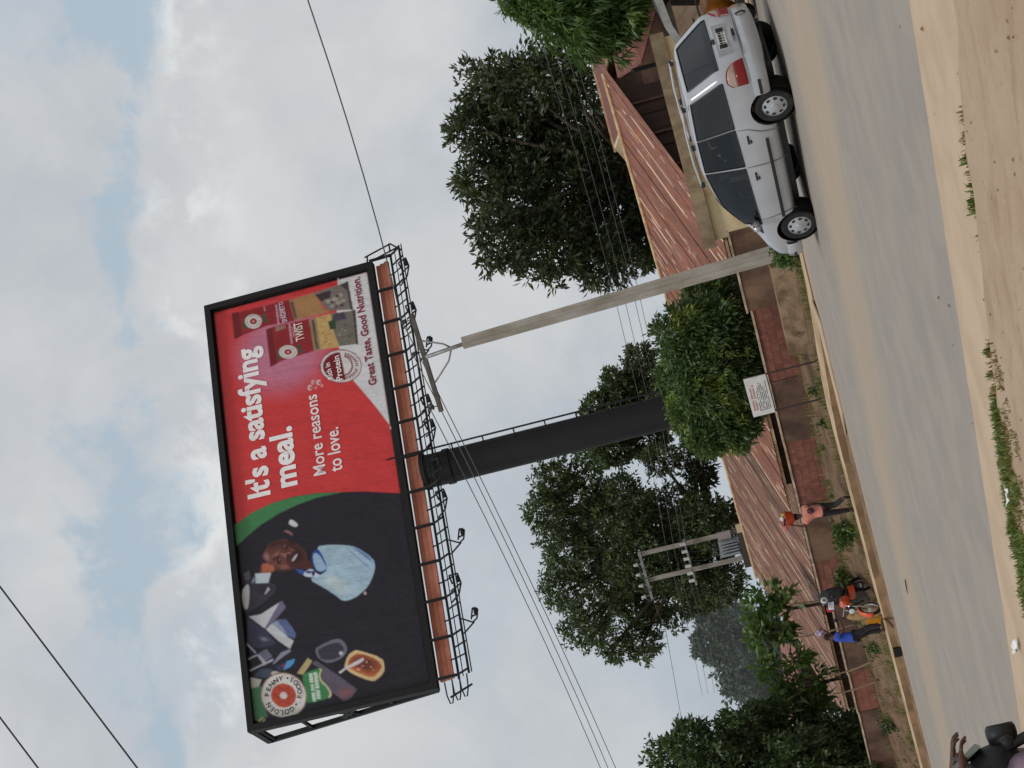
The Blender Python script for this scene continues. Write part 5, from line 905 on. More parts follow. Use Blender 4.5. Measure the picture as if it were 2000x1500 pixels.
((62,62,76),[(-5.84,0.61),(-5.79,0.59),(-5.74,0.41),(-5.69,0.09),(-5.71,-0.12),(-5.78,-0.2),(-5.87,-0.26),(-5.99,-0.28),(-6.1,-0.23),(-6.2,-0.11),(-6.24,0.09),(-6.21,0.37),(-6.12,0.54),(-5.95,0.6)]),
((200,200,210),[(-6.11,-0.23),(-6.15,-0.22),(-6.16,-0.18),(-6.15,-0.14),(-6.12,-0.11),(-6.08,-0.1),(-6.04,-0.12),(-6.02,-0.15),(-6.04,-0.2),(-6.07,-0.23)]),
((226,198,150),[(-6.44,-0.27),(-6.3,-0.34),(-6.2,-0.43),(-6.14,-0.55),(-6.11,-0.65),(-6.12,-0.73),(-6.24,-0.96),(-6.46,-1.35),(-6.65,-1.55),(-6.8,-1.57),(-6.92,-1.56),(-7.02,-1.54),(-7.12,-1.46),(-7.21,-1.32),(-7.26,-1.2),(-7.26,-1.1),(-7.18,-0.92),(-7.02,-0.67),(-6.87,-0.47),(-6.72,-0.32),(-6.61,-0.24),(-6.54,-0.23)]),
((196,110,62),[(-6.4,-0.41),(-6.32,-0.49),(-6.26,-0.59),(-6.22,-0.7),(-6.31,-0.93),(-6.52,-1.26),(-6.72,-1.43),(-6.9,-1.42),(-7.03,-1.34),(-7.13,-1.18),(-7.09,-0.98),(-6.92,-0.72),(-6.78,-0.52),(-6.65,-0.39),(-6.55,-0.34),(-6.48,-0.36)]),
((170,92,57),[(-6.35,-0.44),(-6.27,-0.61),(-6.29,-0.81),(-6.38,-1.04),(-6.49,-1.22),(-6.62,-1.36),(-6.75,-1.45),(-6.87,-1.48),(-6.98,-1.39),(-7.05,-1.17),(-7.01,-0.97),(-6.86,-0.78),(-6.73,-0.62),(-6.63,-0.5),(-6.53,-0.41),(-6.43,-0.37)]),
((150,81,54),[(-6.4,-0.53),(-6.34,-0.66),(-6.35,-0.83),(-6.43,-1.01),(-6.52,-1.16),(-6.62,-1.28),(-6.73,-1.35),(-6.83,-1.37),(-6.91,-1.3),(-6.97,-1.12),(-6.94,-0.96),(-6.82,-0.8),(-6.71,-0.68),(-6.63,-0.58),(-6.55,-0.51),(-6.47,-0.48)]),
((130,69,51),[(-6.46,-0.62),(-6.42,-0.72),(-6.42,-0.85),(-6.48,-0.99),(-6.55,-1.1),(-6.63,-1.19),(-6.71,-1.24),(-6.78,-1.27),(-6.85,-1.21),(-6.89,-1.07),(-6.87,-0.95),(-6.78,-0.83),(-6.7,-0.73),(-6.63,-0.66),(-6.57,-0.61),(-6.51,-0.58)]),
((110,58,48),[(-6.52,-0.71),(-6.49,-0.78),(-6.49,-0.87),(-6.53,-0.97),(-6.58,-1.04),(-6.63,-1.1),(-6.69,-1.14),(-6.74,-1.16),(-6.78,-1.12),(-6.82,-1.02),(-6.8,-0.94),(-6.73,-0.86),(-6.68,-0.79),(-6.64,-0.74),(-6.59,-0.7),(-6.55,-0.68)]),
((90,44,40),[(-6.61,-1.14),(-6.63,-1.11),(-6.62,-1.06),(-6.59,-1.03),(-6.56,-1.03),(-6.55,-1.07),(-6.57,-1.12)]),
((206,150,110),[(-6.77,-0.84),(-6.79,-0.82),(-6.79,-0.79),(-6.76,-0.77),(-6.73,-0.78),(-6.72,-0.8),(-6.73,-0.83)]),
((90,44,40),[(-6.69,-0.85),(-6.7,-0.83),(-6.7,-0.8),(-6.68,-0.78),(-6.66,-0.78),(-6.65,-0.81),(-6.66,-0.84)]),
((220,190,160),[(-6.61,-1.03),(-6.62,-1.01),(-6.62,-0.98),(-6.6,-0.96),(-6.57,-0.96),(-6.57,-0.99),(-6.58,-1.02)]),
((220,190,160),[(-6.79,-1.15),(-6.81,-1.13),(-6.81,-1.1),(-6.78,-1.08),(-6.76,-1.08),(-6.76,-1.11),(-6.77,-1.14)]),
((90,44,40),[(-6.77,-0.88),(-6.79,-0.86),(-6.79,-0.82),(-6.76,-0.8),(-6.74,-0.8),(-6.72,-0.83),(-6.74,-0.87)]),
((206,150,110),[(-6.7,-0.9),(-6.72,-0.88),(-6.71,-0.83),(-6.68,-0.8),(-6.66,-0.8),(-6.66,-0.84),(-6.68,-0.89)]),
((220,190,160),[(-6.78,-0.74),(-6.8,-0.71),(-6.8,-0.67),(-6.77,-0.63),(-6.74,-0.63),(-6.74,-0.67),(-6.75,-0.72)]),
((206,150,110),[(-6.91,-1.21),(-6.93,-1.19),(-6.93,-1.16),(-6.9,-1.14),(-6.88,-1.15),(-6.87,-1.17),(-6.88,-1.2)]),
((222,216,222),[(-6.71,-0.0),(-6.61,-0.22),(-6.46,-0.7),(-6.41,-0.89),(-6.5,-0.92),(-6.58,-0.76),(-6.68,-0.24),(-6.77,-0.06)]),
((150,120,100),[(-7.27,1.17),(-7.37,1.19),(-7.46,1.22),(-7.55,1.26),(-7.62,1.32),(-7.69,1.39),(-7.74,1.47),(-7.79,1.55),(-7.82,1.64),(-7.84,1.74),(-7.84,1.84),(-7.84,1.94),(-7.81,2.05),(-7.78,2.15),(-7.73,2.25),(-7.67,2.34),(-7.6,2.43),(-7.53,2.51),(-7.44,2.58),(-7.35,2.64),(-7.25,2.69),(-7.15,2.72),(-7.04,2.75),(-6.94,2.76),(-6.84,2.75),(-6.74,2.73),(-6.65,2.7),(-6.56,2.66),(-6.48,2.6),(-6.41,2.54),(-6.36,2.46),(-6.31,2.37),(-6.28,2.28),(-6.26,2.18),(-6.25,2.08),(-6.26,1.98),(-6.28,1.87),(-6.32,1.77),(-6.37,1.67),(-6.43,1.57),(-6.5,1.48),(-6.58,1.4),(-6.66,1.33),(-6.76,1.27),(-6.86,1.23),(-6.96,1.19),(-7.06,1.17),(-7.17,1.16)]),
((226,224,220),[(-7.26,1.21),(-7.35,1.23),(-7.44,1.26),(-7.52,1.3),(-7.59,1.35),(-7.66,1.42),(-7.71,1.49),(-7.75,1.57),(-7.78,1.66),(-7.8,1.75),(-7.8,1.85),(-7.79,1.95),(-7.77,2.04),(-7.74,2.14),(-7.7,2.23),(-7.64,2.32),(-7.58,2.41),(-7.5,2.48),(-7.42,2.55),(-7.33,2.6),(-7.24,2.65),(-7.14,2.68),(-7.04,2.71),(-6.94,2.71),(-6.85,2.71),(-6.76,2.69),(-6.67,2.66),(-6.59,2.62),(-6.51,2.57),(-6.45,2.51),(-6.39,2.43),(-6.35,2.35),(-6.32,2.26),(-6.3,2.17),(-6.3,2.07),(-6.3,1.97),(-6.32,1.87),(-6.36,1.78),(-6.4,1.68),(-6.46,1.59),(-6.53,1.51),(-6.6,1.43),(-6.68,1.37),(-6.77,1.31),(-6.87,1.27),(-6.97,1.23),(-7.06,1.21),(-7.16,1.2)]),
((196,80,60),[(-7.17,1.53),(-7.23,1.55),(-7.29,1.57),(-7.34,1.6),(-7.38,1.64),(-7.42,1.69),(-7.44,1.75),(-7.46,1.81),(-7.47,1.87),(-7.47,1.94),(-7.45,2.01),(-7.43,2.07),(-7.4,2.14),(-7.36,2.19),(-7.31,2.25),(-7.25,2.29),(-7.19,2.33),(-7.13,2.36),(-7.07,2.38),(-7.0,2.39),(-6.94,2.39),(-6.88,2.37),(-6.82,2.35),(-6.77,2.32),(-6.72,2.28),(-6.69,2.23),(-6.66,2.17),(-6.64,2.11),(-6.64,2.05),(-6.64,1.98),(-6.65,1.91),(-6.68,1.85),(-6.71,1.78),(-6.75,1.72),(-6.8,1.67),(-6.85,1.62),(-6.91,1.59),(-6.98,1.56),(-7.04,1.54),(-7.11,1.53)]),
((150,52,46),[(-7.16,1.59),(-7.19,1.81),(-7.41,1.81),(-7.23,1.98),(-7.31,2.18),(-7.1,2.13),(-6.95,2.33),(-6.92,2.11),(-6.7,2.11),(-6.88,1.94),(-6.8,1.74),(-7.01,1.79)]),
((196,84,64),[(-7.14,1.65),(-7.16,1.83),(-7.35,1.83),(-7.2,1.98),(-7.27,2.15),(-7.09,2.1),(-6.97,2.27),(-6.94,2.09),(-6.75,2.09),(-6.91,1.94),(-6.84,1.77),(-7.02,1.82)]),
((222,218,216),[(-7.09,1.84),(-7.12,1.85),(-7.15,1.87),(-7.17,1.9),(-7.17,1.93),(-7.17,1.97),(-7.15,2.01),(-7.13,2.04),(-7.09,2.07),(-7.06,2.08),(-7.02,2.08),(-6.99,2.07),(-6.96,2.05),(-6.94,2.02),(-6.93,1.99),(-6.94,1.95),(-6.95,1.91),(-6.98,1.88),(-7.01,1.85),(-7.05,1.84)]),
((196,186,130),[(-7.69,2.92),(-7.58,2.76),(-7.65,2.73),(-7.75,2.87)]),
((196,186,130),[(-7.76,2.8),(-7.67,2.69),(-7.73,2.66),(-7.8,2.77)]),
]
TEXTS=[("It's a satisfying", (0.1, 1.64), (5.95, 1.54), 0.77, (252, 250, 251), 0.033), ('meal.', (0.21, 0.63), (2.49, 0.59), 0.79, (252, 250, 251), 0.033), ('More reasons', (0.35, -0.46), (3.45, -0.5), 0.43, (250, 240, 242), 0.014), ('to love.', (0.33, -1.06), (1.99, -1.11), 0.46, (250, 240, 242), 0.014), ('Great Taste, Good Nutrition.', (3.23, -2.71), (7.65, -2.66), 0.27, (140, 30, 62), 0.022), ('Protein', (3.74, -1.52), (4.73, -1.5), 0.22, (246, 238, 238), 0.02), ('Rich in', (3.88, -1.18), (4.54, -1.13), 0.19, (246, 238, 238), 0.02), ('TWIST', (5.7, -0.32), (6.46, -0.3), 0.31, (236, 225, 210), 0.02), ('SPAGHETTI', (6.6, 0.23), (7.45, 0.29), 0.18, (220, 200, 215), 0.02)]
LOGO=[(-7.05, 1.96), (-6.9, 2.54), (-6.49, 1.89)]
def prmat(c,k=.92,glow=False):
    n='print_%d_%d_%d'%c+('g' if glow else '')
    if n in MATS: return MATS[n]
    m=bpy.data.materials.new(n); MATS[n]=m; m.use_nodes=True; t=NT(m.node_tree); t.n.clear()
    vec=t('ShaderNodeTexCoord').outputs['Object']; wv=t.noise(vec,.9,3,.5)
    col=lin(c)
    if glow:   # printed pink bloom behind the packs
        o=bp(5.55,.55); ds=t('ShaderNodeVectorMath',{0:vec,1:o},operation='DISTANCE').outputs['Value']
        col=t.mix(t.math('MULTIPLY',t.ramp(ds,2.3,.9),.75),col,lin((196,138,168)))
    col=t.mix(1.0,col,t('ShaderNodeMapRange',{0:t.noise(vec,60,2,.5),3:.95,4:1.05}).outputs[0],'MULTIPLY')
    b=t('ShaderNodeBsdfPrincipled',{'Base Color':col,'Roughness':.45,'Specular IOR Level':.35})
    bm_=t('ShaderNodeBump',{'Height':t.noise(t.map(vec,scale=(.9,.9,.35)),1.3,4,.6),'Strength':.8,'Distance':.15}); t.l.new(bm_.outputs[0],b.inputs['Normal'])
    t.l.new(b.outputs[0],t('ShaderNodeOutputMaterial').inputs[0]); return m
LAY=[70]
def flat(polys2d,name,m,parent,z=None):
    LAY[0]+=1; zz=-.10+LAY[0]*.0012; vs=[];fs=[]
    for pts in polys2d:
        b=len(vs); vs+=[tuple(bp(px,py,zz)) for px,py in pts]; fs.append(tuple(range(b,b+len(pts))))
    me=bpy.data.meshes.new(name); me.from_pydata(vs,[],fs); return link(name,me,m,parent)
# the printed picture is painted into a fine grid of points on the sheet (soft photographic print, one colour per point)
PX=.027; NX,NY=int(15.7/PX),int(6.12/PX); X0,Y0=-NX*PX/2,-NY*PX/2
def inside(xs,ys,pts):
    m=np.zeros(xs.shape,bool); n=len(pts)
    for i in range(n):
        (x1,y1),(x2,y2)=pts[i],pts[(i+1)%n]
        if y1==y2: continue
        c=(y1>ys)!=(y2>ys); m^=c&(xs<(x2-x1)*(ys-y1)/(y2-y1)+x1)
    return m
def smoothnoise(shape,cell,seed):
    r=np.random.default_rng(seed); h,w=shape; q=r.random((h//cell+3,w//cell+3)); yy=np.arange(h)/cell; xx=np.arange(w)/cell
    y0=yy.astype(int); x0=xx.astype(int); fy=(yy-y0)[:,None]; fx=(xx-x0)[None,:]; fy=fy*fy*(3-2*fy); fx=fx*fx*(3-2*fx)
    return (q[y0][:,x0]*(1-fx)+q[y0][:,x0+1]*fx)*(1-fy)+(q[y0+1][:,x0]*(1-fx)+q[y0+1][:,x0+1]*fx)*fy
gx,gy=np.meshgrid(X0+(np.arange(NX)+.5)*PX,Y0+(np.arange(NY)+.5)*PX); IMG=np.zeros((NY,NX,3))
fold=smoothnoise((NY,NX),11,3)*.6+smoothnoise((NY,NX),5,4)*.4
for c,pts in ART:
    ax=np.array(pts); x0,x1=ax[:,0].min()-.4,ax[:,0].max()+.4; y0,y1=ax[:,1].min()-.4,ax[:,1].max()+.4
    i0,i1=max(0,int((x0-X0)/PX)),min(NX,int((x1-X0)/PX)+2); j0,j1=max(0,int((y0-Y0)/PX)),min(NY,int((y1-Y0)/PX)+2)
    if i1<=i0 or j1<=j0: continue
    sx,sy=gx[j0:j1,i0:i1],gy[j0:j1,i0:i1]; sub=IMG[j0:j1,i0:i1]
    if c=='FACE':
        o=ax[0]; A=np.array([ax[1]-o,ax[2]-o]).T; q=np.linalg.solve(A,np.stack([(sx-o[0]).ravel(),(sy-o[1]).ravel()])); u,v=q[0].reshape(sx.shape),q[1].reshape(sx.shape)
        r2=u*u+v*v; nz=np.sqrt(np.clip(1-r2,0,1)); l=np.clip(.42*u-.42*v+.80*nz,0,1); k=np.where(r2<1,.50+.85*l+.5*np.clip(l-.80,0,1)*2,1.0); sub*=k[:,:,None]; continue
    cov=sum(inside(sx+dx*PX,sy+dy*PX,pts) for dx in (-.25,.25) for dy in (-.25,.25))/4.0
    if c=='CLOTH':
        f=fold[j0:j1,i0:i1]; w=(f-.5)*.34; sub*=(1+cov*w)[:,:,None]; continue
    if c=='RED':
        col=np.array(lin((214,63,64)))[None,None,:]*np.ones(sx.shape+(1,)); d=np.hypot(sx-5.55,sy-.55); g=np.clip((2.3-d)/1.4,0,1); g=(g*g*(3-2*g)*.75)[:,:,None]; col=col*(1-g)+np.array(lin((196,138,168)))*g
    else: col=np.array(lin(c))[None,None,:]
    sub[:]=sub*(1-cov[:,:,None])+col*cov[:,:,None]
K=np.array([.0,.13,.74,.13,.0])
for ax_ in (0,1):
    pad=np.pad(IMG,[(2,2) if i==ax_ else (0,0) for i in range(3)],mode='edge'); IMG=sum(K[k]*np.take(pad,range(k,k+IMG.shape[ax_]),axis=ax_) for k in range(5))
IMG*=(1+.05*(RNG.random((NY,NX,1))-.5))*(.97+.06*smoothnoise((NY,NX),40,8))[:,:,None]
vv=np.zeros((NY,NX,3)); o_=bp(0,0,-.03)
for k in range(3): vv[:,:,k]=o_[k]+gx*BE[k]+gy*BZ[k]
me=bpy.data.meshes.new('advert_print'); me.vertices.add(NX*NY); me.vertices.foreach_set('co',vv.ravel().astype(np.float32))
ii=np.arange(NX*NY).reshape(NY,NX); q=np.stack([ii[:-1,:-1],ii[:-1,1:],ii[1:,1:],ii[1:,:-1]],-1).reshape(-1,4).astype(np.int32); nf=len(q)
me.loops.add(nf*4); me.loops.foreach_set('vertex_index',q.ravel()); me.polygons.add(nf); me.polygons.foreach_set('loop_start',np.arange(0,nf*4,4,dtype=np.int32)); me.polygons.foreach_set('loop_total',np.full(nf,4,dtype=np.int32)); me.update(calc_edges=True)
ca=me.color_attributes.new('print','FLOAT_COLOR','POINT'); ca.data.foreach_set('color',np.concatenate([IMG,np.ones((NY,NX,1))],2).ravel().astype(np.float32))
m=bpy.data.materials.new('printed_sheet'); m.use_nodes=True; t=NT(m.node_tree); t.n.clear()
vec=t('ShaderNodeTexCoord').outputs['Object']; b=t('ShaderNodeBsdfPrincipled',{'Base Color':t('ShaderNodeVertexColor',layer_name='print').outputs[0],'Roughness':.45,'Specular IOR Level':.3})
bm_=t('ShaderNodeBump',{'Height':t.math('ADD',t.noise(t.map(vec,scale=(.9,.9,.35)),1.3,4,.6),t.math('MULTIPLY',t.noise(t.map(vec,scale=(2.2,2.2,.25)),1.6,2,.5),.5)),'Strength':.8,'Distance':.15}); t.l.new(bm_.outputs[0],b.inputs['Normal'])
t.l.new(b.outputs[0],t('ShaderNodeOutputMaterial').inputs[0]); adv=link('advert_print',me,m,bb)
def textmesh(s,bold=0.0):
    cu=bpy.data.curves.new('t','FONT'); cu.body=s; cu.size=1; cu.offset=bold; cu.resolution_u=3
    o=bpy.data.objects.new('t',cu); COL.objects.link(o); dg=bpy.context.evaluated_depsgraph_get(); dg.update()
    me=bpy.data.meshes.new_from_object(o.evaluated_get(dg)); v=[(q.co.x,q.co.y) for q in me.vertices]; f=[tuple(p.vertices) for p in me.polygons]
    bpy.data.objects.remove(o); return v,f
CAP=max(y for x,y in textmesh('I')[0])
def lettering(s,a,b,cap,c,bold,parent,name='lettering'):
    v,f=textmesh(s,bold); x0=min(p[0] for p in v); x1=max(p[0] for p in v)
    ax=Vector((b[0]-a[0],b[1]-a[1])); W=ax.length; ax/=W; ay=Vector((-ax.y,ax.x)); LAY[0]+=1; zz=-.10+LAY[0]*.0012
    o=[]
    for px,py in v:
        q=Vector(a)+ax*((px-x0)/(x1-x0)*W)+ay*(py/CAP*cap); o.append(tuple(bp(q.x,q.y,zz)))
    me=bpy.data.meshes.new(name); me.from_pydata(o,[],f); return link(name,me,prmat(c),parent)
for s,a,b,cap,c,bold in TEXTS: lettering(s,a,b,cap,c,bold,adv)
lc=LOGO[0]
def arc(s,a0,a1,r,cap,inside):
    v=[]; n=len(s)
    for i,ch in enumerate(s):
        if ch==' ': continue
        a=R(a0+(a1-a0)*i/(n-1)); tv,tf=textmesh(ch,.012); xs=[p[0] for p in tv]; cx=(min(xs)+max(xs))/2
        ur=Vector((math.cos(a),math.sin(a))); ut=Vector((-ur.y,ur.x)) if inside else Vector((ur.y,-ur.x)); uu=ur if not inside else -ur
        LAY[0]+=1; zz=-.10+LAY[0]*.0012; k=cap/CAP; base=r-cap/2 if not inside else r+cap/2
        o=[tuple(bp(*(Vector(lc)+ur*base+ut*((px-cx)*k*1.05)+uu*(py*k)),zz)) for px,py in tv]
        me=bpy.data.meshes.new('lettering'); me.from_pydata(o,[],tf); link('lettering',me,prmat((44,36,34)),adv)
arc('GOLDEN PENNY',204,2,.575,.15,False); arc('FOODS',252,322,.575,.15,True)
for a in (-22,225):
    q=Vector(lc)+Vector((math.cos(R(a)),math.sin(R(a))))*.575; flat([[(q.x+.035*math.cos(t*.785),q.y+.035*math.sin(t*.785)) for t in range(8)]],'bullet',prmat((44,36,34)),adv)
# primer coloured beams under the sheet
for i,(y0,zo) in enumerate(((-3.37,-.28),(-3.545,-.20),(-3.72,-.12))):
    mb=MB(); mb.bar(bp(-7.75,y0,zo),bp(8.0,y0,zo),.16,.15); mb.build('beam',PRIM,bb)
# catwalk with railings and floodlights
R1,R2,R3=(-3.98,.12),(-4.42,.55),(-4.53,.62)
cw=MB()
for (yy,zz),r in ((R1,.045),(R2,.042),(R3,.022)): cw.tube([bp(-7.9,yy-.02,zz),bp(0,yy,zz),bp(8.15,yy+.02,zz)],r,5)
cw.tube([bp(-7.9,-4.2,.35),bp(8.1,-4.18,.35)],.018,4)
cat=cw.build('catwalk',BLKP,bb)
k=0
for i in range(13):
    u=-7.75+i*1.32
    mb=MB(); mb.bar(bp(u,-3.15,.12),bp(u,-3.98,.14),.085,.085); mb.bar(bp(u,-3.98,.14),bp(u,-4.42,.56),.055,.055); mb.build('hanger',BLKP,cat)
    if u+.55>8.1: continue
    mb=MB(); mb.tube([bp(u+.55,-3.80,.05),bp(u+.55,-3.98,.12),bp(u+.5,-4.42,.56)],.026,4); mb.build('cross_bar',BLKP,cat)
    if u+.9>8.0: continue
    mb=MB(); mb.bar(bp(u+.9,-3.98,.12),bp(u+.9,-4.5,.6),.045,.045); mb.build('cross_bar',BLKP,cat)
for i in range(3):
    u=-8.0; zo=.1+i*.22; yy=-3.5-.30*i; mb=MB()
    mb.tube([bp(u+.1,yy,zo),bp(u-.35,yy-.02,zo),bp(u-.62,yy-.09,zo),bp(u-.62,yy-.17,zo),bp(u-.35,yy-.24,zo),bp(u+.1,yy-.26,zo)],.024,5); mb.build('guard_hoop',BLKP,cat)
mb=MB(); mb.bar(bp(-8.45,-3.65,.2),bp(-8.3,-4.5,.62),.05,.05); mb.build('end_bar',BLKP,cat)
mb=MB()
for a,b in (((8.02,-3.05,.1),(8.3,-3.1,.1)),((8.3,-3.0,.1),(8.34,-4.1,.5)),((8.05,-3.15,.12),(8.1,-4.4,.55)),((8.0,-4.05,.5),(8.36,-4.05,.5)),((8.34,-4.1,.5),(7.9,-4.5,.62))): mb.tube([bp(*a),bp(*b)],.032,5)
mb.build('end_frame',BLKP,cat)
bp0=bp
LAMPG=glassmat('lamp_glass',(.5,.52,.55),.25)
def flood(u,hang):
    t=MB(); dy=-.30
    bp=lambda x,y,z:bp0(x,y+dy,z)
    if hang:
        A=[(u+.25,-4.2,.6),(u-.05,-4.6,.9),(u+.02,-4.78,1.0),(u+.30,-4.86,1.05),(u+.36,-4.7,1.08),(u+.04,-4.58,.95)]
        for i in range(5): t.tube([bp(*A[i]),bp(*A[i+1])],.028,5)
        t.tube([bp(u-.25,-4.2,.6),bp(u-.05,-4.65,.9)],.03,5); t.tube([bp(u+.12,-4.6,.97),bp(u+.15,-4.84,1.03)],.03,5)
        c=bp(u+.25,-4.78,1.06)
    else:
        A=[(u-.45,-3.95,.5),(u-.35,-4.3,.85),(u-.05,-4.45,1.0),(u+.3,-4.38,1.0),(u+.45,-4.0,.55),(u+.1,-4.1,.7)]
        for i in range(5): t.tube([bp(*A[i]),bp(*A[i+1])],.03,5)
        t.tube([bp(u-.1,-4.0,.6),bp(u-.05,-4.45,1.0)],.03,5); c=bp(u+.12,-4.36,1.0)
    a=t.build('floodlight',BLKP,bb)
    q=MB(); q.box(c,(.2,.16,.1),.45); q.build('lamp_housing',BLKP,a)
for u,hg in ((7.0,False),(5.2,False),(3.6,True),(1.55,False),(.6,False),(-.85,False),(-2.0,False),(-3.6,True),(-5.0,False),(-6.35,True)): flood(u,hg)
# ------------------------------------------------------------------ minivan
PAINT=mat('silver_paint',(188,190,194),.28,(176,178,182),1.2,.35,.65,metal=.5,spec=.5,coat=.5,back=(40,40,42),fine=.03)
TRIM=mat('black_trim',(30,31,33),.5,spec=.4)
RUB=mat('tyre_rubber',(34,33,33),.85,(58,54,50),6,.5,.8)
HUB=mat('hubcap_silver',(182,184,186),.35,metal=.55)
GDARK=glassmat('glass_dark_tint',(.06,.065,.07),.02); GMID=glassmat('glass_mid_tint',(.22,.24,.25),.0)
GSIDE=glassmat('glass_side',(.62,.70,.66),.0)
REDL=mat('lamp_red',(124,10,12),.25,spec=.4,coat=.2)
CLRL=mat('lamp_clear',(176,154,142),.2,(164,130,110),3,spec=.5,coat=.3)
SEATM=mat('seat_fabric',(92,90,86),.9)
INT=mat('interior_dark',(44,44,46),.9)
van=thing('minivan','silver minivan with roof rails driving away along the far lane','car'); 
hv=Vector((-1.76,2.02,0)).normalized(); lv=Vector((-hv.y,hv.x,0))
vr=Vector((3.34,27.60,0))-hv*.88-lv*.80
van.location=(vr.x,vr.y,.018); van.rotation_euler=(0,R(.6),math.atan2(hv.y,hv.x))
cols=[(.05,.40),(.10,.40),(.15,.40),(.21,.40),(1.06,.19),(1.115,.18),(1.15,.175),(1.205,.17),(1.93,.035),(1.985,.03),(2.045,.01),(2.10,.01),(2.85,0),(3.15,0),(3.42,0),(3.62,0),(3.82,0),(4.12,0),(4.36,0),(4.52,0),(4.61,0)]
def interp(t,x):
    for (a,b),(c,d) in zip(t,t[1:]):
        if x<=c: return b+(d-b)*max(0,min(1,(x-a)/(c-a)))
    return t[-1][1]
ZT=[(.4,1.655),(.7,1.70),(1.3,1.73),(2.0,1.735),(2.5,1.70),(2.85,1.60),(3.15,1.425),(3.42,1.25),(3.62,1.12),(3.82,1.02),(4.12,.93),(4.36,.82),(4.52,.70),(4.61,.60)]
ZB=[(0,1.09),(1,1.06),(2,1.02),(3.2,.97),(3.8,.93),(4.12,.86),(4.36,.76),(4.52,.64),(4.61,.55)]
TP=[(0,.90),(.12,.955),(.5,1.0),(3.5,1.0),(4.1,.955),(4.36,.88),(4.52,.78),(4.61,.66)]
YR=[.83,.885,.905,.905,.89,.880,.785,.765,.70,.57,.28,0]
def bpt(i,j):
    xb,ln=cols[i]; zb=interp(ZB,xb); zt=interp(ZT,xb+ln)
    if j<4: z=(.27,.42,.60,.80)[j]; z=min(z,zb-(.05*(4-j))); x=xb
    else:
        f=(0,.09,.80,.885,.955,.98,.995,1.0)[j-4]; z=zb+(zt-zb)*f; x=xb+ln*f
    cur=0
    y=YR[j]*interp(TP,xb)
    if xb>3.6 and j>=5: y=(.85,.80,.76,.70,.58,.30,0)[j-5]*interp(TP,xb)
    return (x,y,z)
vs=[];fs=[];mi=[];ID={}
def vid(key,p):
    if key not in ID: ID[key]=len(vs); vs.append(p)
    return ID[key]
nc=len(cols)
def V(i,j,s):
    x,y,z=bpt(i,j)
    if j==11: s=0
    return vid((i,j,s),(x,y*s,z))
WIN={}
for s in (1,-1):
    for i in range(nc-1):
        for j in range(11):
            q=(V(i,j,s),V(i+1,j,s),V(i+1,j+1,s),V(i,j+1,s)); q=q if s>0 else q[::-1]
            k=0
            if j in (4,5,6):
                if i in (2,3,4): k=1
                elif i in (6,7,8): k=2
                elif i in (10,11,12,13): k=3
            if j in (8,9,10) and i in (12,13,14): k=5
            fs.append(q); mi.append(k)
FR=[1,.82,.41,0,-.41,-.82,-1]
def capv(c,j,f):
    i=0 if c==0 else nc-1
    if f in (1,-1): return V(i,j,int(f))
    x,y,z=bpt(i,j)
    if j==8:
        jj={.82:9,.41:10,0:11,-.41:10,-.82:9}[f]; return V(i,jj,1 if f>0 else -1)
    bul=(.085 if j<4 else .05)*(1-f*f); return vid(('c',c,j,f),(x-bul if c==0 else x+.10*(1-f*f),y*f,z))
for c in (0,1):
    for j in range(8):
        for a,b in zip(FR,FR[1:]):
            q=(capv(c,j,a),capv(c,j,b),capv(c,j+1,b),capv(c,j+1,a)); q=q[::-1] if c==0 else q
            k=4 if (c==0 and j in (4,5,6) and a!=1 and b!=-1) else 0
            fs.append(q); mi.append(k)
    i=0 if c==0 else nc-1
for i in range(nc-1):
    q=(V(i,0,1),V(i,0,-1),V(i+1,0,-1),V(i+1,0,1)); fs.append(q); mi.append(0)
for c,i in ((0,0),(1,nc-1)):
    ring=[capv(c,0,f) for f in FR]; 
    if True: fs.append(tuple(ring[::-1] if c==0 else ring)); mi.append(0)
me=bpy.data.meshes.new('body'); me.from_pydata(vs,[],fs); me.polygons.foreach_set('material_index',mi)
for _ in range(6): me.materials.append(None)
bm=bmesh.new(); bm.from_mesh(me); bmesh.ops.recalc_face_normals(bm,faces=bm.faces); bm.to_mesh(me); bm.free()
me=evaluated(me,[('SUBSURF',{'levels':2,'render_levels':2},None)])
def boolcut(me,cut):
    oc=bpy.data.objects.new('cut',cut); COL.objects.link(oc)
    def f(o,m): m.object=oc
    r=evaluated(me,[('BOOLEAN',{'operation':'DIFFERENCE','solver':'EXACT'},f)]); bpy.data.objects.remove(oc); return r
WX=(.88,3.70); WR=.32
for wx in WX:
    for s in (1,-1):
        q=MB(); q.lathe([(0,.52),(.385,.52),(.385,1.2),(0,1.2)],28,c=(0,0,0),axis='Y')
        q.v=[(x+wx,y*s,z+WR+.01) for x,y,z in q.v]; cm=q.mesh('cut')
        for _ in range(6): cm.materials.append(None)
        me=boolcut(me,cm)
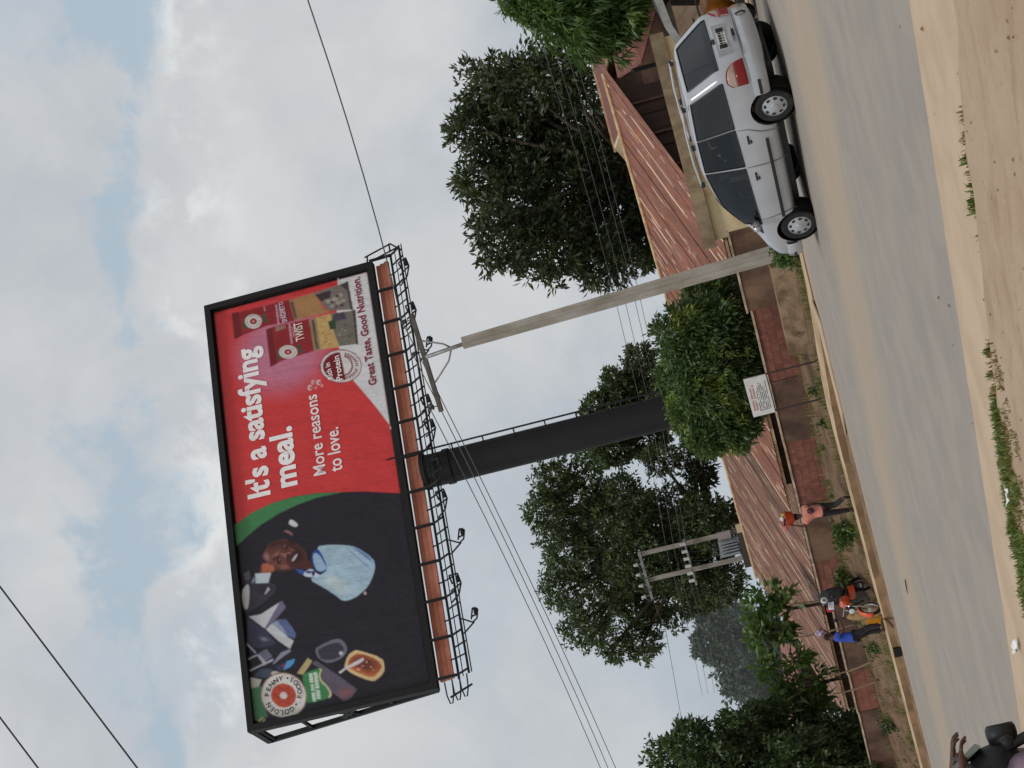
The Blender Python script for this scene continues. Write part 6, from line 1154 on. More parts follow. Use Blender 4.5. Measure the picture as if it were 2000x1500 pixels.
# split the glass off the shell
bm=bmesh.new(); bm.from_mesh(me)
PANES={}
names={1:'rear_quarter_window',2:'rear_door_window',3:'front_door_window',4:'rear_window',5:'windscreen'}
for f in bm.faces:
    k=f.material_index
    if k: 
        side=0 if k>3 else (1 if f.calc_center_median().y>0 else -1)
        PANES.setdefault((k,side),[]).append([v.co.copy() for v in f.verts])
bmesh.ops.delete(bm,geom=[f for f in bm.faces if f.material_index>0],context='FACES')
bm.to_mesh(me); bm.free(); me.materials.clear(); me.polygons.foreach_set('material_index',[0]*len(me.polygons)); me.polygons.foreach_set('use_smooth',[True]*len(me.polygons))
me.set_sharp_from_angle(angle=R(50))
body=link('body',me,PAINT,van)
for (k,side),polys in PANES.items():
    q=MB(); 
    for p in polys: q.add(p,[tuple(range(len(p)))])
    m=q.mesh(names[k]); b2=bmesh.new(); b2.from_mesh(m); bmesh.ops.remove_doubles(b2,verts=b2.verts,dist=1e-4); bmesh.ops.recalc_face_normals(b2,faces=b2.faces)
    cen=sum((v.co for v in b2.verts),Vector())/len(b2.verts)
    bnd=set()
    for e in b2.edges:
        if len(e.link_faces)==1: bnd.add(tuple(sorted((e.verts[0].index,e.verts[1].index))))
    # dark rubber seal round the opening
    sl=MB(); co=[v.co.copy() for v in b2.verts]
    b2.verts.index_update(); co=[v.co.copy() for v in b2.verts]
    for e in b2.edges:
        if len(e.link_faces)==1:
            a,b=e.verts[0].co,e.verts[1].co; o_=Vector((0,.004*side,0)) if side else Vector((-.004 if k==4 else .003,0,.003)); sl.tube([a+o_,b+o_],.012,4,cap=False)
    b2.to_mesh(m); b2.free(); m.polygons.foreach_set('use_smooth',[True]*len(m.polygons))
    w=link(names[k],m,GDARK if k in (1,4) else GMID if k==2 else GSIDE,van); sl.build('window_seal',TRIM,w)
def lathe_part(prof,name,m,parent,c,n=32,smooth=True): q=MB(); q.lathe(prof,n,c=c,axis='Y'); return q.build(name,m,parent,smooth=smooth,angle=35)
for wx in WX:
    for s in (1,-1):
        c=(wx,s*.79,WR); w=bpy.data.objects.new('wheel',None); COL.objects.link(w); w.parent=van; w.empty_display_size=.1
        lathe_part([(.20,-.09*s),(.27,-.10*s),(.305,-.09*s),(.318,-.05*s),(.32,0),(.318,.05*s),(.305,.09*s),(.27,.10*s),(.205,.085*s)],'tyre',RUB,w,c)
        lathe_part([(.205,.085*s),(.20,.07*s),(.185,.078*s),(.10,.098*s),(.06,.106*s),(.055,.114*s),(0,.118*s)],'hubcap',HUB,w,c)
        for a in range(8):
            q=MB(); t=a*math.pi/4+.2; rr=.155; u=Vector((math.cos(t),0,math.sin(t))); v=Vector((-math.sin(t),0,math.cos(t)))
            pts=[Vector(c)+Vector((0,s*.094,0))+u*(rr+.024*math.cos(b))+v*(.033*math.sin(b)) for b in [2*math.pi*i/8 for i in range(8)]]
            q.add(pts+[p-Vector((0,s*.02,0)) for p in pts],[tuple(range(8)) if s<0 else tuple(range(7,-1,-1))]+[(i,(i+1)%8,8+(i+1)%8,8+i) for i in range(8)])
            q.build('hubcap_vent',TRIM,w)
# bumpers
def bumper(x,sgn,name):
    q=MB(); prof=[(.00,.33),(.055,.36),(.085,.44),(.085,.53),(.06,.585),(-.02,.60)] ; path=[]
    for a in range(15):
        f=a/14*2-1; y=f*.855; path.append((x-sgn*.085+sgn*.17*abs(f)**3.5, y))
    if sgn<0: path=[(4.60+.05-.17*abs(f_)**3.0,f_*.74) for f_ in [a/14*2-1 for a in range(15)]]
    if sgn<0: path=[(4.05,-.872),(4.30,-.835)]+path+[(4.30,.835),(4.05,.872)]
    else: path=[(x+sgn*.50,-.872),(x+sgn*.26,-.885)]+path+[(x+sgn*.26,.885),(x+sgn*.50,.872)]
    vs=[];n=len(path)
    for i,(px,py) in enumerate(path):
        a=Vector(path[max(0,i-1)]);b=Vector(path[min(n-1,i+1)]); d=(b-a).normalized(); nr=Vector((d.y,-d.x))
        if (nr.x*sgn)>0 and abs(nr.x)>.3: nr=-nr
        if py>0 and nr.y<0 and abs(nr.y)>.5: nr=-nr
        if py<0 and nr.y>0 and abs(nr.y)>.5: nr=-nr
        for o,z in prof: vs.append((px+nr.x*o*.55,py+nr.y*o*.55,z))
    m=len(prof); fs=[(i*m+j,i*m+j+1,(i+1)*m+j+1,(i+1)*m+j) for i in range(n-1) for j in range(m-1)]
    q.add(vs,fs); return q.build(name,PAINT,van,smooth=True,angle=40)
rb=bumper(.03,1,'rear_bumper'); fb=bumper(4.60,-1,'front_bumper')
for s in (1,-1): q=MB(); q.box((.36,.925*s,.475),(.30,.02,.05)); q.build('bumper_strip',TRIM,rb)
q=MB(); q.box((-.075,0,.612),(.05,1.1,.012)); q.build('bumper_step',mat('seam_dark',(84,86,90),.7),rb)
q=MB(); q.box((4.36,.855,.475),(.2,.02,.05),-.18); q.build('bumper_strip',TRIM,fb)
# tail lamps wrapping the rear corners
from mathutils.bvhtree import BVHTree
BV=BVHTree.FromPolygons([v.co.copy() for v in me.vertices],[tuple(p.vertices) for p in me.polygons])
def onbody(ang,z,off):
    d=Vector((-math.cos(ang),math.sin(ang),0)); o=Vector((.75,0,z))
    h=BV.ray_cast(o+d*2.5,-d)
    return (h[0]+d*off) if h[0] is not None else o+d*.8
for s in (1,-1):
    n=14; A0,A1=R(37),R(61)
    def top(t): return .64+.335*max(0,1-abs(1-min(t/.72,1))**2.3)**.62-.08*max(0,t-.8)/.2
    def patch(name,m,parent,f0,f1,off):
        g_=MB(); k=[]
        for a in range(n+1):
            t=a/n; zt=top(t); z0,z1=f0(t,zt),f1(t,zt)
            for b in range(6): k.append(onbody(A0+(A1-A0)*t,z0+(z1-z0)*b/5,off)*1.0)
        k=[(p.x,p.y*s,p.z) for p in k]
        g_.add(k,[(a*6+b,a*6+b+1,(a+1)*6+b+1,(a+1)*6+b) for a in range(n) for b in range(5)])
        o=g_.build(name,m,parent,smooth=True); md=o.modifiers.new('s','SOLIDIFY'); md.thickness=.03; md.offset=0; return o
    tl=patch('tail_lamp',REDL,van,lambda t,zt:.64,lambda t,zt:min(.81,zt),.012)
    patch('lamp_lens',CLRL,tl,lambda t,zt:min(.81,zt),lambda t,zt:max(min(.81,zt)+.002,zt-.022),.012)
    patch('lamp_rim',REDL,tl,lambda t,zt:max(min(.81,zt),zt-.022),lambda t,zt:zt,.012)
for wx in WX:
    for s in (1,-1):
        q=MB(); q.lathe([(.30,.54*s),(.372,.54*s),(.380,.70*s),(.380,.865*s)],28,c=(wx,0,WR+.01),axis='Y'); q.build('arch_dark_ring',BLK,van,smooth=True)  # black ring added to darken the shaded gap above the tyre
# plate recess, plate, badge, handle
q=MB(); q.box((-.012,0,.86),(.03,.74,.24)); pr=q.build('plate_recess',mat('recess_silver',(168,171,176),.4,metal=.3),van)
PLW=mat('plate_white',(206,206,202),.5); PLK=mat('plate_black',(24,24,26),.5)
q=MB(); q.box((-.03,0,.865),(.012,.52,.15)); pl=q.build('number_plate',PLW,pr)
q=MB(); q.box((-.038,.205,.865),(.008,.10,.125)); q.box((-.038,-.205,.865),(.008,.10,.125)); q.build('plate_end',PLK,pl)
q=MB()
for y,w in ((.125,.03),(.065,.05),(.0,.05),(-.065,.05),(-.125,.03)):
    q.box((-.038,y,.885),(.006,w,.05)); q.box((-.038,y+.004,.835),(.006,w*.7,.02))
q.build('plate_mark',PLK,pl)
q=MB(); q.lathe([(0,-.012),(.062,-.012),(.07,0)],20,c=(-.005,0,1.01),axis='X'); 
q.v=[(x,y,1.01+(z-1.01)*.5) for x,y,z in q.v]; q.build('oval_badge',mat('badge_dark',(60,64,80),.3,metal=.4),van,smooth=True,angle=40)
q=MB(); q.box((-.10,0,.67),(.05,.12,.05)); q.build('tailgate_handle',TRIM,van)
q=MB(); q.tube([(-.10,-.42,.55),(-.13,-.42,.45),(-.09,-.42,.38)],.016,6); q.build('tow_hook',TRIM,rb)
q=MB(); q.tube([(.10,.05,1.09),(.12,-.2,1.14),(.14,-.42,1.15)],.008,4); q.build('rear_wiper',TRIM,van)
for s in (1,-1):
    # rails, mirrors, mouldings, handles, seams
    q=MB(); pts=[(.62,s*.60,1.70),(.68,s*.60,1.765),(1.2,s*.605,1.80),(1.9,s*.605,1.80),(2.42,s*.60,1.765),(2.5,s*.60,1.70)]; q.tube(pts,.018,8); rl=q.build('roof_rail',mat('rail_silver',(196,198,200),.35,metal=.5),van,smooth=True)
    for x in (.68,1.55,2.42): q=MB(); q.box((x,s*.60,1.735),(.10,.035,.07)); q.build('rail_foot',TRIM,rl)
    q=MB(); q.lathe([(.0,-.06),(.06,-.055),(.085,0),(.075,.05),(0,.055)],14,c=(3.32,s*1.0,1.04),axis='X'); q.v=[(x,s*1.0+(y-s*1.0)*1.25,1.04+(z-1.04)*.9) for x,y,z in q.v]; mr=q.build('wing_mirror',PAINT,van,smooth=True)
    q=MB(); q.box((3.36,s*.90,1.0),(.09,.10,.04)); q.build('mirror_arm',TRIM,mr)
    q=MB(); q.box((3.267,s*1.0,1.04),(.006,.15,.11)); q.build('mirror_glass',mat('mirror_glass',(214,218,222),.05,metal=.9),mr)
    q=MB(); q.add([(3.42,s*.885,.955),(3.66,s*.872,.945),(3.46,s*.82,1.10),(3.42,s*.83,1.12)],[(0,1,2,3)]); o=q.build('mirror_triangle',TRIM,van); md=o.modifiers.new('s','SOLIDIFY'); md.thickness=.02; md.offset=0
    q=MB(); q.box((2.42,s*.905,.545),(1.86,.022,.055)); q.build('side_moulding',TRIM,van)
    for x in (1.42,2.26):
        q=MB(); q.box((x,s*.908,.845),(.17,.026,.035)); q.box((x+.05,s*.908,.805),(.06,.02,.03)); q.build('door_handle',TRIM,van)
    for pts in ([(1.17,.893,.98),(1.20,.908,.80),(1.30,.912,.62),(1.34,.90,.45),(1.36,.865,.31)],[(2.03,.893,.96),(2.03,.912,.78),(2.03,.913,.60),(2.03,.895,.44),(2.03,.845,.29)],[(3.30,.888,.93),(3.30,.905,.78),(3.27,.910,.60),(3.25,.893,.44),(3.25,.843,.29)]):
        q=MB(); q.tube([(x,y*s,z) for x,y,z in pts],.0065,4); q.build('door_seam',mat('seam_dark',(84,86,90),.7),van)
    q=MB(); q.lathe([(0,-.02),(.075,-.015),(.085,.03)],12,c=(4.42,s*.62,.66),axis='X'); q.build('headlight',CLRL,van,smooth=True)
    q=MB(); q.tube([(.05,s*.30,.30),(.8,s*.5,.26),(3.9,s*.5,.26),(4.4,s*.4,.28)],.05,6); q.build('underbody_rail',TRIM,van)
q=MB(); q.box((2.2,0,.25),(3.9,1.2,.10)); q.tube([(.88,-.7,.30),(.88,.7,.30)],.05,8); q.tube([(3.7,-.7,.30),(3.7,.7,.30)],.05,8); q.tube([(.2,-.45,.27),(.9,-.45,.24)],.06,8); q.build('underbody',TRIM,van)
q=MB(); q.box((2.0,0,.46),(3.3,1.5,.06)); q.box((3.35,0,.80),(.4,1.45,.30)); fl=q.build('cabin_floor',INT,van)
for x in (1.05,1.85,2.62):
    for y in (-.42,.42):
        q=MB(); q.box((x+.15,y,.66),(.52,.50,.16)); q.box((x-.16,y,.98),(.14,.48,.60),0,None,.85); q.box((x-.20,y,1.36),(.09,.26,.18)); q.build('seat',SEATM,fl)
q=MB(); q.lathe([(.17,-.012),(.185,0),(.17,.012),(.155,0),(.17,-.012)],18,c=(3.02,.42,1.0),axis='X'); q.build('steering_wheel',TRIM,fl,smooth=True)
# ------------------------------------------------------------------ people
def skin(vd,ed,root,sub=2):
    names=list(vd); me=bpy.data.meshes.new('skin'); me.from_pydata([vd[n][:3] for n in names],[(names.index(a),names.index(b)) for a,b in ed],[])
    def f(o,m):
        sv=o.data.skin_vertices[0].data
        for i,n in enumerate(names):
            r=vd[n][3]; r2=vd[n][4] if len(vd[n])>4 else r; sv[i].radius=(r,r2); sv[i].use_root=(n==root)
    r=evaluated(me,[('SKIN',{'branch_smoothing':.4,'use_smooth_shade':True},f),('SUBSURF',{'levels':sub,'render_levels':sub},None)])
    r.polygons.foreach_set('use_smooth',[True]*len(r.polygons)); return r
def hand(vd,ed,w,dirv,side,up=Vector((0,0,1)),r=.010):
    W=Vector(vd[w][:3]); d=Vector(dirv).normalized(); s=d.cross(up); s=s.normalized() if s.length>.1 else Vector((1,0,0)); n=s.cross(d)
    pk=w+'_palm'; p=W+d*.055; vd[pk]=(*p,.030,.020); ed.append((w,pk))
    for i,(o,l) in enumerate(((-.030,.075),(-.010,.088),(.010,.082),(.030,.066))):
        a=p+s*o+d*.035; b=a+d*l*.55-n*.008; c=b+d*l*.35-n*.026
        k1,k2,k3=f'{w}f{i}a',f'{w}f{i}b',f'{w}f{i}c'; vd[k1]=(*a,r);vd[k2]=(*b,r*.9);vd[k3]=(*c,r*.75); ed+=[(pk,k1),(k1,k2),(k2,k3)]
    a=W+d*.03+s*(-.045*side)-n*.01; b=a+d*.04-s*.012*side-n*.012; vd[w+'ta']=(*a,r*1.1); vd[w+'tb']=(*b,r*.85); ed+=[(w,w+'ta'),(w+'ta',w+'tb')]
SKINM=mat('skin_dark_brown',(94,60,46),.5,(80,50,38),8)
HAIRM=mat('hair_black',(26,23,22),.9)
def person(label,loc,yaw,J,shirt,pants,shirtm,pantm,feet=None,shoe=None,hair=True,group=None,scale=1.0):
    t=thing('person',label,'person',loc,(0,0,yaw),group); t.scale=(scale,)*3
    g=lambda n:Vector(J[n]); vd={};ed=[]
    for n,r in (('pelvis',(.13,.10)),('waist',(.115,.09)),('chest',(.145,.10)),('neck',(.052,.052))): vd[n]=(*J[n],*r)
    h=g('head'); nk=g('neck'); fw=Vector(J.get('face',(0,1,0))).normalized(); ax=(h-nk).normalized()
    vd['skull0']=(*(nk+ax*.09+fw*.015),.070,.080); vd['skull1']=(*(nk+ax*.17),.080,.094); vd['skull2']=(*(nk+ax*.235-fw*.01),.055,.066)
    ed+=[('pelvis','waist'),('waist','chest'),('chest','neck'),('neck','skull0'),('skull0','skull1'),('skull1','skull2')]
    nb=nk+ax*.135+fw*.095; vd['nose']=(*nb,.014); ed.append(('skull1','nose'))
    sdv=ax.cross(fw).normalized()
    for i,s in enumerate((1,-1)): vd['ear%d'%i]=(*(nk+ax*.15+sdv*s*.092),.014,.02); ed.append(('skull1','ear%d'%i))
    for s,k in ((-1,'l'),(1,'r')):
        vd['sh'+k]=(*J['sh'+k],.062); vd['el'+k]=(*J['el'+k],.042); vd['wr'+k]=(*J['wr'+k],.028)
        ed+=[('chest','sh'+k),('sh'+k,'el'+k),('el'+k,'wr'+k)]
        hand(vd,ed,'wr'+k,g('wr'+k)-g('el'+k),s,Vector(J.get('hup'+k,(0,0,1))))
        vd['hp'+k]=(*J['hp'+k],.095,.095); vd['kn'+k]=(*J['kn'+k],.060); vd['ca'+k]=(*(g('kn'+k).lerp(g('an'+k),.35)),.058); vd['an'+k]=(*J['an'+k],.038); vd['to'+k]=(*J['to'+k],.034,.026)
        ed+=[('pelvis','hp'+k),('hp'+k,'kn'+k),('kn'+k,'ca'+k),('ca'+k,'an'+k),('an'+k,'to'+k)]
    b=link('body',skin(vd,ed,'pelvis'),SKINM,t)
    if hair:
        q=MB(); n=12
        for i in range(5):
            pass
        c=nk+ax*.175-fw*.012; prof=[]
        vs=[];fs=[]
        for i in range(6):
            ph=i/5*R(105)
            for j in range(n):
                th=2*math.pi*j/n; d=ax*math.cos(ph)+(sdv*math.cos(th)+fw*math.sin(th))*math.sin(ph)
                k=1.0 if d.dot(fw)<.3 else .93
                vs.append(c+Vector(d)*.103*k)
        for i in range(5):
            for j in range(n): fs.append((i*n+j,i*n+(j+1)%n,(i+1)*n+(j+1)%n,(i+1)*n+j))
        q.add(vs,fs); q.build('hair',HAIRM,t,smooth=True)
    for k in 'lr':
        pass
    # clothes
    vd={};ed=[]; f=shirt
    if shirt is not None:
        vd={'pelvis':(*J['pelvis'],.155*f,.125*f),'waist':(*J['waist'],.15*f,.12*f),'chest':(*J['chest'],.168*f,.128*f),'coll':(*(g('chest').lerp(g('neck'),.75)),.085,.075)}
        hem=g('pelvis')+(g('pelvis')-g('waist')).normalized()*.10; vd['hem']=(*hem,.155*f,.13*f); ed=[('hem','pelvis'),('pelvis','waist'),('waist','chest'),('chest','coll')]
        for k in 'lr':
            e=g('sh'+k).lerp(g('el'+k),J.get('sleeve',.75)); vd['sh'+k]=(*J['sh'+k],.088*f); vd['sl'+k]=(*e,.080*f); ed+=[('chest','sh'+k),('sh'+k,'sl'+k)]
        link('shirt',skin(vd,ed,'chest'),shirtm,t)
    if pants is not None:
        f=pants; vd={'pelvis':(*(g('pelvis')+Vector((0,0,.04))),.145*f,.118*f)};ed=[]
        for k in 'lr':
            vd['hp'+k]=(*J['hp'+k],.108*f); vd['kn'+k]=(*J['kn'+k],.082*f); e=g('kn'+k).lerp(g('an'+k),J.get('cuff',.9)); vd['cf'+k]=(*e,.066*f); ed+=[('pelvis','hp'+k),('hp'+k,'kn'+k),('kn'+k,'cf'+k)]
        link('trousers',skin(vd,ed,'pelvis'),pantm,t)
    if shoe is not None:
        for k in 'lr':
            a,to=g('an'+k),g('to'+k); d=(to-a); q=MB(); q.tube([a+Vector((0,0,-.02))-d*.25,a.lerp(to,.4)+Vector((0,0,-.025)),to+d*.25+Vector((0,0,-.01))],[.045,.046,.034],8); q.build('shoe',shoe,t,smooth=True)
    return t
WALK=dict(pelvis=(0,0,.92),waist=(0,0,1.08),chest=(0,.01,1.30),neck=(0,.02,1.45),head=(0,.03,1.60),
 shl=(-.19,.0,1.38),ell=(-.34,.04,1.50),wrl=(-.22,.05,1.72),shr=(.19,0,1.38),elr=(.27,-.02,1.12),wrr=(.26,.10,.90),
 hpl=(-.09,.01,.86),knl=(-.09,.14,.48),anl=(-.09,.20,.09),tol=(-.09,.34,.05),hpr=(.09,-.01,.86),knr=(.09,.02,.47),anr=(.09,-.30,.22),tor=(.09,-.24,.09),sleeve=.62,hupl=(0,1,0))
PINK=mat('shirt_salmon',(216,142,124),.85,(200,126,110),5,bump=.3,bscale=9)
PBLK=mat('trouser_black',(34,33,35),.9,(44,42,44),6)
DARKS=mat('shirt_dark',(36,34,40),.9)
wz=gz(34.1,28.8)
wo=person('person in a salmon pink shirt walking with an orange basin on the head',tuple(P(34.1,28.8,wz)),ROADYAW-math.pi/2-.3,WALK,1.22,1.05,PINK,PBLK,shoe=mat('sandal_dark',(52,40,36),.8),scale=.93)
# round navy print on the back of the shirt
NAVY=mat('print_navy',(40,38,66),.8); q=MB()
def backy(x,z): return -.19+.35*x*x*3
for r0,r1,a0,a1 in ((.075,.10,0,360),(.0,.03,0,360),(.035,.066,20,75),(.035,.066,110,165),(.035,.066,200,255),(.035,.066,290,345)):
    st=10; 
    for i in range(st):
        t0=R(a0+(a1-a0)*i/st); t1=R(a0+(a1-a0)*(i+1)/st)
        pts=[(rr*math.cos(t),1.19+rr*math.sin(t)) for rr,t in ((r0,t0),(r1,t0),(r1,t1),(r0,t1))]
        q.add([(x,backy(x,z)+.01,z) for x,z in pts],[(0,1,2,3)])
o=q.build('shirt_print',NAVY,wo); md=o.modifiers.new('s','SOLIDIFY'); md.thickness=.02
hd=wo.matrix_basis
hp=Vector(wo.location)+Vector((math.cos(wo.rotation_euler.z)*0,0,0))
ORG=mat('basin_orange',(196,76,40),.4,(178,64,34),6)
bz=hp.z+1.70*.93
ba=thing('basin','orange plastic basin carried on the head of the walking person','basin',(hp.x,hp.y,bz))
q=MB(); q.lathe([(0,-.02),(.11,-.02),(.14,.0),(.20,.16),(.235,.175),(.235,.19),(.20,.185),(.135,.02),(0,.0)],24); q.build('bowl',ORG,ba,smooth=True,angle=40)
pk=thing('packet','pink and orange printed packet lying across the top of the basin','packet',(hp.x-.09,hp.y,bz+.235),(0,.35,.4))
q=MB(); q.box((0,0,0),(.36,.20,.10)); q.build('carton',mat('packet_pink',(214,120,92),.6,(196,96,84),9),pk); q=MB(); q.box((-.02,-.104,.0),(.2,.006,.05)); q.build('packet_print',NAVY,pk)
q=MB(); q.lathe([(0,0),(.06,.01),(.075,.06),(.05,.11),(0,.12)],10); o=q.build('white_bag',PORW,smooth=True); o.location=(hp.x+.03,hp.y,bz+.22); tag(o,'small white bag on top of the goods in the orange basin','bag')
q=MB(); q.lathe([(0,0),(.025,0),(.028,.05),(.015,.07),(.014,.1),(0,.1)],10); o=q.build('bottle',mat('bottle_yellow',(214,184,62),.4),smooth=True); o.location=(hp.x+.13,hp.y,bz+.19); tag(o,'small yellow bottle standing in the orange basin','bottle')
# man in blue beside the parked motorcycle
BEND=dict(pelvis=(0,-.02,.90),waist=(0,.02,1.05),chest=(0,.07,1.26),neck=(0,.10,1.41),head=(0,.14,1.55),face=(0,1,-.2),
 shl=(-.19,.06,1.34),ell=(-.25,.26,1.50),wrl=(-.20,.42,1.66),shr=(.19,.06,1.34),elr=(.25,.16,1.10),wrr=(.22,.40,1.14),
 hpl=(-.09,-.02,.85),knl=(-.10,.06,.47),anl=(-.10,.0,.09),tol=(-.10,.14,.04),hpr=(.09,-.02,.85),knr=(.11,.12,.47),anr=(.11,.10,.09),tor=(.11,.24,.04),sleeve=.55)
BLUE=mat('shirt_blue',(48,76,176),.8,(38,60,150),4,bump=.3,bscale=8)
mz=gz(39.0,28.3)
mn=person('person in a royal blue shirt and dark trousers at the motorcycle by the kerb',tuple(P(39.1,28.35,mz)),R(-65),BEND,1.18,1.12,BLUE,mat('trouser_charcoal',(38,37,42),.9,(52,49,50),5),shoe=mat('shoe_brown',(70,56,48),.7),scale=1.02)
ml=Vector(mn.location); fy=Vector((math.sin(R(65)),math.cos(R(65)),0))
q=MB(); q.lathe([(0,0),(.07,.02),(.10,.10),(.08,.2),(.03,.25),(0,.26)],12); o=q.build('bundle',mat('patterned_cloth',(120,100,130),.9,(190,180,194),14,.48,.58),smooth=True); o.location=ml+fy*.44+Vector((-.12,-.1,1.66)); tag(o,'purple and white patterned bundle held up by the person in blue','bundle')
# jerrycan behind him
jc=thing('jerrycan','yellow plastic jerrycan on the bank behind the person in blue','jerrycan',tuple(P(39.9,29.3,gz(39.9,29.3)+.02)),(0,0,.5))
YEL=mat('jerrycan_yellow',(226,160,40),.45,(206,140,30),5)
q=MB(); q.box((0,0,.17),(.30,.20,.34)); q.box((0,0,.36),(.24,.15,.05)); q.build('can',YEL,jc); q=MB(); q.tube([(-.08,0,.38),(-.08,0,.43),(.06,0,.43),(.06,0,.38)],.018,6); q.build('handle',YEL,jc); q=MB(); q.lathe([(0,.38),(.03,.38),(.03,.42),(0,.42)],10,c=(.11,0,0)); q.build('cap',BLK,jc)

# ------------------------------------------------------------------ motorcycles
def motorcycle(label,loc,yaw,accent,lean=0.0,screen=False,mirrors=True,hs=1.0):
    t=thing('motorcycle',label,'motorcycle',loc,(lean,0,yaw)); A=mat('accent_%d_%d_%d'%accent,accent,.4,coat=.4)
    CH=mat('chrome',(190,190,192),.2,metal=.8) if not screen else TRIM
    for x in (.66,-.62):
        w=bpy.data.objects.new('wheel',None); COL.objects.link(w); w.parent=t
        lathe_part([(.235,-.035),(.27,-.045),(.295,-.03),(.305,0),(.295,.03),(.27,.045),(.235,.035)],'tyre',RUB,w,(x,0,.305))
        lathe_part([(.235,-.03),(.245,0),(.235,.03),(.22,.02),(.22,-.02),(.235,-.03)],'rim',CH,w,(x,0,.305)); lathe_part([(0,-.07),(.06,-.06),(.06,.06),(0,.07)],'hub',CH,w,(x,0,.305),12)
        q=MB()
        for a in range(12): u=Vector((math.cos(a*.5236),0,math.sin(a*.5236))); q.tube([Vector((x,.03*(-1)**a,.305))+u*.05,Vector((x,0,.305))+u*.225],.004,3)
        q.build('spoke',CH,w)
    q=MB()
    for s in (1,-1): q.tube([(.66,s*.075,.305),(.52,s*.075,.78),(.46,s*.075,.95)],.022,8)
    q.build('fork',CH,t,smooth=True)
    q=MB(); n=10; vs=[]
    for i in range(n+1):
        a=R(-8+138*i/n); r=.335
        for y in (-.065,-.03,.03,.065): vs.append((.66+r*math.cos(a),y,.305+(r-(.02 if abs(y)>.05 else 0))*math.sin(a)))
    q.add(vs,[(i*4+j,i*4+j+1,(i+1)*4+j+1,(i+1)*4+j) for i in range(n) for j in range(3)]); o=q.build('front_mudguard',A,t,smooth=True); md=o.modifiers.new('s','SOLIDIFY'); md.thickness=.012
    q=MB(); q.lathe([(0,.10),(.085,.095),(.098,.07),(.10,.03),(.085,-.06),(.05,-.11),(0,-.12)],20,c=(.56,0,.80),axis='X'); q.v=[(.56+(x-.56)*hs,y*hs,.8+(z-.8)*hs) for x,y,z in q.v]; hl=q.build('headlight',TRIM,t,smooth=True)
    q=MB(); q.lathe([(.0,.108),(.08,.100)],20,c=(.56,0,.80),axis='X'); q.v=[(.56+(x-.56)*hs,y*hs,.8+(z-.8)*hs) for x,y,z in q.v]; q.build('lens',mat('headlight_lens',(206,210,212),.1,metal=.3),hl,smooth=True)
    for s in (1,-1):
        q=MB(); q.lathe([(0,-.03),(.03,-.02),(.035,.02),(0,.035)],10,c=(.55,s*.17,.80),axis='X'); q.tube([(.53,s*.09,.80),(.53,s*.16,.80)],.01,5); q.build('indicator',mat('indicator_amber',(150,84,30),.2) if not screen else TRIM,t,smooth=True)
        if not mirrors: continue
        q=MB(); q.tube([(.40,s*.30,1.02),(.42,s*.34,1.16),(.40,s*.37,1.22)],.008,5); mrr=q.build('mirror_stalk',TRIM,t); q=MB(); q.lathe([(0,-.012),(.055,-.01),(.06,.01),(0,.02)],14,c=(.40,s*.38,1.25),axis='X'); q.build('mirror',TRIM,mrr,smooth=True)
    q=MB(); q.tube([(.44,-.36,1.0),(.50,-.22,1.04),(.50,0,.98),(.50,.22,1.04),(.44,.36,1.0)],.013,7); hb=q.build('handlebar',CH,t,smooth=True)
    for s in (1,-1): q=MB(); q.tube([(.445,s*.35,1.0),(.49,s*.25,1.03)],.02,8); q.build('grip',TRIM,hb)
    q=MB(); q.tube([(.38,0,.86),(.25,0,.93),(.05,0,.90),(-.10,0,.80)],[.09,.15,.15,.09],12); q.v=[(x,y*.85,z) for x,y,z in q.v]; q.build('fuel_tank',A,t,smooth=True)
    q=MB(); q.tube([(-.05,0,.82),(-.3,0,.80),(-.72,0,.83),(-.85,0,.86)],[.10,.125,.13,.08],10); q.v=[(x,y,.82+(z-.82)*.55) for x,y,z in q.v]; q.build('seat',TRIM,t,smooth=True)
    q=MB(); q.box((.05,0,.42),(.34,.22,.26)); q.tube([(.12,0,.52),(.22,0,.72)],.075,10); q.build('engine',mat('engine_grey',(96,96,98),.5,metal=.5),t)
    q=MB(); q.tube([(.46,0,.93),(.30,0,.55),(.15,0,.30),(-.2,0,.30),(-.35,0,.55),(-.45,0,.76)],.025,6); q.tube([(-.2,.09,.33),(-.62,.09,.305)],.02,6); q.tube([(-.2,-.09,.33),(-.62,-.09,.305)],.02,6); q.tube([(-.5,.12,.76),(-.6,.10,.32)],.025,6); q.tube([(-.5,-.12,.76),(-.6,-.10,.32)],.025,6); q.build('frame',TRIM,t)
    q=MB(); q.tube([(.15,-.12,.35),(.0,-.16,.24),(-.3,-.16,.26),(-.85,-.17,.34)],[.02,.025,.04,.045],8); q.build('exhaust',CH,t,smooth=True)
    q=MB(); q.box((-.30,0,.66),(.36,.26,.18),0,None,.8); q.build('side_cover',A,t)
    q=MB(); vs=[]
    for i in range(n+1):
        a=R(40+140*i/n)
        for y in (-.07,.07): vs.append((-.62+.34*math.cos(a),y,.305+.34*math.sin(a)))
    q.add(vs,[(2*i,2*i+1,2*i+3,2*i+2) for i in range(n)]); o=q.build('rear_mudguard',TRIM,t,smooth=True); md=o.modifiers.new('s','SOLIDIFY'); md.thickness=.012
    if screen:
        q=MB(); q.lathe([(0,.05),(.10,.03),(.15,-.06),(.16,-.16),(.12,-.26),(0,-.30)],16,c=(.50,0,.86),axis='X'); q.build('cowl',TRIM,t,smooth=True)
        q=MB(); q.add([(.56,-.13,.93),(.56,.13,.93),(.46,.10,1.09),(.46,-.10,1.09)],[(0,1,2,3)]); o=q.build('fly_screen',mat('screen_grey_green',(104,120,112),.25,spec=.6),t); md=o.modifiers.new('s','SOLIDIFY'); md.thickness=.01
    return t
pz=gz(38.75,28.5)
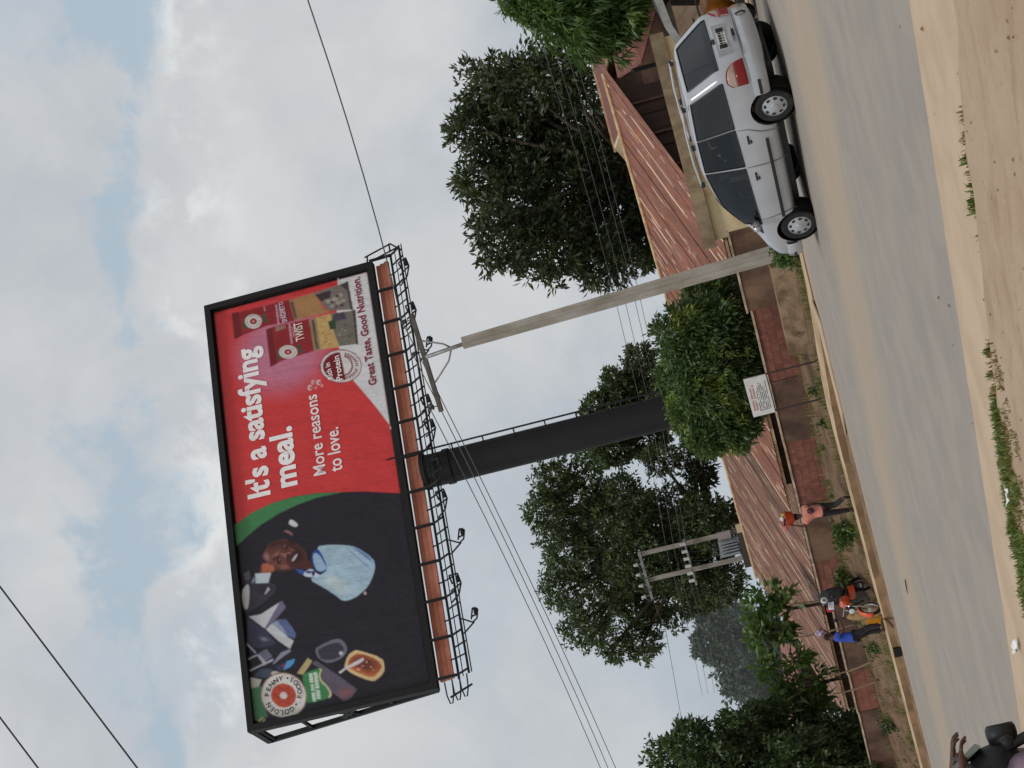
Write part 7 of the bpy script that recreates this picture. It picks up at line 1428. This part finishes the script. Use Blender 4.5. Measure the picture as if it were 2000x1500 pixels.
pm_=motorcycle('parked motorcycle with an orange mudguard facing the road on the kerb',tuple(P(38.5,29.1,pz)),math.atan2(-NV.y,-NV.x)+.35,(206,80,44),R(-6))
bl_=Vector(pm_.location)
def bag(label,cat,c,d,m,rz=0,seed=1):
    rr=random.Random(seed); q=MB(); h=d[2]
    q.lathe([(0,0),(.42,.02),(.5,.18),(.49,.6),(.36,.86),(.16,.97),(0,1)],12); q.v=[(x*d[0]+.03*hn(z*5,x*9),y*d[1],z*h+.02*hn(x*12,y*12)) for x,y,z in q.v]
    o=q.build('bag',m,None,smooth=True); o.location=c; o.rotation_euler=(0,0,rz); return tag(o,label,cat)
tb_=bag('large black bag piled on the seat of the parked motorcycle','bag',bl_+NV*.30+Vector((-.02,0,.86)),(.52,.42,.72),mat('bag_black',(32,31,33),.6,(48,47,50),7),.3)
q=MB(); q.box((0,0,0),(.20,.12,.16)); o=q.build('parcel',mat('parcel_white_blue',(214,216,224),.6,(150,168,206),10,.5,.6)); o.location=bl_+NV*.06+Vector((-.06,-.02,1.29)); o.rotation_euler=(0,.2,.6); tag(o,'white and pale blue parcel tied in front of the black bag','parcel')
q=MB(); q.lathe([(.05,-.03),(.085,-.03),(.10,0),(.085,.03),(.05,.03),(.05,-.03)],16,axis='Y'); o=q.build('ring_lid',PORW,None,smooth=True); o.location=bl_+NV*.05+TV*-.22+Vector((0,0,1.44)); o.rotation_euler=(0,0,.6); tag(o,'white ring shaped lid hung at the right shoulder of the black bag','lid')
q=MB(); q.box((0,0,0),(.13,.09,.20)); o=q.build('parcel',mat('parcel_red',(190,44,52),.6)); o.location=bl_+NV*.04+TV*.22+Vector((0,0,1.33)); o.rotation_euler=(.2,0,.7); tag(o,'small red parcel at the left side of the black bag','parcel')
bag('beige sack with a white top leaning between the motorcycle and the person in blue','sack',P(38.75,28.75,gz(38.75,28.75)),(.34,.30,.95),mat('sack_beige',(172,142,104),.9,(150,120,84),6),.2)
q=MB(); q.bar((0,0,0),(.62,0,-.02),.09,.04); o=q.build('plank',mat('plank_brown',(104,70,48),.9,(78,52,36),8)); o.location=P(38.2,27.5,terr(38)+.30); o.rotation_euler=(0,R(18),math.atan2(-NV.y,-NV.x)+.3); o.location=P(38.2,28.15,terr(38.2)+kerbh(38)+.03); tag(o,'short brown plank laid over the kerb below the parked motorcycle','plank')
# near motorcycle with its rider, only its front reaches into the frame
nz=gz(*SNof((-3.36,9.87,0)))
nm_=motorcycle('black motorcycle with a grey green fly screen entering at the lower left corner',(-3.32,9.85,nz-.02),R(12),(30,30,33),0,True,False,.78); nm_.scale=(1.15,)*3
RIDE=dict(pelvis=(0,-.28,.90),waist=(0,-.12,1.05),chest=(0,.10,1.22),neck=(0,.22,1.35),head=(0,.30,1.49),face=(0,1,.2),
 shl=(-.20,.12,1.29),ell=(-.42,.14,1.16),wrl=(-.33,.34,1.12),shr=(.20,.12,1.29),elr=(.42,.14,1.16),wrr=(.33,.34,1.12),
 hpl=(-.11,-.28,.86),knl=(-.22,.30,.80),anl=(-.20,.02,.34),tol=(-.20,.16,.30),hpr=(.11,-.28,.86),knr=(.22,.30,.80),anr=(.20,.02,.34),tor=(.20,.16,.30),sleeve=1.0)
rd=person('rider in a white shirt and mauve trousers on the black motorcycle entering the view',(-3.32+.22,9.87+.05,nz+.06),R(12)-math.pi/2,RIDE,1.3,1.25,mat('shirt_white',(222,222,228),.85,(206,206,216),4),mat('trouser_mauve',(142,122,138),.9,(112,96,112),5,bump=.4,bscale=9),shoe=TRIM)
q=MB(); q.lathe([(.036,-.014),(.04,0),(.036,.014),(.03,0),(.036,-.014)],14,axis='Y',c=(0,0,0)); q.box((0,0,.038),(.035,.035,.012)); o=q.build('wrist_watch',mat('watch_steel',(190,190,186),.25,metal=.7),rd); o.location=(.345,.29,1.13); 
# seated passenger in the van
vm=Matrix.Translation(van.location)@van.rotation_euler.to_matrix().to_4x4()
SIT=dict(pelvis=(0,-.12,.12),waist=(0,-.14,.28),chest=(0,-.12,.50),neck=(0,-.09,.64),head=(0,-.06,.78),face=(0,1,0),
 shl=(-.18,-.1,.57),ell=(-.22,.05,.34),wrl=(-.16,.26,.26),shr=(.18,-.1,.57),elr=(.22,.05,.34),wrr=(.16,.26,.26),hpl=(-.10,-.08,.08),knl=(-.11,.32,.12),anl=(-.11,.36,-.22),tol=(-.11,.46,-.24),hpr=(.10,-.08,.08),knr=(.11,.32,.12),anr=(.11,.36,-.22),tor=(.11,.46,-.24),sleeve=.6)
person('passenger sitting in the middle row of the silver minivan seen through its side window',tuple(vm@Vector((1.98,.45,.72))),van.rotation_euler.z-math.pi/2,SIT,1.0,1.0,mat('shirt_maroon',(120,60,66),.9),PBLK)

# ------------------------------------------------------------------ auto rickshaw
kk=thing('auto_rickshaw','yellow auto rickshaw with a grey canopy edge mostly out of view at the top right','auto rickshaw',(7.28,29.62,0),(0,0,math.atan2(.75,-.66)))
CANV=mat('canopy_dark',(52,50,52),.8,(38,37,40),5); CANL=mat('canopy_edge_grey',(166,164,160),.6,(140,138,134),6); KY=mat('rickshaw_yellow',(206,132,40),.5,(176,104,30),4)
q=MB(); vs=[]
RP=[(2.34,1.60),(1.9,1.72),(1.2,1.79),(.2,1.78),(-.1,1.66)]
for x,z in RP:
    for y,dz in ((-.62,-.10),(-.5,0),(0,.05),(.5,0),(.62,-.10)): vs.append((x,y,z+dz))
q.add(vs,[(i*5+j,i*5+j+1,(i+1)*5+j+1,(i+1)*5+j) for i in range(4) for j in range(4)]); o=q.build('canopy',CANV,kk,smooth=True); md=o.modifiers.new('s','SOLIDIFY'); md.thickness=.03
for s in (1,-1):
    q=MB(); q.slab([(x,s*.635,z-.03) for x,z in RP]+[(x,s*.635,z-.17) for x,z in RP[::-1]],.03); q.build('canopy_edge',CANL,kk)
q=MB(); q.bar((2.35,-.62,1.53),(2.35,.62,1.53),.05,.13); q.build('canopy_edge',CANL,kk)
for s in (1,-1):
    q=MB(); q.tube([(2.34,s*.58,1.52),(2.5,s*.55,.95),(2.56,s*.40,.55)],.022,6); q.tube([(1.25,s*.63,1.68),(1.2,s*.64,.6)],.022,6); q.tube([(-.05,s*.62,1.6),(-.1,s*.64,.5)],.022,6); q.build('post',TRIM,kk)
    q=MB(); q.box((.45,s*.64,.62),(1.2,.04,.52)); q.build('side_panel',KY,kk)
    lathe_part([(.12,-.06),(.2,-.065),(.225,-.04),(.225,.04),(.2,.065),(.12,.06),(0,.05)],'wheel',RUB,kk,(.25,s*.58,.225),18)
q=MB(); q.tube([(2.62,0,.30),(2.60,0,.6),(2.5,0,.95)],[.20,.42,.5],12); q.v=[(x,y,z) for x,y,z in q.v]; q.build('front_shield',KY,kk,smooth=True)
lathe_part([(.12,-.05),(.2,-.055),(.225,-.03),(.225,.03),(.2,.055),(.12,.05),(0,.04)],'wheel',RUB,kk,(2.62,0,.225),18)
q=MB(); q.add([(2.38,-.54,1.48),(2.38,.54,1.48),(2.53,.5,.96),(2.53,-.5,.96)],[(0,1,2,3)]); q.build('windscreen',GDARK,kk)
q=MB(); q.box((.2,0,.55),(.6,1.1,.24)); q.box((-.05,0,.95),(.16,1.1,.7)); q.box((1.55,0,.55),(.4,.8,.2)); q.box((1.2,0,.26),(2.6,1.15,.12)); q.box((-.12,0,1.1),(.06,1.2,1.0)); q.build('seat',INT,kk)
q=MB(); q.tube([(2.3,-.35,1.02),(2.3,.35,1.02)],.018,6); q.build('handlebar',TRIM,kk)

# ------------------------------------------------------------------ notice board, bamboo poles, litter
sg=thing('notice_board','white notice board with a red heading on two thin dark posts before the wall','sign',tuple(P(29.85,29.3,gz(29.85,29.3)))); L=sg.location
t0=Vector((-1.28,41.38,0)); t1=Vector((-2.27,42.31,0)); hd_=(t0-t1).normalized(); wd=(t0-t1).length; nb_=Vector((hd_.y,-hd_.x,0)); nb_=nb_ if nb_.y<0 else -nb_
def sp_(x,z,o=0.0): return t1+hd_*x+nb_*o+Vector((0,0,z))-L     # x from the left edge
q=MB(); q.slab([sp_(0,1.31,.02),sp_(wd,1.33,.02),sp_(wd,1.88,.02),sp_(0,1.86,.02)],.025); bd=q.build('board',mat('board_white',(212,212,210),.6,(196,196,194),4),sg)
FM=mat('post_dark',(52,44,40),.7)
for x,zb in ((.02,gz(30.57,29.3)),(wd-.02,gz(29.1,29.3))):
    q=MB(); q.bar(sp_(x,zb-.2,-.02),sp_(x,1.86,-.02),.045,.045); q.build('post',FM,sg)
q=MB(); q.bar(sp_(0,1.30,-.01),sp_(wd,1.32,-.01),.03,.03); q.build('crossbar',FM,sg)
q=MB(); rr=random.Random(4)
def strokes(q,x0,x1,z,h,gap=.25):
    x=x0
    while x<x1:
        w=rr.uniform(.018,.06)
        if rr.random()>gap: q.add([sp_(x,z,.024),sp_(min(x+w,x1),z,.024),sp_(min(x+w,x1),z+h*rr.uniform(.7,1),.024),sp_(x,z+h*rr.uniform(.7,1),.024)],[(0,1,2,3)])
        x+=w+.012
for z,h in ((1.76,.045),(1.69,.05)): strokes(q,.16+.05*(z<1.7),wd-.25,z,h,.12)
q.build('heading_print',mat('print_faded_red',(178,112,118),.7),bd)
q=MB()
for i in range(7): strokes(q,.16,wd-rr.uniform(.16,.5),1.63-i*.042,.024,.18)
q.build('text_print',mat('print_grey',(104,104,106),.7),bd)
BAM=mat('bamboo_pole',(136,116,92),.8,(104,84,66),4,stretch=(1,1,.4))
for lab,top,bot,bow in (('bamboo pole rising behind the parked motorcycle, rightmost of four',(-8.14,49.19,2.25),(-8.31,49.35,.45),.05),('bamboo pole rising behind the raised bundle of the person in blue',(-9.34,50.31,2.3),(-9.32,50.3,.4),.06),('bowed bamboo pole left of the person in blue, taller of the two',(-10.94,51.82,1.75),(-10.78,51.7,.15),.14),('bowed bamboo pole farthest left, leaning before the red block panel',(-11.68,52.51,1.75),(-11.55,52.42,.13),.12)):
    a,b=Vector(bot),Vector(top); q=MB(); pts=[]
    for i in range(9):
        f=i/8; pts.append(a.lerp(b,f)-a+TV*bow*4*f*(1-f))
    q.tube(pts,[.034-.008*i/8 for i in range(9)],7); o=q.build('bamboo_pole',BAM,None,smooth=True); o.location=a; tag(o,lab,'pole')
def scrap(name,label,c,d,m,rz,seed):
    rr=random.Random(seed); vs=[];fs=[]; nx,ny=7,4
    for i in range(nx):
        for j in range(ny): vs.append(((i/(nx-1)-.5)*d[0]*(1+.15*rr.uniform(-1,1)),(j/(ny-1)-.5)*d[1]*(1+.3*rr.uniform(-1,1)),rr.uniform(.004,d[2])))
    for i in range(nx-1):
        for j in range(ny-1): fs.append((i*ny+j,(i+1)*ny+j,(i+1)*ny+j+1,i*ny+j+1))
    me=bpy.data.meshes.new(name); me.from_pydata(vs,[],fs); me.polygons.foreach_set('use_smooth',[True]*len(fs)); o=link(name,me,m); o.location=c; o.rotation_euler=(0,0,rz); md=o.modifiers.new('s','SOLIDIFY'); md.thickness=.004; return tag(o,label,'litter')
WP=mat('plastic_white',(228,228,226),.4)
scrap('plastic_scrap','white plastic scrap lying on the sand at the lower left edge of the road',tuple(P(13.75,9.45,gz(13.75,9.45)+.02)),(.26,.08,.06),WP,2.0,3)
scrap('plastic_scrap','long torn white plastic strip lying in the green verge grass',tuple(P(10.55,8.62,gz(10.55,8.62)+.06)),(.24,.035,.035),WP,2.3,5)
q=MB(); q.tube([(0,0,.02),(.12,.02,.025),(.3,-.01,.02),(.42,.03,.02)],[.012,.014,.012,.006],6); o=q.build('stick',mat('stick_dark',(84,70,58),.9),None,smooth=True); o.location=P(24.9,19.0,terr(24.9)+.01); o.rotation_euler=(0,0,2.3); tag(o,'short dark stick lying in the middle of the road','stick')
for i,(s,n,lb) in enumerate(((6.35,10.0,'tangle of dry brown twigs lying at the right edge of the tarmac'),(5.6,8.35,'few dark twigs lying on the bare sand at the right'))):
    q=MB(); rr=random.Random(i+9)
    for k in range(16-8*i):
        a=rr.uniform(0,6.28); p=Vector((rr.uniform(-.16,.16)*(1-.4*i),rr.uniform(-.05,.05),rr.uniform(.01,.035))); d=Vector((math.cos(a),math.sin(a)*.5,rr.uniform(-.1,.25)))*rr.uniform(.05,.13); q.tube([p,p+d*.5+Vector((0,0,.01)),p+d],[.004,.003,.002],4)
    o=q.build('twigs',mat('twig_brown',(92,66,48),.9)); o.location=P(s,n,gz(s,n)+.015); o.rotation_euler=(0,0,ROADYAW); tag(o,lb,'twigs')
# pebbles and crumbs on the sand (uncountable)
q=MB(); rr=random.Random(5)
for k in range(220):
    s=rr.uniform(4,15); n=rr.uniform(5.2,9.2) if k%12 else rr.uniform(9.2,12); r=rr.uniform(.004,.016)*(1 if k%9 else 1.6); p=P(s,n,gz(s,n)+(.012 if n>9.3 else 0))
    q.add([p+Vector((r,0,0)),p+Vector((0,r*.8,0)),p+Vector((-r,.2*r,0)),p+Vector((0,-r,0)),p+Vector((0,0,r*.8))],[(0,1,4),(1,2,4),(2,3,4),(3,0,4)])
tag(q.build('pebbles',mat('pebble',(146,116,88),.95,(104,84,66),9)),'small pebbles and crumbs scattered on the sandy verge','pebbles',kind='stuff')
# ------------------------------------------------------------------ thin smoke drifting before the far trees
def smoke(c,rad,dens):
    me=bpy.data.meshes.new('smoke'); bm=bmesh.new(); bmesh.ops.create_icosphere(bm,subdivisions=3,radius=1.0)
    for v in bm.verts: v.co=Vector((v.co.x*rad[0],v.co.y*rad[1],v.co.z*rad[2]))
    bm.to_mesh(me); bm.free()
    m=bpy.data.materials.new('smoke'); m.use_nodes=True; t=NT(m.node_tree); t.n.clear()
    oc=t('ShaderNodeTexCoord').outputs['Object']; n=t('ShaderNodeVectorMath',{0:oc,1:(1/rad[0],1/rad[1],1/rad[2])},operation='MULTIPLY')
    r=t('ShaderNodeVectorMath',{0:n.outputs[0]},operation='LENGTH').outputs['Value']
    dn=t.math('MULTIPLY',t.ramp(r,1.0,.25),dens)
    v=t('ShaderNodeVolumePrincipled',{'Color':(.86,.90,.94,1),'Density':dn,'Anisotropy':.2})
    t.l.new(v.outputs[0],t('ShaderNodeOutputMaterial').inputs['Volume'])
    o=link('smoke',me,m); o.location=c; return tag(o,'thin pale smoke hanging before the far trees','smoke',kind='stuff')
smoke((-26,118,4),(30,16,13),.0048)
